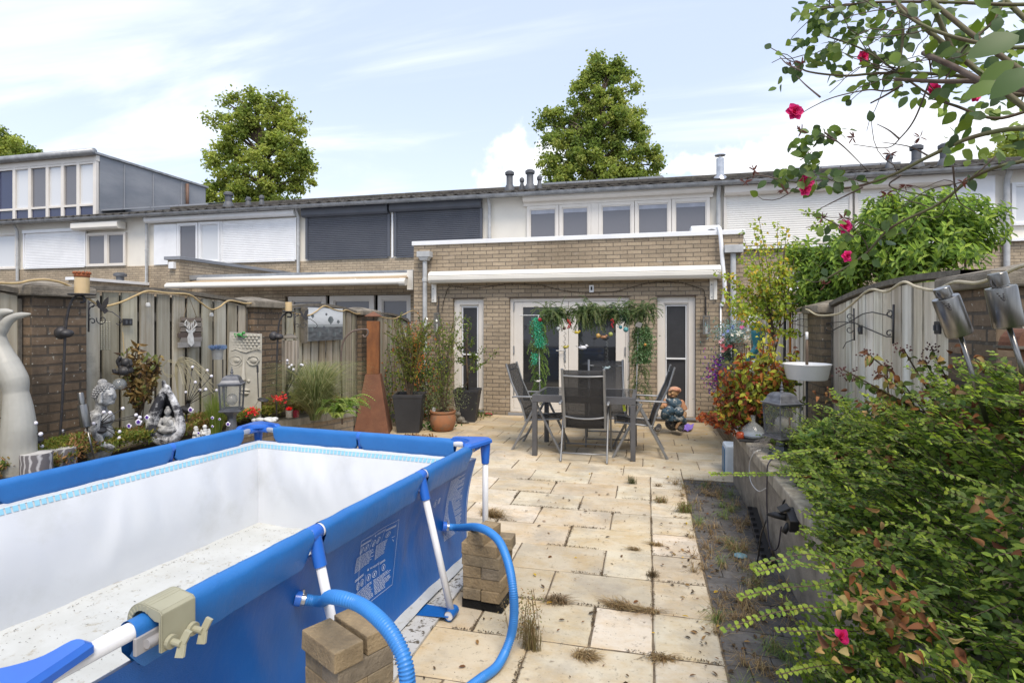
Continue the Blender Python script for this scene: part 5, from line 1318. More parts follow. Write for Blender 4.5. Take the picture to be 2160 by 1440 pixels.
def onwall(x,y):
    # intersect the view ray with the outer wall plane
    r_=ray(x,y); nn=n; q0=a+n*.05
    t=(q0-C0).dot(nn)/r_.dot(nn); return C0+r_*t
hs=onwall(940,1110); h1=[hs,hs+V((.08,-.0,.0)),onD(1010,1112,3.02),onD(1048,1135,2.85),onD(1070,1180,2.72),onD(1082,1240,2.62),onD(1084,1300,2.62),onD(1075,1350,2.62),onZ(1050,1402,.03),onZ(1012,1432,.03),onZ(960,1470,.03)]
for i,p_ in enumerate(h1): 
    if p_.z<.026: h1[i]=V((p_.x,p_.y,.026))
hose(h1,.0215,'ribbed blue hose arching past the far brick stack to the paving',(.80,.9))
hs=onwall(634,1262); h2=[hs,hs+V((.09,-.0,.0)),onD(700,1258,1.72),onD(760,1275,1.62),onD(812,1318,1.52),onD(845,1370,1.47),onD(858,1420,1.45),onD(860,1490,1.45),onD(850,1600,1.45)]
hose(h2,.0215,'ribbed blue hose arching over the near brick stack')
# ---------------------------------------------------------------- brick stacks
def sbrick(name,c1,c2): return mat(name,c1,.92,col2=tuple(v*.8 for v in c2),scale=13,bmp=.8,bscale=70,dirt=tuple(v*.5 for v in c2),dscale=22,dlo=.62,dhi=.75)
SB=[sbrick('loose_brick_tan',(.33,.245,.14),(.27,.20,.115)),sbrick('loose_brick_grey',(.27,.22,.155),(.21,.17,.12)),sbrick('loose_brick_sand',(.30,.235,.145),(.23,.18,.115))]
def mbrick(c_,rz,label,m,grp,sz=(.21,.10,.064)):
    o=tag(MB().box((0,0,0),sz).build('loose_brick',m,bevel=.0035,seg=2),label,'brick',grp)
    # slightly irregular body
    for v in o.data.vertices: v.co+=V((R.uniform(-.002,.002),R.uniform(-.002,.002),R.uniform(-.001,.001)))
    o.location=c_; o.rotation_euler=(0,0,rz); return o
# far stack: base centre from the photo
c0=onZ(1030,1283,0.0); c0=V((c0.x-.02,c0.y+.07,0)); h=.064; k_=0
names=['bottom','second lowest','third lowest','fourth lowest','fifth lowest','upper','second highest','top']
base=MB().box((0,0,.03),(.24,.20,.055)); ob=base.build('dark_block',m_block,bevel=.006); ob.location=c0; ob.rotation_euler=(0,0,-.1); tag(ob,'dark concrete block under the far brick stack','block')
z=.055
rz0=-.1
lay=[(1,'first'),(2,'second'),(1,'third'),(2,'fourth'),(1,'fifth')]
for li in range(4):
    rot=rz0+R.uniform(-.03,.03); zz_=z+h/2
    R2=Matrix.Rotation(rot,3,'Z'); side=li%2
    h=.061
    nm=['lowest course','second course','third course','fourth course','fifth course','sixth course'][li]
    for j,sgn in enumerate((-1,1)):
        o_=R2@(V((sgn*.054,0,0)) if side==0 else V((0,sgn*.054,0))) ; rr=rot+(pi/2 if side==0 else 0)
        lab=('left' if sgn<0 else 'right') if side==0 else ('front' if sgn<0 else 'rear')
        mbrick(c0+o_+V((R.uniform(-.004,.004),R.uniform(-.004,.004),zz_)),rr,'%s brick in the %s of the far brick stack'%(lab,nm),SB[R.randrange(3)],'loose bricks of the far stack',(.225,.105,.06))
    z+=h+.001
mbrick(c0+V((-.02,-.06,z+h/2)),rz0+.0,'long tan brick lying across the front below the top of the far stack',SB[0],'loose bricks of the far stack')
mbrick(c0+V((.03,.055,z+h/2)),rz0+.1,'rear tan brick below the top of the far stack, touching the hose',SB[2],'loose bricks of the far stack')
mbrick(c0+V((-.02,-.01,z+h*1.5+.001)),1.35,'topmost brick of the far stack, under the hose',SB[0],'loose bricks of the far stack')
# near stack
d=1.62; c1=onD(760,1370,1.60); top=onD(760,1300,1.62).z
zt=.555; base=V((-.985,1.72,0)); nC=7; h=.066
rz1=-.50
for li in range(8):
    z=zt-.066*(li+1)+.0
    if z<-.01: break
    rot=rz1+R.uniform(-.04,.04); R2=Matrix.Rotation(rot,3,'Z'); side=li%2
    nm=['top','second','third','fourth','fifth','sixth','seventh','lowest'][li]
    for sgn in (-1,1):
        if li==0: off=R2@V((0,sgn*.053,0)); rr=rot
        else:
            off=R2@(V((sgn*.053,0,0)) if side else V((0,sgn*.053,0))); rr=rot+(pi/2 if side else 0)
        lab=('left','right')[sgn>0] if (side and li) else ('front','rear')[sgn>0]
        mbrick(base+off+V((0,(-.02 if (li==0 and sgn<0) else 0),z+h/2)),rr,'%s brick in the %s course of the near brick stack'%(lab,nm),SB[0] if li==0 else SB[R.randrange(3)],'loose bricks of the near stack',(.21,.104,.065))
# ---------------------------------------------------------------- skimmer bracket on the rim
m_beige=mat('beige_plastic',(.36,.345,.24),.45,col2=(.32,.305,.21),scale=6); m_beige2=mat('grey_plastic',(.38,.37,.37),.5)
# local frame on the near rim: along u, outward -n, up
s0=None
q=None
r_=ray(405,1298); t_=(ZR+.02-H)/r_.z
hit=C0+r_*t_; s_=(hit-a).dot(u); q=a+u*s_+V((0,0,ZR))
Lf=lambda x,y,z: q+u*x*.86-n*y*.86+V((0,0,z*.86))
o=empty('skimmer_bracket',q,'beige plastic hanging bracket with wing bolts clamped over the near pool rim','bracket')
arc=[( .055*math.cos(t)*1.0, .055*math.sin(t)+.005) for t in [pi-pi*.62*i/8 for i in range(9)]]
outer_=[(-.066,-.03)]+[(-.066*math.cos(pi*i/16),.005+.064*math.sin(pi*i/16)) for i in range(0,11)]+[(.075,.055),(.085,.045),(.085,-.075)]
innr=[(.072,-.075),(.072,.02),(.055,.02)]+[(.047*math.cos(t),.0+.045*math.sin(t)) for t in [pi*.25+pi*.75*i/8 for i in range(9)]]+[(-.052,-.03)]
mb=MB(); pr=outer_+innr
for x0 in (-.062,.056): mb.prism([Lf(x0,y,z) for y,z in pr],u*.006)
k=len(outer_); 
for i in range(k-1):
    y0_,z0_=outer_[i]; y1_,z1_=outer_[i+1]
    A=[Lf(-.062,y0_,z0_),Lf(.062,y0_,z0_),Lf(.062,y1_,z1_),Lf(-.062,y1_,z1_)]; c_=V((0,0,0))
    inn=[Lf(-.062,y0_*.93,z0_*.93),Lf(.062,y0_*.93,z0_*.93),Lf(.062,y1_*.93,z1_*.93),Lf(-.062,y1_*.93,z1_*.93)]
    mb.add(A+inn,[(0,1,2,3),(7,6,5,4),(0,4,5,1),(3,2,6,7),(0,3,7,4),(1,5,6,2)])
for t in range(1,8):
    an=pi-pi*t/11; mb.beam(Lf(-.061,.047*math.cos(an),.045*math.sin(an)),Lf(-.061,.062*math.cos(an),.06*math.sin(an)+.004),.004,.008)
bodyo=mb.build('bracket_body',m_beige,o,bevel=.0015)
for x_ in (-.035,.045):
    mb=MB().tube([Lf(x_,.035,-.045),Lf(x_,.135,-.05)],.009,12).tube([Lf(x_,.086,-.049),Lf(x_,.10,-.05)],.019,14)
    cc=Lf(x_,.135,-.05)
    for s_ in (-1,1): mb.add([cc+(-n)*-.012+u*0, cc+(-n)*.012, cc+(-n)*.020+u*s_*.012+V((0,0,s_*.028)), cc-(-n)*.006+u*s_*.016+V((0,0,s_*.030)),cc+(-n)*-.012+u*.008, cc+(-n)*.012+u*.008, cc+(-n)*.020+u*(s_*.012+.008)+V((0,0,s_*.028)), cc-(-n)*.006+u*(s_*.016+.008)+V((0,0,s_*.030))],[(0,1,2,3),(7,6,5,4),(0,4,5,1),(1,5,6,2),(2,6,7,3),(3,7,4,0)])
    mb.build('wing_bolt',m_beige,o,bevel=.001)
mb=MB(); mb.prism([Lf(-.115,.03,-.065),Lf(-.115,.03,-.01),Lf(-.03,.03,-.01),Lf(-.03,.03,-.065)],-n*.012); mb.build('clamp_pad',m_beige2,o,bevel=.002)
MB().tube([Lf(-.09,.055,-.035),Lf(.05,.055,-.04)],.013,12).build('clamp_rod',m_beige2,o,smooth=True,angle=40)
# ================================================================= TABLE, CHAIRS, PATIO THINGS
m_tab=mat('table_frame',(.13,.13,.135),.45,.3,col2=(.10,.10,.105),scale=5); m_tglass=glassmat('table_glass',(.03,.032,.035),.06,trans=.25)
tx0,tx1,ty0,ty1,tz=-1.34,-.13,6.55,7.42,.73
o=empty('garden_table',((tx0+tx1)/2,(ty0+ty1)/2,0),'rectangular grey metal garden table with a dark glass top','table')
mb=MB(); w=.045
mb.bx(tx0,tx1,ty0,ty0+w,tz-.085,tz); mb.bx(tx0,tx1,ty1-w,ty1,tz-.085,tz); mb.bx(tx0,tx0+w,ty0+w,ty1-w,tz-.085,tz); mb.bx(tx1-w,tx1,ty0+w,ty1-w,tz-.085,tz)
mb.build('table_frame',m_tab,o,bevel=.003)
MB().bx(tx0+w,tx1-w,ty0+w,ty1-w,tz-.008,tz-.002).build('glass_top',m_tglass,o)
for x in (tx0,tx1-.06):
    for y in (ty0,ty1-.06): MB().bx(x+.001,x+.059,y+.001,y+.059,0,tz-.088).build('leg',m_tab,o,bevel=.003)
m_alu=mat('chair_aluminium',(.30,.305,.31),.42,.45,col2=(.24,.245,.25),scale=8)
m_tex=glassmat('textilene',(.03,.03,.032),.7,trans=.26)
def chair():
    o=empty('garden_chair',(0,0,0),'x','chair','folding garden chairs')
    bt=[(-.14,.36),(-.20,.56),(-.33,.84),(-.40,1.07)]
    mb=MB()
    for s in (-1,1): mb.tube([(s*.235,y,z) for y,z in bt],.0125,10,sq=1.3)
    mb.tube(bez([(-.235,-.375,.99),(-.12,-.395,.985),(0,-.40,.983),(.12,-.395,.985),(.235,-.375,.99)],3),.010,8)
    mb.tube(bez([(-.235,-.18,.50),(-.12,-.21,.485),(0,-.22,.48),(.12,-.21,.485),(.235,-.18,.50)],3),.010,8)
    mb.build('back_frame',m_alu,o,smooth=True,angle=40)
    pr=[(-.13,.36),(-.19,.54),(-.325,.84),(-.395,1.055)]
    bb=MB().grid(lambda a,b:(lambda q:V((-.228+.456*a,q[0]-.018*math.sin(pi*a),q[1])))((lambda t:(pr[min(int(t*3),2)][0]*(1-(t*3-min(int(t*3),2)))+pr[min(int(t*3),2)+1][0]*(t*3-min(int(t*3),2)),pr[min(int(t*3),2)][1]*(1-(t*3-min(int(t*3),2)))+pr[min(int(t*3),2)+1][1]*(t*3-min(int(t*3),2))))(b)),8,9)
    bb.build('backrest',m_tex,o,smooth=True,solid=.004)
    mb=MB()
    for s in (-1,1): mb.tube([(s*.235,-.16,.37),(s*.235,.27,.41),(s*.235,.29,.40)],.0125,10)
    mb.tube([(-.235,.285,.40),(.235,.285,.40)],.0125,8); mb.build('seat_frame',m_alu,o,smooth=True,angle=40)
    MB().grid(lambda a,b:V((-.225+.45*a,-.15+.42*b,.375+.035*b-.018*math.sin(pi*a))),8,6).build('seat',m_tex,o,smooth=True,solid=.004)
    for s in (-1,1):
        MB().tube([(s*.262,.03,.64),(s*.262,-.30,.02),(s*.262,-.315,0)],.0125,10,sq=1.3).build('leg',m_alu,o,smooth=True,angle=40)
        MB().tube([(s*.285,-.02,.64),(s*.285,.30,.02),(s*.285,.31,0)],.0125,10,sq=1.3).build('leg',m_alu,o,smooth=True,angle=40)
        MB().tube([(s*.272,-.31,.655),(s*.272,-.29,.665),(s*.272,.09,.675),(s*.272,.11,.665)],[.012,.017,.017,.012],10,sq=.7).build('armrest',m_alu,o,smooth=True)
    MB().tube([(-.262,-.27,.09),(.262,-.27,.09)],.010,8).build('crossbar',m_alu,o,smooth=True); MB().tube([(-.285,.265,.09),(.285,.265,.09)],.010,8).build('crossbar',m_alu,o,smooth=True)
    return o
c0_=chair()
spots=[((-.71,6.68,0),0.02,'folding chair in front of the table, its mesh back towards the viewer'),((-1.32,7.06,0),-pi/2-.05,'folding chair at the left end of the table, seen from its side'),((-.10,7.0,0),pi/2+.06,'folding chair at the right end of the table, seen from its side'),((-.52,7.55,0),pi+.12,'folding chair behind the table in front of the patio doors')]
for i,(l,rz,lab) in enumerate(spots):
    o=c0_ if i==0 else copy_tree(c0_); o.location=l; o.rotation_euler=(0,0,rz); o['label']=lab
d=6.5; o=empty('tag',D(1314,845,d),'yellow paper tag hanging from the front edge of the table','tag')
MB().prism([D(1312,844,d),D(1317,843,d),D(1321,866,d),D(1315,867,d)],(0,-.003,0)).build('paper',mat('yellow_tag',(.66,.78,.06),.6),o); MB().tube([D(1314,844,d),D(1314,838,d)],.0015,4).build('string',m_rope,o)
# garland frame clamped to the table
m_leaf=leafmat('leaf'); m_twig=mat('twig_bark',(.12,.085,.055),.9,col2=(.07,.05,.035),scale=30)
gd=7.55
o=empty('garland_frame',D(1240,816,gd),'thin white rod frame clamped to the table and hung with pine and fern garlands','garland frame')
MB().tube([D(1097,665,gd),D(1378,664,gd)],.007,8).build('top_rod',m_wh,o,smooth=True)
for x,x2 in ((1136,1139),(1347,1342)): MB().tube([D(x,665,gd),D(x2,840,gd-.1)],.008,8).build('post',m_wh,o,smooth=True)
GREENS=[(.085,.13,.05),(.12,.165,.06),(.055,.09,.035),(.15,.18,.07)]
def frond(mb,p,dr,L,n,nl,nw,col,droop=.6,stem=None):
    # drooping sprig lined with needles
    p=V(p); dr=V(dr).normalized(); st=L/n; pts=[p.copy()]
    for i in range(n):
        dr=(dr+V((0,0,-droop*st/L*1.6))).normalized(); p=p+dr*st; pts.append(p.copy())
        for s in (-1,1):
            sdv=dr.cross(V((R.uniform(-.3,.3),R.uniform(-.3,.3),1))).normalized()*s; q=(sdv+dr*.7+V((0,0,-.35))).normalized()
            mb.leaf(p,q,rv(),nl*R.uniform(.7,1.1),nw,jit(col,.2))
    if stem is not None: stem.tube(pts[::2]+[pts[-1]] if len(pts)>3 else pts,.0022,4)
needles=MB(); stem=MB(); NW=.0075
# along the rod from 1135 to 1365
for i in range(760):
    x=R.uniform(1140,1374); t=(x-1140)/232; y=664-8*t+R.uniform(-9,6)*(.7+t); 
    ang=R.uniform(-1,1); dr=V((ang*.6,R.uniform(-.5,.5),R.uniform(-.5,.5)))
    L=R.uniform(.10,.24)*(1.25 if (1148<x<1185 or 1215<x<1260) else (1 if x>1300 else .75))
    if 1182<x<1212 and R.random()<.75: continue
    frond(needles,D(x,y,gd+R.uniform(-.08,.08)),dr+V((0,0,R.uniform(-.2,.7))),L,int(L/.009),.026,NW,R.choice(GREENS),R.uniform(.7,2.0),stem if R.random()<.3 else None)
# left column
for i in range(230):
    t=R.random(); x=1137+R.gauss(0,5); y=672+t*170
    s=R.choice((-1,1)); dr=V((s*R.uniform(.3,1),R.uniform(-.5,.2),R.uniform(0,.6)))
    L=R.uniform(.08,.19); frond(needles,D(x,y,gd+R.uniform(-.05,.05)),dr,L,int(L/.009),.022,NW,R.choice([(.13,.20,.05),(.16,.23,.06),(.09,.15,.045)]),2.2)
# right column fern
for i in range(240):
    t=R.random(); x=1352+R.gauss(0,4); y=672+t*165
    s=R.choice((-1,1)); dr=V((s*R.uniform(.3,1),R.uniform(-.5,.2),R.uniform(.1,.8)))
    L=R.uniform(.10,.20); frond(needles,D(x,y,gd+R.uniform(-.05,.05)),dr,L,int(L/.011),.023,NW,R.choice(GREENS),2.0)
needles.build('pine_garland',m_leaf,o); stem.build('garland_stems',m_twig,o)
ivy=MB()
for i in range(1500):
    t=R.random(); x=1356+R.gauss(0,9.5)+4*math.sin(t*4); y=690+t*75
    ivy.leaf(D(x,y,gd-.03+R.uniform(-.08,.08)),rv()+V((0,0,-.4)),rv(),R.uniform(.022,.042),.018,jit(R.choice([(.08,.15,.055),(.12,.20,.09),(.16,.24,.12)]),.2))
for i in range(160): ivy.leaf(D(1318+R.gauss(0,9),674+R.gauss(0,5),gd-.05+R.uniform(-.05,.05)),rv()+V((0,0,-.4)),rv(),R.uniform(.018,.03),.016,jit((.06,.12,.07),.2))
ivy.build('ivy_garland',m_leaf,o)
tin=MB()
for i in range(1500):
    t=R.random()**.9; x=1131+t*9+R.gauss(0,5.5); y=670+t*62
    if i>1250: t=R.random(); x=1128+R.gauss(0,4); y=745+t*25
    tin.leaf(D(x,y,gd-.08+R.uniform(-.05,.05)),rv()+V((0,0,-.2)),rv(),R.uniform(.018,.035),.007,jit((.04,.32,.18),.3))
tin.build('tinsel_garland',leafmat('tinsel',.1,.25,.8),o)
def orn(x,y,lab,kind,col,r=.022,name='hanging_ornament',grp=None):
    r=r*1.3; q=D(x,y,gd-.12); o=empty(name,q,lab,'ornament',grp); k=gd/FPX
    m=mat('orn_%02x%02x%02x'%tuple(int(c*255) for c in col),col,.3,col2=tuple(c*.7 for c in col),scale=40)
    if kind=='ball': MB().ball(q,(r,r,r*1.05),14,10).build('bauble',m,o,smooth=True)
    if kind=='berries':
        mb=MB()
        for i in range(16): mb.ball(q+V((R.gauss(0,.012),R.gauss(0,.012),-i*.0075)),.0095,8,6)
        mb.build('berries',m,o,smooth=True)
    if kind=='bird':
        mb=MB().ball(q,(r*1.7,r*.9,r*.8)).ball(q+V((r*1.5,0,r*.7)),r*.6).tube([q+V((r*1.9,0,r*.7)),q+V((r*2.5,0,r*.6))],[r*.2,.001],6).prism([q+V((-r*1.2,0,.0)),q+V((-r*2.8,-r*.3,r*.9)),q+V((-r*2.6,r*.4,r*.3))],(0,.003,.003)).prism([q+V((r*.4,0,r*.3)),q+V((-r*.9,-r*1.1,r*1.3)),q+V((-r*1.1,-r*.3,r*.4))],(0,.003,.003))
        mb.build('bird_body',m,o,remesh=.003)
    MB().tube([q+V((0,0,r*.8)),V((q.x,q.y+.1,D(x,664,gd).z))],.0006,4).build('thread',m_iron,o)
orn(1139,674,'red bauble at the top of the left garland column','ball',(.45,.02,.03),.02)
orn(1200,674,'red berry string beside the meeting stiles of the doors','berries',(.5,.02,.03))
orn(1292,673,'red berry string in the right half of the garland','berries',(.5,.02,.03))
orn(1217,701,'yellow and orange bird ornament under the middle of the garland','bird',(.55,.42,.03),.018)
orn(1262,708,'gold bauble left of the brown flower ornament','ball',(.60,.36,.10),.024)
orn(1273,711,'brown flower like ornament among the gold baubles','bird',(.38,.18,.08),.02)
orn(1288,705,'pale green bauble on the right half of the garland','ball',(.36,.40,.10),.023)
orn(1309,690,'left teal bauble near the right end of the rod','ball',(.03,.18,.22),.018)
orn(1320,695,'right teal bauble near the right end of the rod','ball',(.10,.32,.33),.026)
orn(1193,732,'yellow bird ornament hanging above the door handle','bird',(.45,.38,.04),.017)
orn(1229,733,'white bird ornament with spread wings in front of the right door pane','bird',(.66,.66,.68),.026)
orn(1280,776,'pale dragonfly ornament hanging lowest over the front chair','bird',(.40,.50,.52),.017)
orn(1178,693,'silver bauble left of the doors meeting stiles','ball',(.42,.44,.44),.022)
orn(1190,692,'dark brown bauble beside the silver bauble','ball',(.09,.05,.04),.018)
orn(1135,804,'small white heart ornament low on the left garland column','bird',(.66,.62,.56),.014)
orn(1361,727,'small orange bauble in the right ivy column','ball',(.55,.25,.04),.014)
for x0_,y0_,y1_,lab in ((1191,700,780,'black wire string of stars hanging over the door handle'),(1281,715,765,'glass and bead string hanging over the right door pane')):
    mb=MB(); q=[D(x0_+2*math.sin(i*2.1),y0_+(y1_-y0_)*i/20,gd-.1) for i in range(21)]; mb.tube(q,.002,4)
    for p_ in q: 
        for j in range(3): mb.tube([p_-rv(.012),p_+rv(.012)],.0016,4)
    o=tag(mb.build('bead_string',m_iron if x0_<1200 else m_lglass,origin=q[0]),lab,'ornament')
d=gd-.15; q=D(1347,685,d); o=empty('solar_charger',q,'small black solar panel clipped to the right end of the garland','solar panel')
M=Matrix.Rotation(.35,3,'Y')@Matrix.Rotation(-.5,3,'X'); MB().box(q,(.08,.012,.08),M=M).build('panel',m_fit,o,bevel=.003); MB().tube([q,q+V((.045,.03,.0))],.008,6).build('clip',m_fit,o)
# ---------------------------------------------------------------- seated figure (garden statue of a workman)
def skin(verts,edges,radii,name,m,parent,sub=2):
    me=bpy.data.meshes.new(name); off=rootloc(parent); me.from_pydata([tuple(V(v)-off) for v in verts],edges,[]); o=bpy.data.objects.new(name,me); S.collection.objects.link(o); o.parent=parent; ROOT[o.name]=off
    md=o.modifiers.new('skin','SKIN'); 
    for i,r_ in enumerate(radii):
        sv=me.skin_vertices[0].data[i]; sv.radius=(r_,r_) if isinstance(r_,(int,float)) else r_; sv.use_root=(i==0)
    md.use_smooth_shade=True; s_=o.modifiers.new('sub','SUBSURF'); s_.levels=sub; s_.render_levels=sub
    me.materials.append(m); return o
g0=onZ(1410,908,0); dd=8.05; k=dd/FPX
G=lambda x,y,q=0: onD(x,y,dd+q)
G=lambda x,y,q=0: onD(x+7,y,dd+q)
o=empty('gnome_statue',V((G(1410,900).x,G(1410,900).y,0)),'seated workman garden statue in a cap, tan shirt and painted blue overalls','statue')
m_gskin=mat('statue_skin',(.42,.25,.12),.55,col2=(.30,.17,.08),scale=30); m_gshirt=mat('statue_shirt',(.48,.24,.12),.7,col2=(.40,.19,.10),scale=20)
m_gover=bwmat('statue_overalls',(.035,.075,.11),(.50,.49,.44),.52,.60,14); m_gcap=mat('statue_cap',(.55,.36,.24),.7,col2=(.5,.2,.12),scale=16)
m_boot=bwmat('statue_boot',(.03,.03,.035),(.35,.32,.28),.5,.65,18)
# torso, overalls, legs crouched
body=[G(1412,886),G(1412,872),G(1414,856),G(1415,845),G(1414,838)]
skin(body+[G(1400,850,-.05),G(1427,852,.0),G(1396,866,-.16),G(1393,882,-.1),G(1430,880,-.12),G(1437,893,-.02)],[(0,1),(1,2),(2,3),(3,4),(3,5),(3,6),(0,7),(7,8),(0,9),(9,10)],[.11,.125,.105,.07,.045,.06,.06,.07,.055,.07,.05],'torso',m_gover,o)
MB().ball(G(1414,850,.01),(.115,.08,.06),16,10).ball(G(1405,866,-.12),(.075,.09,.07)).ball(G(1424,868,-.10),(.075,.1,.075)).build('overall_bib',m_gover,o,remesh=.008)
# shirt sleeves
mb=MB().ball(G(1429,853,.0),(.065,.065,.075)).tube([G(1429,852,0),G(1436,866,-.03)],[.062,.058],12).ball(G(1397,850,0),(.055,.055,.065)).tube([G(1397,850,0),G(1391,859,-.06)],[.05,.05],12).ball(G(1413,850,.03),(.11,.08,.075)).build('shirt',m_gshirt,o,remesh=.007)
# bare forearms with hands
def hand(w,dr,s=1):
    pass
for arm in ([(1436,866,-.03),(1437,876,-.07),(1430,887,-.12),(1425,893,-.14)],[(1391,859,-.06),(1385,858,-.12),(1379,855,-.15)]):
    P=[G(*q) for q in arm]; dr=(P[-1]-P[-2]).normalized(); sdv=dr.cross(V((0,0,1))).normalized(); pv=[*P,P[-1]+dr*.02]; ed=[(i,i+1) for i in range(len(pv)-1)]; rr=[.045]+[.036]*(len(P)-3)+[.030,.022,.022]
    base=len(pv)-1
    for f_,(a_,l_) in enumerate(((-.016,.042),(-.005,.05),(.006,.046),(.016,.038))):
        p1=P[-1]+dr*.03+sdv*a_; p2=p1+dr*l_*.6+V((0,0,-.006)); p3=p2+dr*l_*.35+V((0,0,-.015)); i0=len(pv); pv+= [p1,p2,p3]; ed+= [(base,i0),(i0,i0+1),(i0+1,i0+2)]; rr+=[.0085,.0075,.006]
    t1=P[-1]+sdv*.026+dr*.008; t2=t1+dr*.028+sdv*.006; i0=len(pv); pv+=[t1,t2]; ed+=[(base,i0),(i0,i0+1)]; rr+=[.009,.007]
    skin(pv,ed,rr[:len(pv)],'forearm',m_gskin,o)
hc=G(1413,828)
mb=MB().ball(hc,(.066,.07,.082),18,14).ball(G(1414,838),(.042,.045,.05)).ball(G(1411,830,-.065),(.014,.02,.016)).ball(G(1405,832,-.045),(.022,.02,.02)).ball(G(1419,832,-.045),(.022,.02,.02)).ball(G(1412,836,-.05),(.026,.02,.014)).ball(G(1423,829,.0),(.012,.016,.022)).ball(G(1404,830,.0),(.012,.016,.022)).tube([G(1404,824,-.058),G(1409,823,-.066),G(1418,823,-.062),G(1421,825,-.05)],.008,6)
hd_=mb.build('head',m_gskin,o,remesh=.0045)
for x in (1408,1416): MB().ball(G(x,827,-.062),.0065,8,6).build('eye',m_fit,hd_,smooth=True)
MB().tube([G(1407,834.5,-.064),G(1411,836,-.07),G(1416,834.5,-.065)],.003,5).build('mouth',mat('lip',(.2,.06,.04),.6),hd_)
MB().ball(G(1416,821,.0),(.078,.08,.042),18,10).ball(G(1424,823,.03),(.04,.05,.04)).tube([G(1403,824,-.05),G(1411,821,-.07),G(1421,822,-.055)],.012,8).build('cap',m_gcap,o,remesh=.006)
for x,y,q in ((1380,904,-.12),(1428,903,-.14)): MB().ball(G(x,y,q),(.05,.085,.04)).ball(G(x+3,y-4,q+.06),(.04,.04,.05)).build('boot',m_boot,o,remesh=.007)
MB().ball(G(1412,893,.02),(.11,.10,.10)).build('rock_seat',m_boot,o,smooth=True)
# small things on the paving
o=tag(MB().grid(lambda a,b:onZ(1438+20*a+6*b,910-13*b,.01)+V((0,0,.03*abs(math.sin(a*5+b*3)))),8,6).build('cloth',mat('purple_cloth',(.26,.17,.60),.8),origin=onZ(1447,905,0),solid=.004),'crumpled purple cloth on the paving by the right window','cloth')
q=onZ(1030,876,0); o=empty('sandal',q,'small red and black shoe lying on the paving by the left window','shoe'); MB().ball(q+V((0,0,.025)),(.075,.035,.025)).build('shoe_body',mat('shoe_red',(.30,.02,.03),.5),o,smooth=True); MB().ball(q+V((0,0,.012)),(.08,.038,.012)).build('sole',m_fit,o,smooth=True)
# pots
m_pot=mat('anthracite_pot',(.022,.023,.026),.6,col2=(.035,.036,.04),scale=3); m_terra=mat('terracotta',(.36,.15,.065),.75,col2=(.26,.12,.06),scale=6,bmp=.15,dirt=(.20,.14,.09),dscale=8,dlo=.5,dhi=.68)
m_potsoil=mat('pot_soil',(.06,.042,.028),.95,bmp=.5)
def sqpot(c_,rt,rb,h_,rz,label,name='plant_pot'):
    o=empty(name,c_,label,'plant pot','tall tapered dark pots'); M=Matrix.Rotation(rz,3,'Z')
    def sqp(mb,pr,cap=True):
        vs=[]
        for r_,z in pr:
            for a_ in range(4): t=pi/4+a_*pi/2; vs.append(c_+M@V((r_*1.414*math.cos(t),r_*1.414*math.sin(t),z)))
        mb.add(vs,[(i*4+j,i*4+(j+1)%4,(i+1)*4+(j+1)%4,(i+1)*4+j) for i in range(len(pr)-1) for j in range(4)]+([(3,2,1,0)] if cap else [])); return mb
    sqp(MB(),[(rb,0),(rb,.02),(rt*.97,h_-.05),(rt,h_-.045),(rt,h_),(rt-.02,h_),(rt-.03,h_-.06)]).build('pot_wall',m_pot,o,bevel=.004)
    MB().add([c_+M@V((i*(rt-.02),j*(rt-.02),h_-.04)) for i,j in ((-1,-1),(1,-1),(1,1),(-1,1))],[(0,1,2,3)]).build('pot_soil',m_potsoil,o); return o
c_=onZ(857,912,0); pA=c_+V((0,.12,0)); sqpot(pA,.215,.16,.555,.25,'bigger dark tapered pot, right of the rusty garden chimney')
c_=onZ(983,889,0); pB=c_+V((0,.08,0)); sqpot(pB,.205,.14,.52,.15,'dark tapered pot standing in front of the left narrow window')
c_=onZ(928,911,0); pC=c_+V((0,.12,0)); k=8.3/FPX
o=empty('terracotta_pot',pC,'round weathered terracotta pot between the two dark pots','plant pot')
MB().lathe([(.11,0),(.15,.02),(.185,.10),(.195,.17),(.18,.25),(.172,.268),(.19,.27),(.195,.285),(.19,.30),(.17,.30),(.16,.25)],pC,28,cap=False).build('pot_wall',m_terra,o,smooth=True,angle=50)
MB().lathe([(.165,.27),(.001,.275)],pC,20,cap=False).build('pot_soil',m_potsoil,o)
q=onZ(971,893,0); o=empty('cat_figurine',q,'small dark lying cat figurine between the terracotta pot and the dark pot','figurine')
MB().ball(q+V((0,.0,.06)),(.075,.06,.06)).ball(q+V((-.03,-.02,.15)),(.045,.045,.045)).ball(q+V((.05,0,.03)),(.07,.05,.03)).tube([q+V((-.055,-.02,.18)),q+V((-.06,-.02,.21))],[.014,.003],6).tube([q+V((-.015,-.02,.185)),q+V((-.01,-.02,.215))],[.014,.003],6).tube([q+V((.08,0,.03)),q+V((.15,-.02,.02))],.012,6).build('cat_body',mat('cat_resin',(.07,.065,.055),.6,col2=(.2,.18,.14),scale=30),o,remesh=.006)
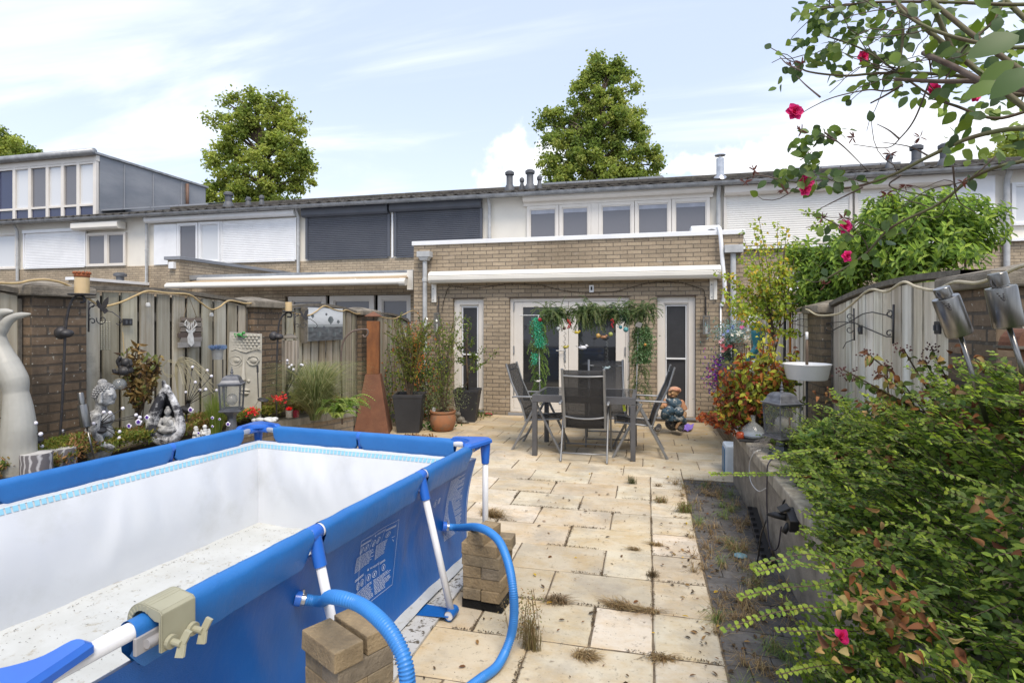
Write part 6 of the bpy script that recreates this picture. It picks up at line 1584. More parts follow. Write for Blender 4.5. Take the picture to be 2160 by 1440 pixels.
# hose reel on wall, bracket lantern left and right
q=onY(937,768,YF-.1); o=empty('hose_reel',q,'dark wall hung hose reel behind the potted shrubs','hose reel'); MB().lathe([(.14,-.06),(.15,-.05),(.10,-.04),(.10,.04),(.15,.05),(.14,.06)],q,20,M=Matrix.Rotation(pi/2,3,'Y')).build('reel',m_fit,o,smooth=True,angle=40); MB().box(q+V((.02,-.14,.02)),(.09,.03,.07)).build('reel_badge',mat('teal_plastic',(.10,.25,.30),.4),o)
def walllantern(x,yt,yb,w,lab):
    Y=YF-.09; t=onY(x,yt,Y); b=onY(x,yb,Y); h_=t.z-b.z; o=empty('wall_lantern',b,lab,'wall lantern','metal lanterns hanging on the house wall')
    m_=mat('grey_lantern',(.20,.195,.18),.6,.3); mb=MB().box(b+V((0,0,.006)),(w,w,.012)).box(t,(w,w,.012)).box(t+V((0,0,.014)),(w*1.12,w*1.12,.01))
    for i in (-1,1):
        for j in (-1,1): mb.beam(b+V((i*w*.45,j*w*.45,.01)),t+V((i*w*.45,j*w*.45,-.005)),.012,.012)
    mb.build('lantern_frame',m_,o); MB().box(b+V((0,0,h_*.5)),(w*.8,w*.8,h_*.9)).build('lantern_glass',m_lglass,o); MB().lathe([(w*.22,.01),(w*.22,h_*.45),(.001,h_*.45)],b,12).build('candle',m_wh,o,smooth=True,angle=40)
    MB().tube([t+V((0,0,.01)),t+V((0,.02,.12)),t+V((0,.075,.20)),t+V((0,.08,.32))],.006,6).tube([t+V((0,.08,.32)),t+V((0,.08,.02))],.008,6).build('wall_hook',m_iron,o)
walllantern(1490,668,705,.10,'square grey lantern hanging right of the right narrow window')
walllantern(922,662,700,.09,'square grey lantern hanging left of the left narrow window')
# fairy light string on the facade under the awning
P=[(932,655),(938,628),(946,607),(960,604),(1000,608),(1040,603),(1080,598),(1120,600),(1145,602),(1180,611),(1220,616),(1260,617),(1300,614),(1330,606),(1366,597),(1400,594),(1440,597),(1470,606),(1485,613),(1487,640),(1486,664)]
mb=MB(); Q=bez([onY(x,y,YF-.02) for x,y in P],5); mb.tube(Q,.005,5)
for p_ in Q[::1]: mb.ball(p_+V((R.uniform(-.02,.02),-.01,R.uniform(-.03,.01))),.007,5,4)
tag(mb.build('fairy_lights',mat('dark_wire',(.06,.045,.03),.7),origin=Q[0]),'thin dark fairy light string looped along the brick wall under the awning','fairy lights')
# ================================================================= PLANTS
def root_at(q,name,label,cat,grp=None): return empty(name,q,label,cat,grp)
def branch_plant(o,base,n,h,spread,leafn,L,Wd,pal,r0=.006,lean=V((0,0,0)),branch=3,bl=.3,top=1.0,start=.25,leafdir=.6,depth=0,stemmat=None,foliage='foliage'):
    st=MB(); lf=MB()
    for i in range(n):
        a=R.uniform(0,2*pi); rr=R.random()**.6; tip=base+V((math.cos(a)*spread*rr,math.sin(a)*spread*rr,h*R.uniform(.72,1)*top))+lean
        mid=base.lerp(tip,.5)+V((R.uniform(-.05,.05),R.uniform(-.05,.05),.05))
        P=bez([base+V((math.cos(a)*.03,math.sin(a)*.03,0)),mid,tip],7); k=len(P)
        st.tube(P,[r0*(1-.7*j/k) for j in range(k)],5)
        segs=[(P,1.0)]
        for b in range(branch):
            j=R.randrange(int(k*start),k-1); dr=(V((R.uniform(-1,1),R.uniform(-1,1),R.uniform(.2,1)))).normalized(); ln=bl*R.uniform(.5,1)
            B=bez([P[j],P[j]+dr*ln*.5,P[j]+dr*ln+V((0,0,.03))],4); st.tube(B,r0*.4,4); segs.append((B,.8))
        for B,w in segs:
            for q in range(int(leafn*w)):
                t=R.uniform(start if B is P else .15,1)*(len(B)-1); j=min(int(t),len(B)-2); p_=B[j].lerp(B[j+1],t-j); dr=(B[j+1]-B[j]).normalized()
                d2=(dr*.5+rv()*leafdir+V((0,0,-.1))).normalized(); lf.leaf(p_,d2,V((0,0,1))+rv(.7),L*R.uniform(.6,1.15),Wd*R.uniform(.7,1.1),jit(R.choice(pal),.2),droop=.3)
    st.build('stems',stemmat or m_twig,o); lf.build(foliage,m_leaf,o)
# potted plants
YG=[(.16,.20,.04),(.11,.16,.04),(.22,.24,.05),(.08,.12,.03)]
o=root_at(pA+V((0,0,.52)),'potted_shrub','tall loose berry shrub with orange berries in the bigger dark pot','shrub')
branch_plant(o,pA+V((0,0,.5)),26,1.15,.33,46,.035,.014,YG+[(.20,.13,.05)],r0=.006,branch=4,bl=.22)
mb=MB()
for i in range(420): 
    q=D(878+R.gauss(0,7),745+R.gauss(0,26),8.25+R.uniform(-.1,.1)); mb.ball(q,.0075,6,4,col=jit(R.choice([(.6,.2,.03),(.62,.28,.04),(.45,.10,.02)]),.15))
tag(mb.build('orange_berries',mat('berries',(.5,.2,.03),.4,attr=True),o),kind='stuff')
o=root_at(pB+V((0,0,.48)),'potted_tree','small leafy tree in the dark pot before the left narrow window','tree')
tp=pB+V((0,0,.48)); st=MB(); lf=MB(); k=8.9/FPX
tr=[(985,822),(986,790),(984,750),(986,710),(988,690)]; P=[onD(x,y,8.85) for x,y in tr]; P[0]=tp; st.tube(bez(P,4),[.017-.0005*i for i in range(17)],7)
for bx_,by,ex,ey in ((986,790,1048,740),(986,795,1000,745),(985,780,1012,770),(984,770,962,745),(984,760,952,705),(985,745,975,672),(986,730,998,715),(986,715,990,668),(986,805,960,830),(985,750,965,760),(986,735,1010,755),(985,740,968,720),(986,775,1020,735)):
    e=onD(ex,ey,8.85+R.uniform(-.2,.2)); b=onD(bx_,by,8.85); B=bez([b,b.lerp(e,.5)+V((0,0,-.03)),e],5); st.tube(B,[.007-.0004*i for i in range(len(B))],5)
    for q in range(42):
        t=R.uniform(.35,1)*(len(B)-1); j=min(int(t),len(B)-2); p_=B[j].lerp(B[j+1],t-j)+rv(.035); lf.leaf(p_,rv()+V((0,0,-.2)),V((0,0,1))+rv(.6),R.uniform(.03,.055),.024,jit(R.choice([(.12,.17,.035),(.08,.13,.03),(.18,.22,.05),(.06,.09,.03)]),.2))
st.build('trunk',m_twig,o,smooth=True); lf.build('crown',m_leaf,o)
o=root_at(pC+V((0,0,.27)),'potted_plant','wispy yellow green plant with white flowers in the terracotta pot','plant')
branch_plant(o,pC+V((0,0,.27)),14,1.45,.25,34,.028,.014,YG,r0=.005,branch=4,bl=.25,start=.15)
mb=MB()
for i in range(60): 
    a=R.uniform(0,2*pi); mb.tube(bez([pC+V((0,0,.27)),pC+V((math.cos(a)*.12,math.sin(a)*.12,.42)),pC+V((math.cos(a)*R.uniform(.2,.42),math.sin(a)*R.uniform(.1,.3),R.uniform(.28,.75)))],4),.0018,3)
lf2=MB()
for i in range(900): q=pC+V((R.gauss(0,.17),R.gauss(0,.12),.3+abs(R.gauss(.16,.16)))); lf2.leaf(q,rv()+V((0,0,.4)),rv(),.035,.007,jit((.16,.19,.09),.2))
mb.build('arching_stems',m_twig,o); lf2.build('feathery_leaves',m_leaf,o)
mb=MB()
for x,y in ((900,672),(905,682),(921,676),(900,690),(958,735)):
    for i in range(14): mb.leaf(D(x,y,8.4),rv(),rv(),.022,.02,(.75,.74,.70))
mb.build('white_flowers',m_leaf,o)
q=pC+V((-.12,-.06,.3)); tag(MB().box(q,(.05,.004,.09),M=Matrix.Rotation(.25,3,'Y')).build('plant_label',m_wh,origin=q),'small white plant label stuck in the terracotta pot','plant label')
# filler shrub between pots and wall
q=V((-3.75,8.6,0)); o=root_at(q,'climber','dense leafy climber with autumn tints on the last left fence panel','climber')
lf=MB(); st=MB()
for i in range(26):
    a=q+V((R.uniform(-.25,.5),R.uniform(-.6,.4),0)); e=a+V((R.uniform(-.3,.2),R.uniform(-.2,.2),R.uniform(.8,1.75))); B=bez([a,a.lerp(e,.5)+rv(.1),e],5); st.tube(B,.006,5)
    for j in range(95):
        t=R.uniform(.1,1)*(len(B)-1); k_=min(int(t),len(B)-2); lf.leaf(B[k_].lerp(B[k_+1],t-k_)+rv(.12),rv()+V((0,0,-.3)),V((0,-1,1))+rv(.6),R.uniform(.03,.06),.03,jit(R.choice(YG+[(.05,.09,.03),(.06,.10,.035),(.30,.12,.04)]),.2))
st.build('stems',m_twig,o); lf.build('foliage',m_leaf,o)
# low green at the terracotta pot
for qx,qy,lab,n,cols in ((915,905,'low green fern like tuft left of the terracotta pot',220,[(.06,.12,.03)]),(1005,880,'leafy weeds at the foot of the second dark pot',120,[(.10,.13,.04)]),(878,925,'pile of dry fallen leaves behind the pool rim',260,[(.25,.15,.07),(.18,.10,.05),(.3,.2,.1)])):
    q=onZ(qx,qy,0); mb=MB()
    for i in range(n): mb.leaf(q+V((R.gauss(0,.13),R.gauss(0,.07),R.uniform(.003,.03 if n==260 else .10))),rv()+V((0,0,.1)),V((0,0,1))+rv(.5),R.uniform(.03,.06),.025,jit(R.choice(cols),.25))
    tag(mb.build('weed_tuft' if n!=260 else 'fallen_leaves',m_leaf,origin=q),lab,'weeds' if n!=260 else 'leaves')
# ---- raised bed ground cover (left)
def bedfill(n,xa,xb,ya,yb,z0,z1,pal,Ls,Ws,front=True):
    mb=MB()
    for i in range(n):
        y=R.uniform(ya,yb); xf=(-3.70 if y<3.2 else (-3.70+(y-3.2)*.047 if y<4.9 else -3.62+(y-4.9)*.40)) 
        x=R.uniform(-4.06,xf-.02); m_=noise.noise(V((x*4,y*4,1))); top=z0+(z1-z0)*(.55+.45*m_)*(1-.35*((x+4.06)/.5)**2*.6)
        z=top-abs(R.gauss(0,.035)); 
        c=R.choice(pal[0] if noise.noise(V((x*2.3,y*2.3,7)))>.0 else pal[1])
        mb.leaf((x,y,z),V((R.uniform(-1,1),R.uniform(-1,1),R.uniform(0,1.1))),V((0,0,1))+rv(.6),R.uniform(*Ls),R.uniform(*Ws),jit(c,.25))
    return mb
gc=bedfill(34000,0,0,1.6,6.0,.64,.84,([(.17,.21,.04),(.23,.23,.05),(.12,.17,.035),(.28,.24,.07)],[(.12,.17,.035),(.18,.19,.05),(.30,.19,.09),(.24,.13,.06)]),(.02,.042),(.008,.014))
tag(gc.build('ground_cover',m_leaf,origin=(-3.9,3,.6)),'low mossy green and rusty ground cover filling the left raised bed','ground cover',kind='stuff')
m_petal=leafmat('petal',.2,.6)
def pansy(x,y,d,r,lab):
    q=D(x,y,d); o=empty('pansy',q,lab,'flower','purple and white pansies in the left bed'); mb=MB(); ce=MB(); nx=V((CT,ST,0)); up=V((0,0,1)); nn=-V((-ST,CT,0))
    for i in range(5):
        a=i*2*pi/5+.3; dr=nx*math.cos(a)+up*math.sin(a); mb.leaf8(q,dr,nn,r,r*1.1,(.78,.76,.80),droop=.2); ce.leaf8(q+nn*.002,dr,nn,r*.66,r*.72,(.10,.04,.30),droop=.1)
    mb.build('petals',m_petal,o); c=ce.build('dark_heart',m_petal,o); MB().tube([q,q-V((0,0,.08))],.0015,4).build('stalk',m_leafstalk,o)
m_leafstalk=mat('green_stalk',(.10,.15,.04),.7)
for x,y,d,r,s in ((402,864,4.7,.026,'single big pansy under the firefly light'),(292,890,4.1,.026,'big pansy low between bust and teardrop'),(310,880,4.2,.022,'pansy touching the teardrop sculpture on its left'),(448,881,4.7,.015,'small pansy upper right of the angel figurines'),(463,884,4.7,.012,'tiny pansy left of the lantern pedestal'),(481,894,4.6,.020,'pansy hanging beside the lantern pedestal'),(272,898,4.1,.02,'faded pansy at the left of the group by the bust'),(448,899,4.6,.012,'tiny low pansy near the winged figurine'),(419,913,4.4,.013,'tiny pansy in front of the small figurines')): pansy(x,y,d,r,s)
for x,y,d,lab in ((590,840,5.4,'cluster of red flowers left of the second firefly light'),(533,868,5.2,'few small red flowers before the face panel')):
    mb=MB(); q=D(x,y,d)
    for i in range(70): mb.leaf(q+V((R.gauss(0,.03),R.gauss(0,.03),R.gauss(0,.018))),rv()+V((0,0,.4)),rv(),.022,.016,jit((.62,.05,.05),.25))
    tag(mb.build('red_flowers',m_petal,origin=q),lab,'flowers')
# dead brown sunflower-like plant
q=onX(293,880,-3.95); o=root_at(V((q.x,q.y,.6)),'dried_plant','dried brown plant with curled leaves against the deer sign fence','plant')
st=MB(); lf=MB(); d=4.45
for ex,ey in ((268,735),(290,728),(310,745),(330,760),(300,760),(320,775),(280,760),(338,748),(262,790),(295,790)):
    e=D(ex,ey,d+R.uniform(-.1,.1)); b=D(290+R.uniform(-6,10),885,d); B=bez([b,b.lerp(e,.55)+rv(.03),e],5); st.tube(B,.005,5)
    for j in range(46):
        t=R.uniform(.35,1)*(len(B)-1); k_=min(int(t),len(B)-2); lf.leaf(B[k_].lerp(B[k_+1],t-k_)+rv(.03),rv()+V((0,0,-.35)),rv(),R.uniform(.04,.075),R.uniform(.015,.03),jit(R.choice([(.20,.14,.05),(.26,.19,.07),(.13,.085,.035),(.30,.22,.10),(.13,.15,.05),(.08,.05,.03)]),.2),fold=.5,droop=.5)
st.build('stems',m_twig,o); lf.build('curled_leaves',m_leaf,o)
# curly pale wire grass by the teardrop
q=D(385,860,4.75); o=root_at(V((q.x,q.y,.6)),'curly_grass','pale curly dry grass above the teardrop sculpture','grass')
mb=MB()
for i in range(34): 
    a=D(372+R.uniform(-3,3),770+R.uniform(-5,5),4.8); e=D(R.uniform(385,455),R.uniform(775,835),4.75+R.uniform(-.1,.1)); mb.tube(bez([D(378,860,4.8),a,a.lerp(e,.5)+V((0,0,.07)),e],6),.0018,3)
for i in range(6): mb.tube([D(360+17*math.cos(t)+R.uniform(-1,1),777+R.uniform(12,20)*math.sin(t),4.8) for t in [j*2*pi/16 for j in range(17)]],.0012,3)
mb.build('grass_blades',mat('straw',(.42,.38,.25),.8),o)
# ornamental grass
def grass(o,base,n,hmin,hmax,sp,pal,w=.004,droop=1.0,name='blades'):
    mb=MB()
    for i in range(n):
        a=R.uniform(0,2*pi); h_=R.uniform(hmin,hmax); s=sp*R.random()**.6; c=jit(R.choice(pal),.2); b=base+V((math.cos(a)*.05*R.random(),math.sin(a)*.05*R.random(),0)); dx=V((math.cos(a),math.sin(a),0)); prev=None; k=7; sd_=V((-dx.y,dx.x,0))+rv(.3); sd_.normalize()
        pts=[b+dx*s*(t**1.5)+V((0,0,h_*(t-droop*.55*t**3))) for t in [j/k for j in range(k+1)]]
        vs=[]
        for j,p_ in enumerate(pts): ww=w*(1-(j/k)**2*.9)/2; vs+= [p_-sd_*ww,p_+sd_*ww]
        mb.add(vs,[(2*j,2*j+1,2*j+3,2*j+2) for j in range(k)],c)
    return mb.build(name,m_leaf,o)
q=D(665,870,5.7); q.z=.6; o=root_at(q,'ornamental_grass','big arching ornamental grass in the left bed in front of the balloon picture','grass')
grass(o,q,2400,.40,1.10,.60,[(.14,.17,.06),(.20,.22,.09),(.10,.13,.05),(.26,.26,.13),(.31,.29,.15)],.0045,.9)
q=D(455,870,4.9); q.z=.6; o=root_at(q,'green_grass_tuft','upright fine green grass tuft left of the face panel','grass')
grass(o,q,420,.25,.50,.14,[(.14,.20,.04),(.20,.24,.06)],.003,.3)
# fern
q=D(708,858,5.75); q.z=.6; o=root_at(q,'fern','light green fern spilling over the corner of the left bed','fern'); mb=MB(); st=MB()
for i in range(26):
    a=R.uniform(-1.9,.9); dr=V((math.cos(a)*1.0+.25,math.sin(a),0)).normalized(); L_=R.uniform(.22,.42); k=20; up=R.uniform(.10,.28)
    P=[q+dr*L_*t+V((0,0,up*math.sin(t*2.3)-.03*t)) for t in [j/k for j in range(k+1)]]; st.tube(P,.002,4); c=R.choice([(.26,.36,.07),(.19,.29,.06),(.33,.40,.13),(.14,.22,.05)])
    for j in range(1,k): 
        t=(P[j+1]-P[j]).normalized()
        for s in (-1,1): mb.leaf(P[j],t.cross(V((0,0,1)))*s+t*.35,V((0,0,1)),.055*math.sin(pi*min(1,(j/k)**.8*.9+.1))+.008,.016,jit(c,.1))
mb.build('fronds',m_leaf,o); st.build('midribs',m_leafstalk,o)

# ================================================================= RIGHT SIDE
o=empty('raised_bed',(1.1,3.0,0),'right raised concrete bed wall overgrown by the foreground shrub','raised bed','raised beds')
m_cwall=mat('concrete_wall',(.27,.24,.195),.9,col2=(.17,.15,.12),scale=4,bmp=.4,bscale=60,dirt=(.09,.075,.055),dscale=3,dlo=.5,dhi=.68,sc=(1,1,2))
MB().bx(.83,.93,-.3,5.92,0,.50).build('bed_wall',m_cwall,o,bevel=.004)
mb=MB(); y=-.3
while y<5.9: mb.bx(.80,1.0,y,min(y+1.18,5.95)-.006,.50,.585); y+=1.18
mb.build('coping',m_coping,o,bevel=.01)
MB().bx(.93,XR,5.82,5.92,0,.5).build('end_wall',m_cwall,o); MB().add([(.93,-.3,.54),(XR+.07,-.3,.54),(XR+.07,5.9,.54),(.93,5.9,.54)],[(0,1,2,3)]).build('bed_soil',m_soil,o)
# back bed to the house
o=empty('back_bed',(1.3,7.6,0),'low dark brick edged bed between the right bed and the house','raised bed','raised beds')
MB().bx(1.0,1.1,6.0,9.35,0,.30).build('bed_wall',m_pierR,o); MB().add([(1.1,6.0,.26),(XR,6.0,.26),(XR,9.3,.26),(1.1,9.3,.26)],[(0,1,2,3)]).build('bed_soil',m_soil,o)
# foreground box honeysuckle
SH=[(.11,.17,.03),(.155,.22,.038),(.07,.115,.026),(.21,.27,.045),(.05,.085,.022),(.15,.20,.06)]
SHY=[(.24,.32,.045),(.30,.36,.05),(.19,.27,.04)]
q0=V((1.15,2.4,.55)); shrub=empty('honeysuckle_shrub',q0,'big dense green shrub with small leaves spilling over the right bed wall','shrub')
lf=MB(); st=MB(); far=MB()
def shoot(p,dr,L,Ls=.021,Ws=.011,pal=SH,step=.0185,droop=.35,tipy=.25,r=.0022):
    p=V(p); dr=V(dr).normalized(); n=max(4,int(L/step)); pts=[p.copy()]; side=dr.cross(V((0,0,1))+rv(.35)).normalized()
    curl_=rv(.012); tipc=R.choice(SHY)
    for i in range(n):
        dr=(dr+V((0,0,-droop*step*1.5))+curl_).normalized(); p=p+dr*step; pts.append(p.copy()); t=i/n
        nn=(side.cross(dr).normalized()+V((0,-.25,.1))).normalized(); c=R.choice(pal)
        if t>1-tipy: w_=(t-(1-tipy))/tipy; c=tuple(a*(1-w_)+b*w_ for a,b in zip(c,tipc))
        sz=(1-.45*t**3)
        for s in (-1,1):
            if R.random()<.12: continue
            d2=(side*s+dr*R.uniform(.2,.75)+nn*R.uniform(-.25,.45)+rv(.28)).normalized()
            lf.leaf(p,d2,nn*(1 if nn.z>0 else -1)+rv(.4),Ls*sz*R.uniform(.65,1.15),Ws*sz*R.uniform(.8,1.1),jit(c,.14),fold=.12,droop=.15)
    st.tube(pts[::3]+[pts[-1]],[r*(1-.6*i/(len(pts[::3]))) for i in range(len(pts[::3])+1)],4)
def surf(x,y): # mound height over the right bed
    b=.60+.30*min(1,max(0,(x-.72)/.5))
    b+= .50*math.exp(-((y-2.2)/1.15)**2)*min(1,max(0,(x-.98)/.45)) - .10*max(0,y-3.4)
    return b+.06*noise.noise(V((x*3,y*3,2)))
n=0
while n<2500:
    y=R.uniform(.55,4.75)**1.0; 
    if y>4.0 and R.random()<.5: continue
    over=.0 if y>2.6 else .34*math.sin(pi*min(1,max(0,(3.1-y)/2.4)))
    x=R.uniform(.86-over,1.54)
    if x<.86:
        ztop=.62-.95*(.86-x)+.05*noise.noise(V((y*4,0,3))); z=R.uniform(max(.08,ztop-.45),ztop)
    else: ztop=surf(x,y); z=ztop-abs(R.gauss(0,.10))
    if y>3.2: x=max(x,R.uniform(.95,1.1))
    elif y>2.4: x=max(x,R.uniform(.84,.95))
    a=R.gauss(pi,1.5); el=R.uniform(-.1,1.0)
    dr=V((math.cos(a),math.sin(a)*.9-.15,el)); L=R.uniform(.12,.34)*(1 if x>.86 else .8)*(.7 if y>3.0 and x<1.15 else 1)
    bright=R.random()<.22
    shoot((x,y,z),dr,L,Ls=R.choice([.028,.033,.039]),Ws=R.choice([.017,.020,.022]),pal=(SH[1:4]+[(.16,.22,.05)]) if bright else SH,tipy=.35 if bright else .18); n+=1
# long arching shoots overhanging the wall, following the photo
for pts in ([(1760,1010),(1680,1000),(1600,1000),(1500,999)],[(1820,1230),(1720,1170),(1600,1190),(1592,1205)],[(1850,1190),(1740,1230),(1640,1240),(1562,1258)],[(1800,1290),(1740,1280),(1640,1290),(1530,1326)],[(1800,960),(1720,950),(1650,960),(1610,966)],[(1870,1190),(1750,1200),(1680,1190),(1598,1205)],[(1900,1400),(1780,1400),(1720,1405),(1640,1422)],[(1950,1320),(1820,1330),(1740,1330),(1635,1330)],[(1880,1260),(1960,1255),(2060,1265),(1810,1255)]):
    dd=[3.2,2.9,2.7,2.6] if pts[0][1]<1100 else [1.95,1.9,1.85,1.8]
    if pts[-1][0]>1800: continue
    P=bez([D(x,y,q_) for (x,y),q_ in zip(pts,dd)],16); st.tube(P,.002,4)
    acc=0
    for i in range(1,len(P)):
        acc+=(P[i]-P[i-1]).length
        if acc<.0165: continue
        acc=0; dr=(P[i]-P[i-1]).normalized(); t=i/len(P); side=dr.cross(V((0,0,1))+rv(.2)).normalized(); c=R.choice(SH[1:4]); w_=max(0,(t-.55)/.9); c=tuple(a*(1-w_)+b*w_ for a,b in zip(c,SHY[0])); nn=side.cross(dr)
        if nn.z<0: nn=-nn
        nn=(nn+V((0,-.9,0))+rv(.3)).normalized()
        for s in (-1,1): lf.leaf(P[i],(side+V((0,0,.5))).normalized()*s*.8+dr*R.uniform(.3,1.0)+rv(.3),nn+rv(.4),.026*(1-.35*t)*R.uniform(.75,1.15),.0155,jit(c,.2),fold=.12)
for i in range(420):
    y=R.uniform(.7,2.75); x=R.uniform(.76,1.0); z=.60+R.uniform(-.12,.10); a=R.gauss(pi,1.2)
    shoot((x,y,z),V((math.cos(a),math.sin(a),R.uniform(.0,.9))),R.uniform(.10,.22),Ls=R.choice([.028,.034]),Ws=.02)
# inner bulk leaves
for i in range(16000):
    y=R.uniform(.5,4.7); x=R.uniform(.9,1.49); z=surf(x,y)-R.uniform(.05,.42)
    lf.leaf((x,y,z),rv(),rv(),.032,.020,jit(R.choice(SH[:3]),.2))
for i in range(5200):
    y=R.uniform(.7,2.5); over=.30*math.sin(pi*min(1,max(0,(2.9-y)/2.2))); x=R.uniform(.86-over,.9); z=R.uniform(.1,.60-.9*(.86-x)); lf.leaf((x,y,z),rv(),rv(),.024,.014,jit(R.choice(SH[:3]),.2))
lf.build('foliage',m_leaf,shrub); st.build('stems',m_twig,shrub)
# dead brown leaves caught in the shrub
m_dry=leafmat('dry_leaf',.15,.7,.15,1.0)
BR=[(.20,.085,.035),(.28,.13,.05),(.14,.06,.03),(.33,.20,.09),(.42,.30,.12)]
mb=MB()
spots_=[(1860,1250,1.75,30,.07),(1900,1300,1.7,16,.06),(1880,1285,1.72,20,.06),(2000,960,2.4,14,.06),(1950,860,2.6,16,.05),(2050,870,2.2,18,.06),(1840,870,2.9,14,.05),(1980,820,2.4,8,.05),(2090,920,2.1,12,.06),(2040,760,2.35,16,.05),(1700,1010,3.0,5,.03),(1860,965,2.5,8,.05),(1760,960,3.1,6,.04),(1780,1370,1.75,10,.04),(1930,1430,1.5,8,.05),(2130,1140,1.5,8,.05),(1840,1110,2.0,10,.05),(2000,1380,1.4,7,.04),(2080,1050,1.7,7,.05),(1750,830,3.4,12,.05)]
for x,y,d,n_,s in spots_:
    for i in range(n_): mb.leaf8(D(x,y,d-.12)+V((R.gauss(0,s*.8),R.gauss(0,s*.6),R.gauss(0,s*.6))),rv()+V((0,-.3,-.3)),rv()+V((0,-.6,.4)),R.uniform(.02,.038),R.uniform(.013,.024),jit(tuple(v*.8 for v in R.choice(BR)),.3),fold=R.uniform(.3,.7),droop=R.uniform(.3,.9))
tag(mb.build('dead_leaves',m_dry,origin=D(1860,1250,1.7),smooth=True),'curled dead brown leaves caught in the foreground shrub','dead leaves',kind='stuff')
# hydrangea like drying plant with seed heads, sticking up in front of the fence
def drying(o,stems,d,pal,leafL):
    st=MB(); lf=MB()
    for (bx_,by),(ex,ey) in stems:
        b=D(bx_,by,d+R.uniform(-.1,.2)); e=D(ex,ey,d+R.uniform(-.15,.15)); B=bez([b,b.lerp(e,.5)+rv(.03),e],5); st.tube(B,.004,5)
        for j in range(16):
            t=R.uniform(.2,1)*(len(B)-1); k_=min(int(t),len(B)-2); lf.leaf8(B[k_].lerp(B[k_+1],t-k_),rv()+V((0,0,-.5)),V((0,-.5,.5))+rv(.5),leafL*R.uniform(.6,1.2),leafL*.55,jit(R.choice(pal),.2),fold=.3,droop=.6)
        hd=MB()
        for j in range(26): hd.ball(e+V((R.gauss(0,.022),R.gauss(0,.022),R.gauss(0,.015))),.0045,5,4)
        hd.build('seed_head',mat('seed_head',(.09,.03,.025),.8),o)
    st.build('stems',m_twig,o); lf.build('leaves',m_dry,o,smooth=True)
q=D(1900,900,3.2); o=root_at(V((q.x,q.y,.55)),'drying_shrub','half dried shrub with brown drooping leaves and dark seed heads before the right fence','shrub')
drying(o,[((1960,880),(1830,745)),((1960,880),(1780,780)),((1940,880),(1860,790)),((1980,860),(1905,735)),((1950,870),(1790,795)),((1980,870),(1950,760)),((2060,860),(2070,790)),((2030,860),(1965,735)),((1920,900),(1850,850)),((1900,900),(1870,770))],2.9,BR+[(.10,.15,.04),(.14,.19,.05),(.24,.22,.06)]*3,.048)
# rhododendron like bush with big fresh leaves
q=D(1790,880,3.7); o=root_at(V((q.x,q.y,.55)),'laurel_bush','bush of large fresh green leaves at the foot of the right fence','shrub')
lf=MB(); st=MB()
for x,y in ((1735,895),(1765,870),(1790,850),(1800,885),(1760,905),(1720,915),(1830,860),(1850,845),(1820,900),(1700,925),(1870,880),(1780,840),(1905,860),(1920,830),(1940,850)):
    e=D(x,y,3.55+R.uniform(-.25,.2)); b=V((e.x+.05,e.y+.05,.55)); st.tube([b,b.lerp(e,.5),e],.005,5)
    for j in range(11):
        a=j*2.4; lf.leaf8(e-V((0,0,.004*j)),V((math.cos(a),math.sin(a),R.uniform(.5,1.5)-.1*j)),V((math.cos(a)*-.5,math.sin(a)*-.5,1)),R.uniform(.07,.10),.032,jit(R.choice([(.13,.21,.055),(.17,.26,.07),(.10,.16,.045)]),.1),fold=.15,droop=.15)
lf.build('leaves',m_leaf,o,smooth=True); st.build('stems',m_twig,o)
# red and yellow autumn bush
AU=[(.30,.08,.035),(.42,.12,.04),(.22,.06,.03),(.36,.30,.04),(.28,.27,.04),(.16,.20,.04),(.45,.20,.05),(.14,.16,.04),(.12,.05,.03)]
q=D(1590,860,5.0); o=root_at(V((q.x,q.y,.5)),'autumn_bush','red and yellow leaved autumn bush at the far end of the right bed','shrub')
lf=MB(); st=MB()
def cloud(x0,x1,y0,y1,d,nb,n,L,pal,sg=.03,b0=None):
    for i in range(nb):
        ex,ey=R.uniform(x0,x1),R.uniform(y0,y1); e=D(ex,ey,d+R.uniform(-.3,.3)); b=b0+rv(.05) if b0 else D((x0+x1)/2,y1+20,d); B=bez([b,b.lerp(e,.6)+rv(.04),e],4); st.tube(B,.0035,4)
        for j in range(n):
            t=R.uniform(.45,1)*(len(B)-1); k_=min(int(t),len(B)-2); lf.leaf(B[k_].lerp(B[k_+1],t-k_)+rv(sg),rv()+V((0,0,-.25)),V((0,-.6,.6))+rv(.6),L*R.uniform(.6,1.2),L*.6,jit(R.choice(pal),.2),fold=.2,droop=.4)
bb=V((q.x,q.y,.55))
cloud(1500,1570,780,870,5.0,26,30,.05,AU,b0=bb); cloud(1540,1680,730,860,4.9,46,34,.055,AU+[(.36,.40,.06)]*4,b0=bb); cloud(1465,1540,850,885,5.1,12,26,.045,AU[:3]+AU[6:7],b0=bb); cloud(1590,1650,690,750,5.0,9,22,.05,[(.44,.42,.06),(.36,.40,.06),(.35,.12,.04)],b0=bb); cloud(1640,1700,760,860,4.9,14,26,.05,[(.10,.15,.04),(.14,.18,.05),(.3,.3,.05)],b0=bb)
lf.build('foliage',leafmat('autumn_leaf',.25,.6,.2,1.0),o); st.build('stems',m_twig,o)
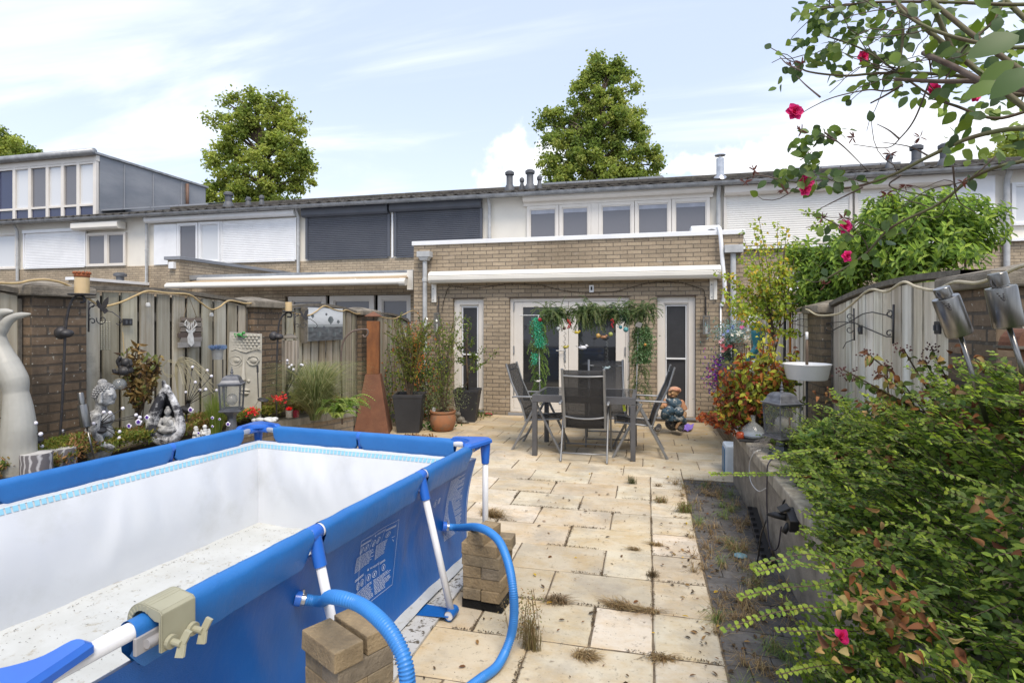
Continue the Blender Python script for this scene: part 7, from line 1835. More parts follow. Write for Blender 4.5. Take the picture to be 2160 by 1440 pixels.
# tall yellow green shrub
TY=[(.27,.33,.05),(.20,.27,.045),(.34,.38,.055),(.15,.20,.04),(.25,.31,.05),(.42,.32,.05)]
q=D(1625,790,5.6); o=root_at(V((q.x,q.y,.3)),'tall_shrub','tall slender shrub of yellow green leaves in front of the right brickwork','shrub')
lf=MB(); st=MB(); bb=V((q.x,q.y,.3)); 
tr=bez([bb,D(1632,760,5.6),D(1630,700,5.6),D(1622,640,5.6)],5); st.tube(tr,[.022-.0008*i for i in range(len(tr))],7)
tr2=bez([D(1634,745,5.6),D(1645,690,5.65),D(1650,600,5.65),D(1655,520,5.7)],5); st.tube(tr2,.009,6)
for ex,ey in ((1520,600),(1535,575),(1550,620),(1560,540),(1565,490),(1590,480),(1600,455),(1620,520),(1640,470),(1660,480),(1680,500),(1690,560),(1700,600),(1670,560),(1590,560),(1610,600),(1575,600),(1560,640),(1545,660),(1680,640),(1660,640),(1600,640),(1530,640),(1620,570),(1645,540),(1605,500),(1580,520),(1510,570),(1690,700),(1580,660),(1630,600),(1665,600),(1570,570)):
    b=(tr if R.random()<.6 else tr2)[R.randrange(5,14)]; e=D(ex,ey,5.6+R.uniform(-.35,.35)); B=bez([b,b.lerp(e,.5)+V((0,0,-.04))+rv(.03),e],6); st.tube(B,[.006-.00035*i for i in range(len(B))],4)
    for j in range(78):
        t=R.uniform(.25,1)*(len(B)-1); k_=min(int(t),len(B)-2); lf.leaf(B[k_].lerp(B[k_+1],t-k_)+rv(.035),rv()+V((0,0,-.2)),V((0,-.5,.6))+rv(.6),.042*R.uniform(.55,1.15),.028,jit(R.choice(TY),.2),fold=.2,droop=.3)
lf.build('crown',m_leaf,o); st.build('trunk',m_twig,o,smooth=True)
# climber over the right fence
CG=[(.15,.225,.04),(.20,.29,.05),(.10,.165,.035),(.26,.34,.06),(.08,.13,.032)]
q=V((2.2,5.6,0)); o=root_at(q,'fence_climber','big glossy green climber bulging over the top of the right fence','climber')
lf=MB(); st=MB(); blobs=[((1900,500),5.2,.55),((1830,545),5.3,.50),((1980,480),5.1,.55),((2040,475),5.0,.36),((1770,600),5.5,.30),((1960,550),4.9,.50),((1900,440),5.3,.32),((1700,530),5.8,.22),((1730,560),5.7,.28),((1720,610),5.6,.28),((1790,520),5.5,.3)]
bb=V((2.1,5.4,.2))
for (x,y),d,r in blobs:
    c_=D(x,y,d); 
    for i in range(int(135*r/.5*r/.5)+24):
        v=rv(); 
        if v.length<1e-3: continue
        v=v.normalized()*(R.random()**.4)*r; v.z*=.62; p_=c_+v; dr=(v+V((0,-.3,.5))+rv(.3)).normalized()
        st.tube([p_-dr*.12,p_],.002,3)
        for j in range(10):
            a=j*2.39; sdv=dr.cross(V((math.cos(a),math.sin(a),.3))).normalized(); lf.leaf(p_-dr*.012*j,sdv+dr*.5+V((0,0,-.15)),dr+rv(.2),R.uniform(.055,.085),.026,jit(R.choice(CG),.15),fold=.15,droop=.4)
    st.tube(bez([bb,bb.lerp(c_,.5)+rv(.2),c_],5),.010,5)
for ex,ey in ((2110,440),(2060,415),(1830,420),(1700,480),(1880,410),(1960,400),(2000,420),(1690,450),(2100,480),(1940,415)):
    e=D(ex,ey,5.1); b=D(1900+(ex-1900)*.5,500,5.1); B=bez([b,b.lerp(e,.6)+V((0,0,.06)),e],5); st.tube(B,.003,4)
    for j in range(30):
        t=R.uniform(.2,1)*(len(B)-1); k_=min(int(t),len(B)-2); lf.leaf(B[k_].lerp(B[k_+1],t-k_)+rv(.02),rv()+V((0,0,-.2)),V((0,-.4,.8))+rv(.5),.06*R.uniform(.6,1.1),.024,jit(R.choice(CG+TY[:2]),.15),droop=.4)
lf.build('foliage',m_leaf,o); st.build('stems',m_twig,o)
# ---- trees behind the row
def bigtree(cx,ytop,ybot,d,outline,label,name,nl=26000,pal=None,base_z=0,seed=1,ls=.17):
    rr=random.Random(seed); k=d/FPX; foot=onD(cx,CY,d); foot.z=0; o=empty(name,foot,label,'tree','tall trees behind the row of houses'); st=MB(); lf=MB()
    top=D(cx,ytop,d); P=bez([foot,foot+V((.1,0,top.z*.4)),V((foot.x+.1,foot.y,top.z*.7)),top-V((0,0,1.0))],5); st.tube(P,[.34*(1-.92*i/(len(P)-1)) for i in range(len(P))],9)
    pal=pal or [(.17,.205,.045),(.21,.235,.055),(.12,.155,.035),(.24,.27,.07)]
    cl=[]
    for (x,y,r) in outline:
        c_=D(x,y,d+rr.uniform(-1,1)*r*k*.3); cl.append((c_,r*k))
        j=P[min(len(P)-1,max(4,int(len(P)*(c_.z/top.z)*.85)))]; st.tube(bez([j,j.lerp(c_,.6)+V((0,0,.3)),c_],4),[.10,.09,.08,.07,.06,.05,.04,.03,.02],5)
    tot=sum(r*r for _,r in cl)
    for c_,r in cl:
        nsub=max(8,int(34*(r/1.3)**2)); 
        for s in range(nsub):
            v=V((rr.gauss(0,1),rr.gauss(0,1),rr.gauss(0,1))).normalized()*r*(rr.random()**.42)*1.14; v.z*=.85; tc=c_+v; 
            st.tube([tc,tc-v.normalized()*min(r*.5,.7)],.02,3)
            cr=rr.uniform(.22,.44); col=rr.choice(pal)
            m_=int(nl*(r*r/tot)/nsub)
            for i in range(m_):
                w=V((rr.gauss(0,cr*.5),rr.gauss(0,cr*.5),rr.gauss(0,cr*.38))); lf.leaf(tc+w,V((rr.uniform(-1,1),rr.uniform(-1,1),rr.uniform(-.9,.5))),V((rr.uniform(-1,1),rr.uniform(-1,1),.7)),ls*rr.uniform(.6,1.15),ls*.72,jit(col,.22),fold=.2,droop=.3)
    st.build('trunk',m_twig,o,smooth=True); lf.build('crown',leafmat('tree_leaf',.42,.5,.2,1.6),o)
bigtree(545,190,430,30,[(540,225,26),(520,250,30),(570,225,24),(590,260,34),(545,290,42),(500,285,30),(610,300,36),(475,330,34),(560,340,46),(620,345,36),(500,375,40),(580,400,46),(635,385,26),(530,410,40),(455,405,28),(440,430,30),(470,250,12),(452,260,10),(610,235,14),(628,275,14),(655,355,12),(495,205,12),(530,192,9),(475,215,10),(600,205,10),(640,250,8),(450,345,14),(435,248,7),(598,445,40),(500,440,40)],'tall airy green tree left of centre rising behind the grey dormer','broadleaf_tree',nl=27000,seed=3,ls=.17)
bigtree(1262,120,400,32,[(1255,140,20),(1275,165,26),(1240,175,24),(1290,140,16),(1310,160,22),(1215,195,20),(1270,215,36),(1310,215,30),(1220,240,34),(1180,250,24),(1150,245,14),(1290,270,44),(1230,290,44),(1180,300,34),(1340,270,24),(1330,310,36),(1370,330,24),(1270,340,50),(1200,350,44),(1340,360,38),(1385,350,14),(1160,340,20),(1140,265,10),(1260,380,50),(1180,380,36),(1350,385,40),(1340,190,12),(1260,120,9),(1310,130,8),(1345,235,12)],'tall dense green tree behind the cream windowed house','broadleaf_tree',nl=42000,seed=5,ls=.17,pal=[(.145,.185,.045),(.18,.215,.05),(.105,.145,.035),(.22,.245,.065)])
bigtree(15,270,330,34,[(10,300,26),(40,320,30),(-20,310,40),(70,330,22),(0,340,40)],'part of a broad green tree above the far left dormer roof','broadleaf_tree',nl=9000,seed=8)
bigtree(2150,260,340,34,[(2140,300,28),(2170,290,34),(2120,325,24),(2170,330,30),(2100,340,18)],'green tree at the far right behind the rose twigs','broadleaf_tree',nl=9000,seed=9)
# ---- climbing rose, upper right, close to the camera
m_rosecane=mat('rose_cane',(.12,.13,.05),.7,col2=(.10,.06,.04),scale=14); m_rosedead=mat('old_cane',(.07,.045,.03),.85,col2=(.13,.10,.08),scale=20)
RG=[(.075,.12,.04),(.10,.155,.035),(.14,.20,.035),(.06,.095,.04)]
rq=V((1.6,1.2,.5)); rose=empty('climbing_rose',rq,'climbing rose with round leaves and pink flowers reaching in from the upper right','rose')
cane=MB(); dead=MB(); rl_=MB()
def rcane(pts,d0,d1,r0,r1,mb):
    n_=len(pts); P=bez([D(x,y,d0+(d1-d0)*i/(n_-1)) for i,(x,y) in enumerate(pts)],6); k=len(P); mb.tube(P,[r0+(r1-r0)*i/(k-1) for i in range(k)],6); return P
C=[]
C.append(rcane([(2300,330),(2160,340),(2060,370),(1980,430),(1880,480),(1820,540),(1740,590)],1.5,1.9,.006,.003,cane))
C.append(rcane([(2300,280),(2160,270),(2050,290),(1960,330),(1880,370),(1800,395),(1740,395),(1640,378)],1.3,1.7,.007,.002,cane))
C.append(rcane([(2300,150),(2160,200),(2050,165),(1950,155),(1850,155),(1780,160),(1700,150),(1685,130)],1.3,1.7,.006,.0018,cane))
C.append(rcane([(2300,0),(2150,10),(2000,5),(1850,5),(1760,15),(1710,22)],1.3,1.6,.005,.002,cane))
C.append(rcane([(2250,70),(2160,100),(2060,90),(1960,60),(1900,20),(1880,-30)],1.2,1.4,.005,.003,cane))
C.append(rcane([(2300,230),(2190,230),(2100,250),(2020,225),(1960,200),(1830,110),(1740,75)],1.35,1.6,.005,.002,cane))
C.append(rcane([(2120,0),(2090,50),(2040,95),(2020,125),(1990,175)],1.4,1.4,.004,.002,cane))
C.append(rcane([(1960,0),(1975,30),(2010,110),(2005,130)],1.4,1.4,.006,.005,cane))
C.append(rcane([(1895,10),(1905,60),(1898,130),(1893,155)],1.5,1.5,.004,.003,cane))
rcane([(2170,190),(2080,175),(2010,140),(1960,118),(1948,112)],1.15,1.4,.008,.006,dead)
rcane([(2160,182),(2060,172),(1980,172),(1900,168),(1885,166)],1.2,1.45,.007,.003,dead)
rcane([(1905,178),(1870,200),(1836,218)],1.45,1.5,.003,.002,dead)
for pts in ([(1960,175),(1930,250),(1900,290),(1870,312),(1800,305)],[(1897,293),(1875,275),(1850,262)],[(1905,178),(1870,192),(1830,190),(1760,205),(1715,225),(1690,240)],[(1730,205),(1700,180),(1680,160)],[(1765,298),(1735,286),(1720,290)],[(1960,330),(1920,310),(1860,300)],[(1900,370),(1880,395),(1990,420)],[(1820,395),(1770,420),(1730,440)],[(1740,280),(1780,310),(1830,360)],[(1960,120),(1965,165)],[(2100,330),(2040,380),(1960,400),(1900,440)],[(1800,500),(1760,470),(1735,460)],[(2010,350),(2020,420),(2060,450)],[(1640,378),(1600,370),(1560,380)],[(1690,150),(1660,135),(1645,120)]):
    rcane(pts,1.5,1.6,.0025,.001,dead)
rb=V((1.34,1.25,.54))
for P in C:
    e=P[0]; mid=rb.lerp(e,.5)+V((.16,-.05,.12)); cane.tube(bez([rb+rv(.03),mid+rv(.03),e],8),[.012-.0004*i for i in range(17)],6)
for e in (D(2170,190,1.15),D(2160,182,1.2)): dead.tube(bez([rb,rb.lerp(e,.55)+V((.22,-.04,.12)),D(2290,215,1.12),e],8),.0075,7)
def rleaf(x,y,d,s,n_=1,pal=RG):
    for i in range(n_):
        p_=D(x+R.gauss(0,10 if n_>1 else 0),y+R.gauss(0,9 if n_>1 else 0),d+R.uniform(-.05,.05)); dr=V((R.uniform(-1,1),R.uniform(-.6,.6),R.uniform(-1.1,.4))).normalized()
        rl_.leaf8(p_,dr,V((R.uniform(-.5,.5),R.uniform(-1,-.2),R.uniform(-.3,.8))),s*R.uniform(.8,1.15),s*.68,jit(R.choice(pal),.15),fold=.06,droop=.15)
# clusters read off the photograph
for x,y,n_ in ((1700,20,6),(1760,30,10),(1730,55,10),(1790,60,8),(1705,90,5),(1760,100,8),(1720,50,4),(1800,15,6),(1850,20,6),(1830,60,6),(1870,80,6),(1900,60,4),(1690,100,3),(1740,115,5),(1660,155,2),(1642,180,1),(1700,320,5),(1720,290,7),(1690,300,5),(1745,280,6),(1715,345,5),(1780,275,2),(1650,370,4),(1670,360,4),(1700,365,4),(1735,380,3),(1760,370,4),(1775,390,3),(1640,375,3),(1690,390,2),(1810,380,2),(1740,480,2),(1790,490,2),(1760,478,2),(1820,540,2),(1800,80,5),(1880,110,5),(1840,130,4),(1770,130,4),(1830,160,2),(1750,150,2)): rleaf(x,y,1.6,.029,n_*2)
for i in range(330):
    x=R.uniform(1880,2200); y=R.uniform(-10,340); 
    if y>230 and x<1980: continue
    if R.random()>.35+.65*min(1,(x-1860)/220): continue
    rleaf(x,y,R.uniform(1.35,1.8),R.uniform(.024,.038),1,RG+[(.17,.24,.04),(.2,.28,.05)])
for i in range(46):
    P=R.choice(C); p_=R.choice(P[len(P)//3:]).copy(); dr=(rv()+V((-.9,0,.1))).normalized(); pts=[p_.copy()]
    for j in range(R.randrange(4,9)): dr=(dr+rv(.45)).normalized(); p_=p_+dr*R.uniform(.02,.035); pts.append(p_.copy())
    dead.tube(pts,[.0016-.0001*j for j in range(len(pts))],4)
    if R.random()<.6: rl_.leaf8(pts[-1],dr,V((0,-1,.3))+rv(.4),.03,.02,jit(R.choice(RG),.15),fold=.06)
for i in range(150): 
    P=R.choice(C); p_=R.choice(P); k_=R.uniform(.03,.045); rl_.leaf8(p_+rv(.03),rv()+V((0,0,-.3)),V((0,-1,.3))+rv(.4),k_,k_*.68,jit(R.choice(RG),.15),fold=.06)
# big near leaves at the edge
for x,y,d,s in ((2120,95,.66,.055),(2080,195,.80,.045),(2140,165,.70,.050),(2110,150,.8,.045),(2030,260,1.0,.045),(2000,300,1.0,.04),(2150,240,.72,.045),(2060,70,.9,.035),(2150,50,.7,.05),(1975,215,1.1,.04),(2050,310,.95,.04))[:4]:
    rl_.leaf8(D(x+30,y-20,d),V((-.8,R.uniform(-.2,.2),-.35+R.uniform(-.3,.2))),V((.1,-1,.55)),s,s*.62,jit(R.choice(RG),.1),fold=.07)
rl_.build('leaves',leafmat('rose_leaf',.3,.45,.28,1.15),rose,smooth=True); cane.build('canes',m_rosecane,rose,smooth=True); dead.build('old_canes',m_rosedead,rose,smooth=True)
PK=[(.55,.03,.16),(.42,.02,.11),(.65,.06,.22)]
for (x,y,s) in ((1675,236,.030),(1968,190,.028),(1700,385,.028),(1697,400,.022),(1782,478,.026),(1787,540,.022),(1820,122,.024),(2055,205,.02)):
    p_=D(x,y,1.6); fl=MB(); s=s*.85
    for ring_,(n_,l_,tilt) in enumerate(((6,1.0,-.1),(6,.8,.45),(5,.6,1.0),(4,.4,1.8))):
        for i in range(n_):
            a=i*2*pi/n_+ring_*.5; nx=V((CT,ST,0)); dr=nx*math.cos(a)+V((0,0,1))*math.sin(a)+V((ST,-CT,0))*tilt; fl.leaf8(p_,dr,V((ST,-CT,0)),s*l_*R.uniform(.85,1.1),s*l_*.95,jit(R.choice(PK),.15),fold=.25,droop=-.25)
    fl.build('rose_flower',m_petal,rose)
for x,y in ((1572,385),(1590,360),(1655,400),(1735,460),(1700,380),(1780,460),(1690,275),(1800,290),(1878,325),(1940,290),(1690,135),(1670,140),(1790,475),(1700,330),(1740,600),(1870,410),(1910,390),(2030,385)):
    p_=D(x,y,1.6); hips=MB()
    for i in range(7): hips.leaf(p_,rv(),rv(),.022,.006,jit((.12,.05,.04),.3),fold=.3)
    hips.build('withered_head',m_leaf,rose)
# ---- dry weeds and litter
STR=[(.27,.19,.095),(.20,.14,.07),(.33,.25,.13),(.14,.10,.05)]
def weed(x,y,r,n_,lab,h=.016,pal=STR,flat=.35):
    q=onZ(x,y,.0); q0_=q.copy(); mb=MB()
    for i in range(n_):
        a=R.uniform(0,2*pi); l=r*R.uniform(.25,1)*(.55+.45*math.cos(a*1.5+x)); q=q0_+V((R.gauss(0,r*.25),R.gauss(0,r*.10),0)); e=q+V((math.cos(a)*l*1.25,math.sin(a)*l*.8,R.uniform(.002,h*1.6))); m_=q.lerp(e,.5)+V((0,0,R.uniform(.2,1)*h)); c=jit(R.choice(pal),.2); w=.0016
        for A,B in ((q+rv(.01)*1,m_),(m_,e)):
            sd_=(B-A).cross(V((0,0,1))).normalized()*w; A=V((A.x,A.y,max(A.z,.002))); mb.add([A-sd_,A+sd_,B+sd_*.5,B-sd_*.5],[(0,1,2,3)],c)
    tag(mb.build('dry_weed',m_leaf,origin=q0_),lab,'weed','dry weeds in the paving joints')
weed(1230,1385,.085,330,'round star shaped dry weed nearest the viewer',.016)
weed(1310,1280,.13,420,'spreading dry grass weed above the star shaped one',.016)
weed(1370,1290,.10,160,'dry weed on the joint of the narrow slab column',.016)
weed(1395,1390,.10,180,'dry weed at the nearest corner of the narrow slab column',.016)
weed(1340,1160,.07,110,'small dry weed near the middle of the narrow slab column',.016)
weed(1375,1215,.06,110,'small dark dry weed on the joint crossing',.025,[(.12,.09,.05)])
weed(1333,1020,.075,120,'small dark green weed alone in the middle of the patio',.05,[(.10,.10,.05),(.07,.08,.03)])
weed(1040,1090,.16,420,'dry grass clump behind the pool corner leg',.04)
weed(1120,1370,.08,160,'dry weed beside the curve of the far hose',.10,[(.14,.12,.05),(.2,.15,.08)])
weed(1175,1270,.10,240,'dark dry weed along the joint right of the hose',.03,[(.12,.09,.05),(.2,.14,.08)])
weed(1385,1150,.09,130,'dry weed where the slabs meet the dark strip',.016)
weed(1395,1060,.10,140,'small dry weed at the far end of the dark strip',.04,STR+[(.12,.16,.05)])
weed(1390,1025,.06,70,'tiny weed at the top joint of the narrow slab column',.02)
weed(1445,1080,.12,260,'greenish grass tuft at the edge of the dark strip',.06,STR+[(.12,.17,.05),(.15,.2,.06)])
# standing stalks by the far stack
q=onZ(1105,1335,0); o=root_at(q,'dry_stalks','thin standing dry weed stalks between the far brick stack and hose','weed'); mb=MB()
for i in range(15):
    b=q+V((R.gauss(0,.045),R.gauss(0,.06),0)); e=b+V((R.uniform(-.05,.05),R.uniform(-.05,.05),R.uniform(.08,.22))); mb.tube([b,b.lerp(e,.5)+rv(.008),e],.0016,4)
mb.build('stalks',mat('straw_dark',(.22,.16,.09),.9),o); mb=MB()
for i in range(320): mb.leaf(q+V((R.gauss(0,.05),R.gauss(0,.06),R.uniform(.0,.20))),rv(),rv(),.014,.007,jit(R.choice([(.14,.15,.05),(.22,.17,.08),(.28,.20,.10)]),.2))
mb.build('stalk_leaves',m_leaf,o)
# grass and straw growing over the dark strip
mb=MB()
for i in range(150):
    y=R.uniform(1.7,5.8); t=(y-1.7)/4.1; x=R.choice([R.gauss(.37,.04),R.gauss(.66,.10),R.uniform(.42,.82)]); x=min(max(x,.18),.81); g_=R.random()<.28; q=V((x,y,0)); m_=R.randrange(8,40)
    for j in range(m_):
        a=R.uniform(0,2*pi); l=R.uniform(.03,.13); e=q+V((math.cos(a)*l,math.sin(a)*l,R.uniform(.0,.07))); e.z=max(e.z,.003); m0=q.lerp(e,.5)+V((0,0,R.uniform(.005,.05))); c=jit(R.choice([(.12,.18,.05),(.16,.2,.06)] if g_ else STR),.2); w=.0014
        for A,B in ((q+V((R.gauss(0,.012),R.gauss(0,.012),.002)),m0),(m0,e)):
            sd_=(B-A).cross(V((0,0,1)))
            if sd_.length<1e-6: continue
            sd_=sd_.normalized()*w; mb.add([A-sd_,A+sd_,B+sd_*.5,B-sd_*.5],[(0,1,2,3)],c)
tag(mb.build('dry_grass',m_leaf,origin=(.6,3,0)),'dry straw grass and small green tufts over the dark block strip','grass',kind='stuff')
mb=MB()
for i in range(900):
    r_=R.random()
    if r_<.45: x,y=R.gauss(.40,.14),R.uniform(1.4,6)
    elif r_<.7: x,y=R.uniform(-1.0,.35),R.uniform(1.5,6)
    elif r_<.85: x,y=R.uniform(-3.5,1.0),R.uniform(6,9.3)
    else: x,y=R.uniform(.45,.8),R.uniform(1.5,5.9)
    if x>.8 and y<6: x=.79
    s=R.choice([.008,.012,.016,.028]); c=R.choice([(.14,.07,.03),(.09,.06,.035),(.25,.16,.07),(.05,.035,.02),(.45,.32,.05) if s>.012 and R.random()<.3 else (.1,.07,.04)])
    mb.leaf((x,y,R.uniform(.004,.010)),V((R.uniform(-1,1),R.uniform(-1,1),.08)),V((0,0,1))+rv(.4),s*1.3,s*.6,jit(c,.2))
# crumbs of soil and moss along the joints
for i in range(10000):
    if R.random()<.55: ky=R.randrange(-6,5); y=3.95+ky*.4+R.gauss(0,.007); x=R.uniform(-1.3,.34)
    else:
        y=R.uniform(1.7,5.6); rw=int(math.floor((y+.45)/.4)); x=.03+R.gauss(0,.006) if R.random()<.22 else (R.choice([-.57,-1.17]) if rw%2 else R.choice([-.28,-.88]))+R.gauss(0,.006)
    if noise.noise(V((x*3,y*3,4)))<.02: continue
    mb.leaf((x,y,R.uniform(.001,.006)),V((R.uniform(-1,1),R.uniform(-1,1),.2)),V((0,0,1))+rv(.5),R.uniform(.005,.013),.005,jit(R.choice([(.10,.075,.045),(.06,.045,.03),(.14,.10,.055)]),.2))
tag(mb.build('leaf_litter',m_leaf,origin=(0,3,0)),'scattered dead leaves, petals and soil crumbs over the paving','litter',kind='stuff')
for x,y in ((1388,1316),(1404,1340)):
    pass
# ---- right side small things
m_enamel=mat('white_enamel',(.80,.80,.80),.25,col2=(.74,.74,.73),scale=5)
d=4.55;k=d/FPX; c_=D(1702,800,d); o=empty('hanging_basin',c_,'white enamel basin on a post in front of the right brick pier','basin')
MB().lathe([(37*k,0),(39*k,2*k),(45*k,30*k),(47*k,32*k),(46.5*k,33.5*k),(44*k,31*k),(38*k,3*k),(.001,2.5*k)],c_,36,cap=False).lathe([(.001,-.0005),(37*k,0)],c_,36,cap=False).build('basin',m_enamel,o,smooth=True,angle=50)
MB().tube([D(1702,798,d),D(1702,735,d),D(1702,712,d)],[.012,.012,.008],8).build('wooden_post',mat('post_wood',(.16,.115,.08),.8),o,smooth=True)
MB().tube([D(1702,716,d),D(1702,700,d)],.011,8).build('white_coupling',m_enamel,o,smooth=True); MB().tube([V((c_.x,c_.y,.55)),c_],.010,6).build('iron_pin',m_iron,o)
def pxx(pts,X): return [onX(x,y,X) for x,y in pts]
def bracketX(o_,paths,X,r,name='scroll'):
    mb=MB()
    for q in paths: mb.tube(pxx(q,X),r,6)
    return mb.build(name,m_iron,o_,smooth=True)
# scroll brackets on the right fence
d=3.75; o=empty('scroll_bracket',onX(1883,680,1.545),'large black wrought iron scroll bracket on the right fence','wall bracket','wrought iron scroll brackets')
bracketX(o,[[(1885,642),(1884,725)]],1.545,.007,name='back_bar')
bracketX(o,[[(1880,655)]+curl(1876,662,8,4,-pi*.6,pi*1.5)+[],[(1884,672),(1872,665),(1840,658),(1820,662),(1790,680),(1765,692)]+curl(1750,688,12,3,.6,pi*2.2),[(1884,695)]+curl(1876,703,8,3,-.3,-pi*1.8),[(1790,675),(1830,693),(1870,710),(1882,710)]],1.545,.0042)
d=4.4; o=empty('scroll_bracket',onX(1802,690,1.545),'smaller thin black scroll bracket left of the large one','wall bracket','wrought iron scroll brackets')
bracketX(o,[[(1801,650),(1802,718)]],1.545,.0055,name='back_bar')
bracketX(o,[[(1801,665)]+curl(1792,668,7,3,-.3,-pi*1.7),[(1801,700)]+curl(1792,695,8,3,.3,pi*1.7),[(1801,682),(1780,678),(1740,682),(1705,690),(1672,682)],[(1778,735),(1785,722),(1800,716)]],1.545,.0035)
d=5.4; o=empty('scroll_bracket',onX(1675,700,1.545),'thin black scroll bracket beside the white basin post','wall bracket','wrought iron scroll brackets')
bracketX(o,[[(1668,640),(1668,780)]],1.545,.006,name='back_bar'); bracketX(o,[[(1668,680),(1690,672),(1720,676)],[(1668,700),(1690,710),(1705,700)],curl(1676,672,7,2,0,pi*1.8)],1.545,.0035)
# long tools by the fence
d=5.7; 
for x0_,x1_,col,lab,w in ((1656,1652,(.03,.03,.035),'black pole with a white edge leaning against the right fence behind the shrub',.022),(1667,1665,(.55,.20,.03),'orange slat leaning against the right fence behind the shrub',.016)):
    A=D(x1_,830,d);B=D(x0_,645,d); A.z=.28; o=empty('leaning_pole',A,lab,'pole'); MB().beam(A,B,w*1.6,w).build('pole',mat('pole_%d'%x0_,col,.5),o,bevel=.002); MB().beam(B,B+(B-A).normalized()*.02,w*1.8,w*1.3).build('pole_tip',m_wh if x0_==1656 else m_twig,o)
d=5.6; q=D(1672,640,d); o=empty('solar_lamp',q,'dark flat solar lamp panel above the leaning poles','solar panel'); MB().box(q,(.14,.07,.012),rz=.2).build('panel',mat('solar_grey',(.10,.10,.14),.4),o,bevel=.002); MB().tube([q,q-V((0,0,.35))],.006,6).build('lamp_post',m_iron,o)
# bouquet with lantern, seahorse like figure and dove
d=7.0;k=d/FPX
q=D(1560,800,d); o=empty('iron_lantern',D(1560,762,d),'rusty iron lantern with crossed glass behind the autumn bush','lantern'); b=D(1560,762,d); t=D(1560,724,d); w=.15; mb=MB().box(b,(w,w,.015)).box(t,(w*1.1,w*1.1,.015)); M=Matrix.Rotation(.2,3,'Z')
for i in (-1,1):
    for j in (-1,1): mb.beam(b+V((i*w*.46,j*w*.46,0)),t+V((i*w*.46,j*w*.46,0)),.013,.013)
mb.beam(b+V((-w*.45,-w*.48,0)),t+V((w*.45,-w*.48,0)),.004,.004); mb.beam(b+V((w*.45,-w*.48,0)),t+V((-w*.45,-w*.48,0)),.004,.004)
mb.build('lantern_frame',mat('green_rust',(.13,.12,.09),.7,col2=(.2,.1,.06),scale=14),o); MB().box(b.lerp(t,.5),(w*.85,w*.85,(t.z-b.z)*.95)).build('lantern_glass',m_lglass,o)
MB().bx(b.x-.25,b.x+.3,b.y-.15,b.y+.15,.26,b.z-.02).build('timber_stand',m_rail,o)
q=D(1555,700,d); o=empty('flower_bouquet',q,'bouquet of white daisies, pink and blue silk flowers standing on the lantern','flowers'); mb=MB(); fl=MB()
for i in range(900): mb.leaf(q+V((R.gauss(0,.15),R.gauss(0,.08),R.gauss(0,.08))),rv()+V((0,0,.3)),rv(),.045,.010,jit(R.choice([(.13,.24,.20),(.18,.28,.25),(.08,.14,.07),(.30,.38,.42)]),.2))
for (x,y,c,s) in ((1560,702,(.74,.74,.68),.055),(1575,712,(.7,.7,.66),.04),(1590,708,(.7,.7,.68),.04),(1545,706,(.7,.68,.62),.03),(1580,696,(.72,.72,.7),.03),(1523,728,(.50,.16,.18),.04),(1530,735,(.45,.10,.12),.035),(1518,720,(.6,.4,.4),.035),(1540,730,(.35,.05,.07),.035),(1524,740,(.5,.25,.25),.03),(1567,676,(.7,.12,.4),.03),(1572,684,(.65,.1,.35),.035),(1565,690,(.7,.15,.42),.03),(1545,690,(.25,.28,.55),.03),(1535,698,(.3,.36,.6),.03),(1526,706,(.35,.4,.6),.025),(1525,715,(.6,.45,.5),.03)):
    p_=D(x,y,d-.12)
    for i in range(16): fl.leaf(p_,V((R.uniform(-1,1),R.uniform(-1,.2),R.uniform(-1,1))),V((0,-1,0)),s,s*.3,jit(c,.12))
mb.build('greenery',m_leaf,o); fl.build('blossoms',m_petal,o)
q=D(1515,790,d); o=empty('purple_flowers',q,'trailing purple silk flowers left of the autumn bush','flowers'); mb=MB(); fl=MB()
for i in range(520): mb.leaf(q+V((R.gauss(0,.09),R.gauss(0,.06),R.gauss(0,.13))),rv(),rv(),.045,.010,jit((.09,.14,.08),.2))
for i in range(260): fl.leaf(q+V((R.gauss(-.03,.07),R.gauss(-.06,.04),R.gauss(0,.13))),rv(),rv(),.028,.02,jit(R.choice([(.16,.03,.28),(.30,.03,.16),(.10,.04,.24)]),.25))
mb.build('greenery',m_leaf,o); fl.build('blossoms',m_petal,o)
q=D(1535,750,d+.1); o=root_at(q,'silk_ivy','dark blue green trailing silk ivy beside the iron lantern','plant'); mb=MB()
for i in range(900): mb.leaf(q+V((R.gauss(0,.06),R.gauss(0,.05),R.gauss(0,.17))),rv()+V((0,0,-.3)),rv(),.03,.016,jit((.06,.10,.07),.2))
mb.build('foliage',m_leaf,o)
d=6.3;k=d/FPX; o=empty('teal_vase',D(1590,775,d),'tall teal blue glazed vase figure behind the autumn bush','vase'); m_teal=mat('teal_glaze',(.025,.15,.20),.25,col2=(.04,.22,.25),scale=6)
MB().tube([D(1580,765,d),D(1588,745,d),D(1598,732,d),D(1598,722,d),D(1600,705,d),D(1599,690,d),D(1599,682,d)],[9*k,7*k,9*k,10*k,15*k,13*k,6*k],18).build('vase_body',m_teal,o,smooth=True)
MB().ball(D(1592,777,d-.03),(17*k,10*k,11*k),14,10).ball(D(1592,768,d-.05),(12*k,7*k,9*k)).build('white_base',m_enamel,o,smooth=True)
o=empty('white_dove',D(1587,680,d+.2),'white dove figure above the bouquet','figurine'); MB().ball(D(1586,682,d+.2),(11*k,9*k,16*k)).ball(D(1592,668,d+.2),(12*k,8*k,7*k)).tube([D(1600,664,d+.2),D(1612,662,d+.2)],[6*k,1*k],8).build('dove_body',m_enamel,o,remesh=.006)
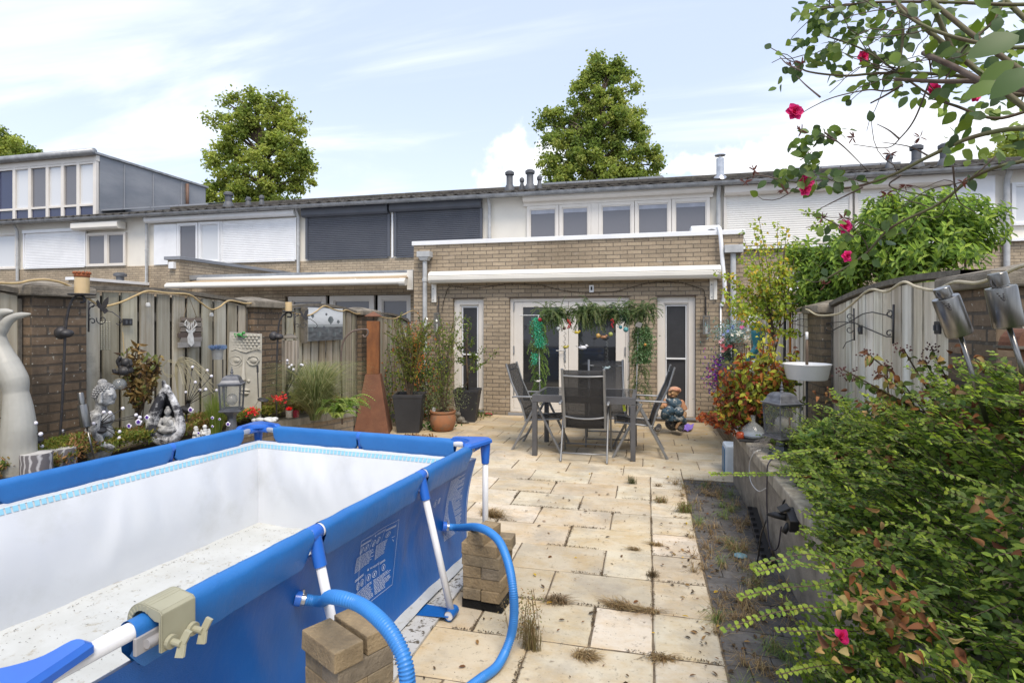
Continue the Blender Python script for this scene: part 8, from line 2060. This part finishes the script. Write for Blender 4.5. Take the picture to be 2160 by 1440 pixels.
# glass bottles on the bed wall
d=4.75;k=d/FPX; m_clr=glassmat('bottle_glass',(.40,.42,.42),.04,trans=.6)
q=D(1588,935,d); q=V((q.x,q.y,.59)); o=empty('glass_decanter',q,'clear round glass decanter on a black tray on the right bed wall','bottle')
MB().lathe([(20*k,0),(23*k,3*k),(24*k,12*k),(20*k,22*k),(10*k,30*k),(5*k,34*k),(5*k,46*k),(6*k,47*k),(4.5*k,46*k),(4.5*k,34*k)],q+V((0,0,.02)),24).build('decanter_body',m_clr,o,smooth=True,angle=50)
MB().box(q+V((0,0,.008)),(.24,.18,.02)).build('tray',m_fit,o,bevel=.003); MB().lathe([(21*k,3*k),(24.3*k,8*k),(21*k,12*k)],q+V((0,0,.02)),24).build('blue_band',mat('pale_blue',(.35,.42,.52),.4),o,smooth=True)
q=D(1564,900,d+.3); q=V((q.x,q.y,.6)); o=empty('white_vase',q,'white flared vase behind the glass decanter','vase')
MB().lathe([(14*k,0),(17*k,4*k),(13*k,14*k),(9*k,28*k),(7*k,38*k)],q,20).build('vase_body',m_enamel,o,smooth=True,angle=50)
q=D(1562,905,d); q=V((q.x,q.y,.6)); o=tag(MB().lathe([(.03,0),(.035,.02),(.035,.05),(.025,.06)],q,14).build('red_candle_holder',mat('orange_glass',(.35,.06,.02),.25),origin=q,smooth=True),'small orange red candle holder beside the white vase','candle holder')
# mesh bag, blue container
q=onZ(1537,1005,0)+V((-.0,.1,0)); o=empty('container',q,'blue and white plastic container standing behind the end of the right bed wall','container')
MB().bx(q.x-.02,q.x+.12,q.y,q.y+.25,0,.30).build('container_body',mat('pale_bluewhite',(.5,.58,.66),.4),o,bevel=.02); MB().bx(q.x-.03,q.x+.02,q.y+.02,q.y+.2,.0,.26).build('blue_part',mat('mid_blue',(.05,.16,.30),.4),o,bevel=.01)
# cables, socket and power strip on the bed wall
m_cab=mat('black_cable',(.012,.012,.013),.5); m_wcab=mat('white_cable',(.62,.62,.60),.5)
wx=.812
def W_(x,y,o_=0): p_=onX(x,y,wx-o_); return p_
o=empty('outdoor_socket',W_(1668,1095),'black double outdoor socket with a plug hanging on the bed wall','socket')
M=Matrix.Rotation(.35,3,'X'); c_=W_(1670,1095,.03)
MB().box(c_,(.05,.13,.075),M=M).build('socket_box',m_cab,o,bevel=.006); MB().box(c_+V((-.03,.05,.045)),(.06,.09,.012),M=Matrix.Rotation(-.5,3,'Y')).build('open_lid',m_cab,o,bevel=.003)
MB().tube([c_+V((-.02,.03,.0)),c_+V((-.075,.06,-.0)),c_+V((-.11,.09,-.01))],[.02,.018,.007],10).tube([c_+V((-.02,-.02,-.02)),c_+V((-.045,-.02,-.07))],.016,8).build('plug',m_cab,o,smooth=True)
P=bez([c_+V((-.11,.09,-.01)),W_(1615,1100,.16),W_(1605,1130,.17),W_(1598,1180,.16),W_(1583,1230,.13),onZ(1565,1255,.01),onZ(1600,1290,.01),onZ(1660,1300,.01)],8)
tag(MB().tube(P,.0045,7).build('black_cable',m_cab,origin=P[0],smooth=True),'black cable from the socket plug down to the block strip','cable')
P=bez([W_(1650,955,-.1),W_(1622,975,.02),W_(1618,1010,.025),W_(1618,1080,.02),W_(1624,1150,.02),W_(1640,1155,.02),W_(1648,1110,.02)],8); tag(MB().tube(P,.0045,7).build('dark_cable',mat('dark_cable',(.035,.03,.045),.5),origin=P[0],smooth=True),'dark cable looping down the bed wall left of the socket','cable')
P=bez([W_(1605,948,-.03),W_(1590,955,.02),W_(1581,980,.02),W_(1584,1015,.02),W_(1600,1035,.02),W_(1618,1028,.0)],8); tag(MB().tube(P,.004,7).build('white_cable',m_wcab,origin=P[0],smooth=True),'white cable loop hanging over the bed wall','cable')
P=bez([W_(1662,1050,.0),W_(1652,1060,.02),W_(1650,1085,.02)],6); tag(MB().tube(P,.006,7).build('socket_lead',m_cab,origin=P[0],smooth=True),'short black lead entering the outdoor socket from above','cable')
q=onZ(1605,1165,0); o=empty('power_strip',q,'black ridged plastic edging piece leaning at the foot of the bed wall','edging')
mb=MB(); a_,b_=W_(1586,1090,.04),W_(1620,1160,.05); a_.z=.18; b_.z=.03; mb.beam(a_,b_,.07,.02)
for i in range(9): p_=a_.lerp(b_,(i+.5)/9); mb.box(p_+V((-.02,0,.0)),(.03,.012,.06))
mb.build('edging_body',m_cab,o,bevel=.002)
q=onZ(1562,1175,0); o=tag(MB().ball(q+V((0,0,.012)),(.045,.045,.014)).build('blue_lid',mat('faded_blue',(.16,.30,.36),.5),origin=q,smooth=True),'small faded blue plastic lid lying on the block strip','lid')
q=W_(1600,950,-.06); mb=MB()
for i in range(26): 
    P=[D(1620,925,4.05)+rv(.02),D(1600,940,4.1)+rv(.04),D(1588,958,4.1)+rv(.05)]; mb.tube(bez(P,3),.0012,3)
tag(mb.build('mesh_bag',mat('mesh_grey',(.22,.20,.18),.8),origin=q),'grey crumpled mesh netting at the foot of the right lantern','netting')
# birdhouse at the right edge
d=2.0;k=d/FPX; q=D(2175,780,d); o=empty('bird_house',q,'rusty arched lantern house at the right edge of the photo','bird house')
pl=[D(2146,740,d)]+[D(2180+ -34*math.cos(t),735-42*math.sin(t),d) for t in [pi*i/10 for i in range(11)]]+[D(2214,740,d)]
MB().prism(pl,V((-.02,.08,0))).build('arched_body',m_rust,o,bevel=.003); MB().prism([D(2144,736,d-.01),D(2216,736,d-.01),D(2216,730,d-.01),D(2144,730,d-.01)],V((-.02,.1,0))).build('sill',m_rail,o); MB().tube([D(2158,740,d+.02),D(2160,1000,d+.02)],.012,6).build('stake',m_rust,o)
# fallen rose in the shrub
q=D(1775,1342,1.72); fl=MB()
for i in range(12): fl.leaf8(q,rv()+V((0,-.4,.2)),V((0,-1,.5)),.028,.024,jit(R.choice(PK),.15),fold=.2,droop=-.2)
tag(fl.build('fallen_rose',m_petal,origin=q),'single pink rose head lying in the lower part of the foreground shrub','flower')
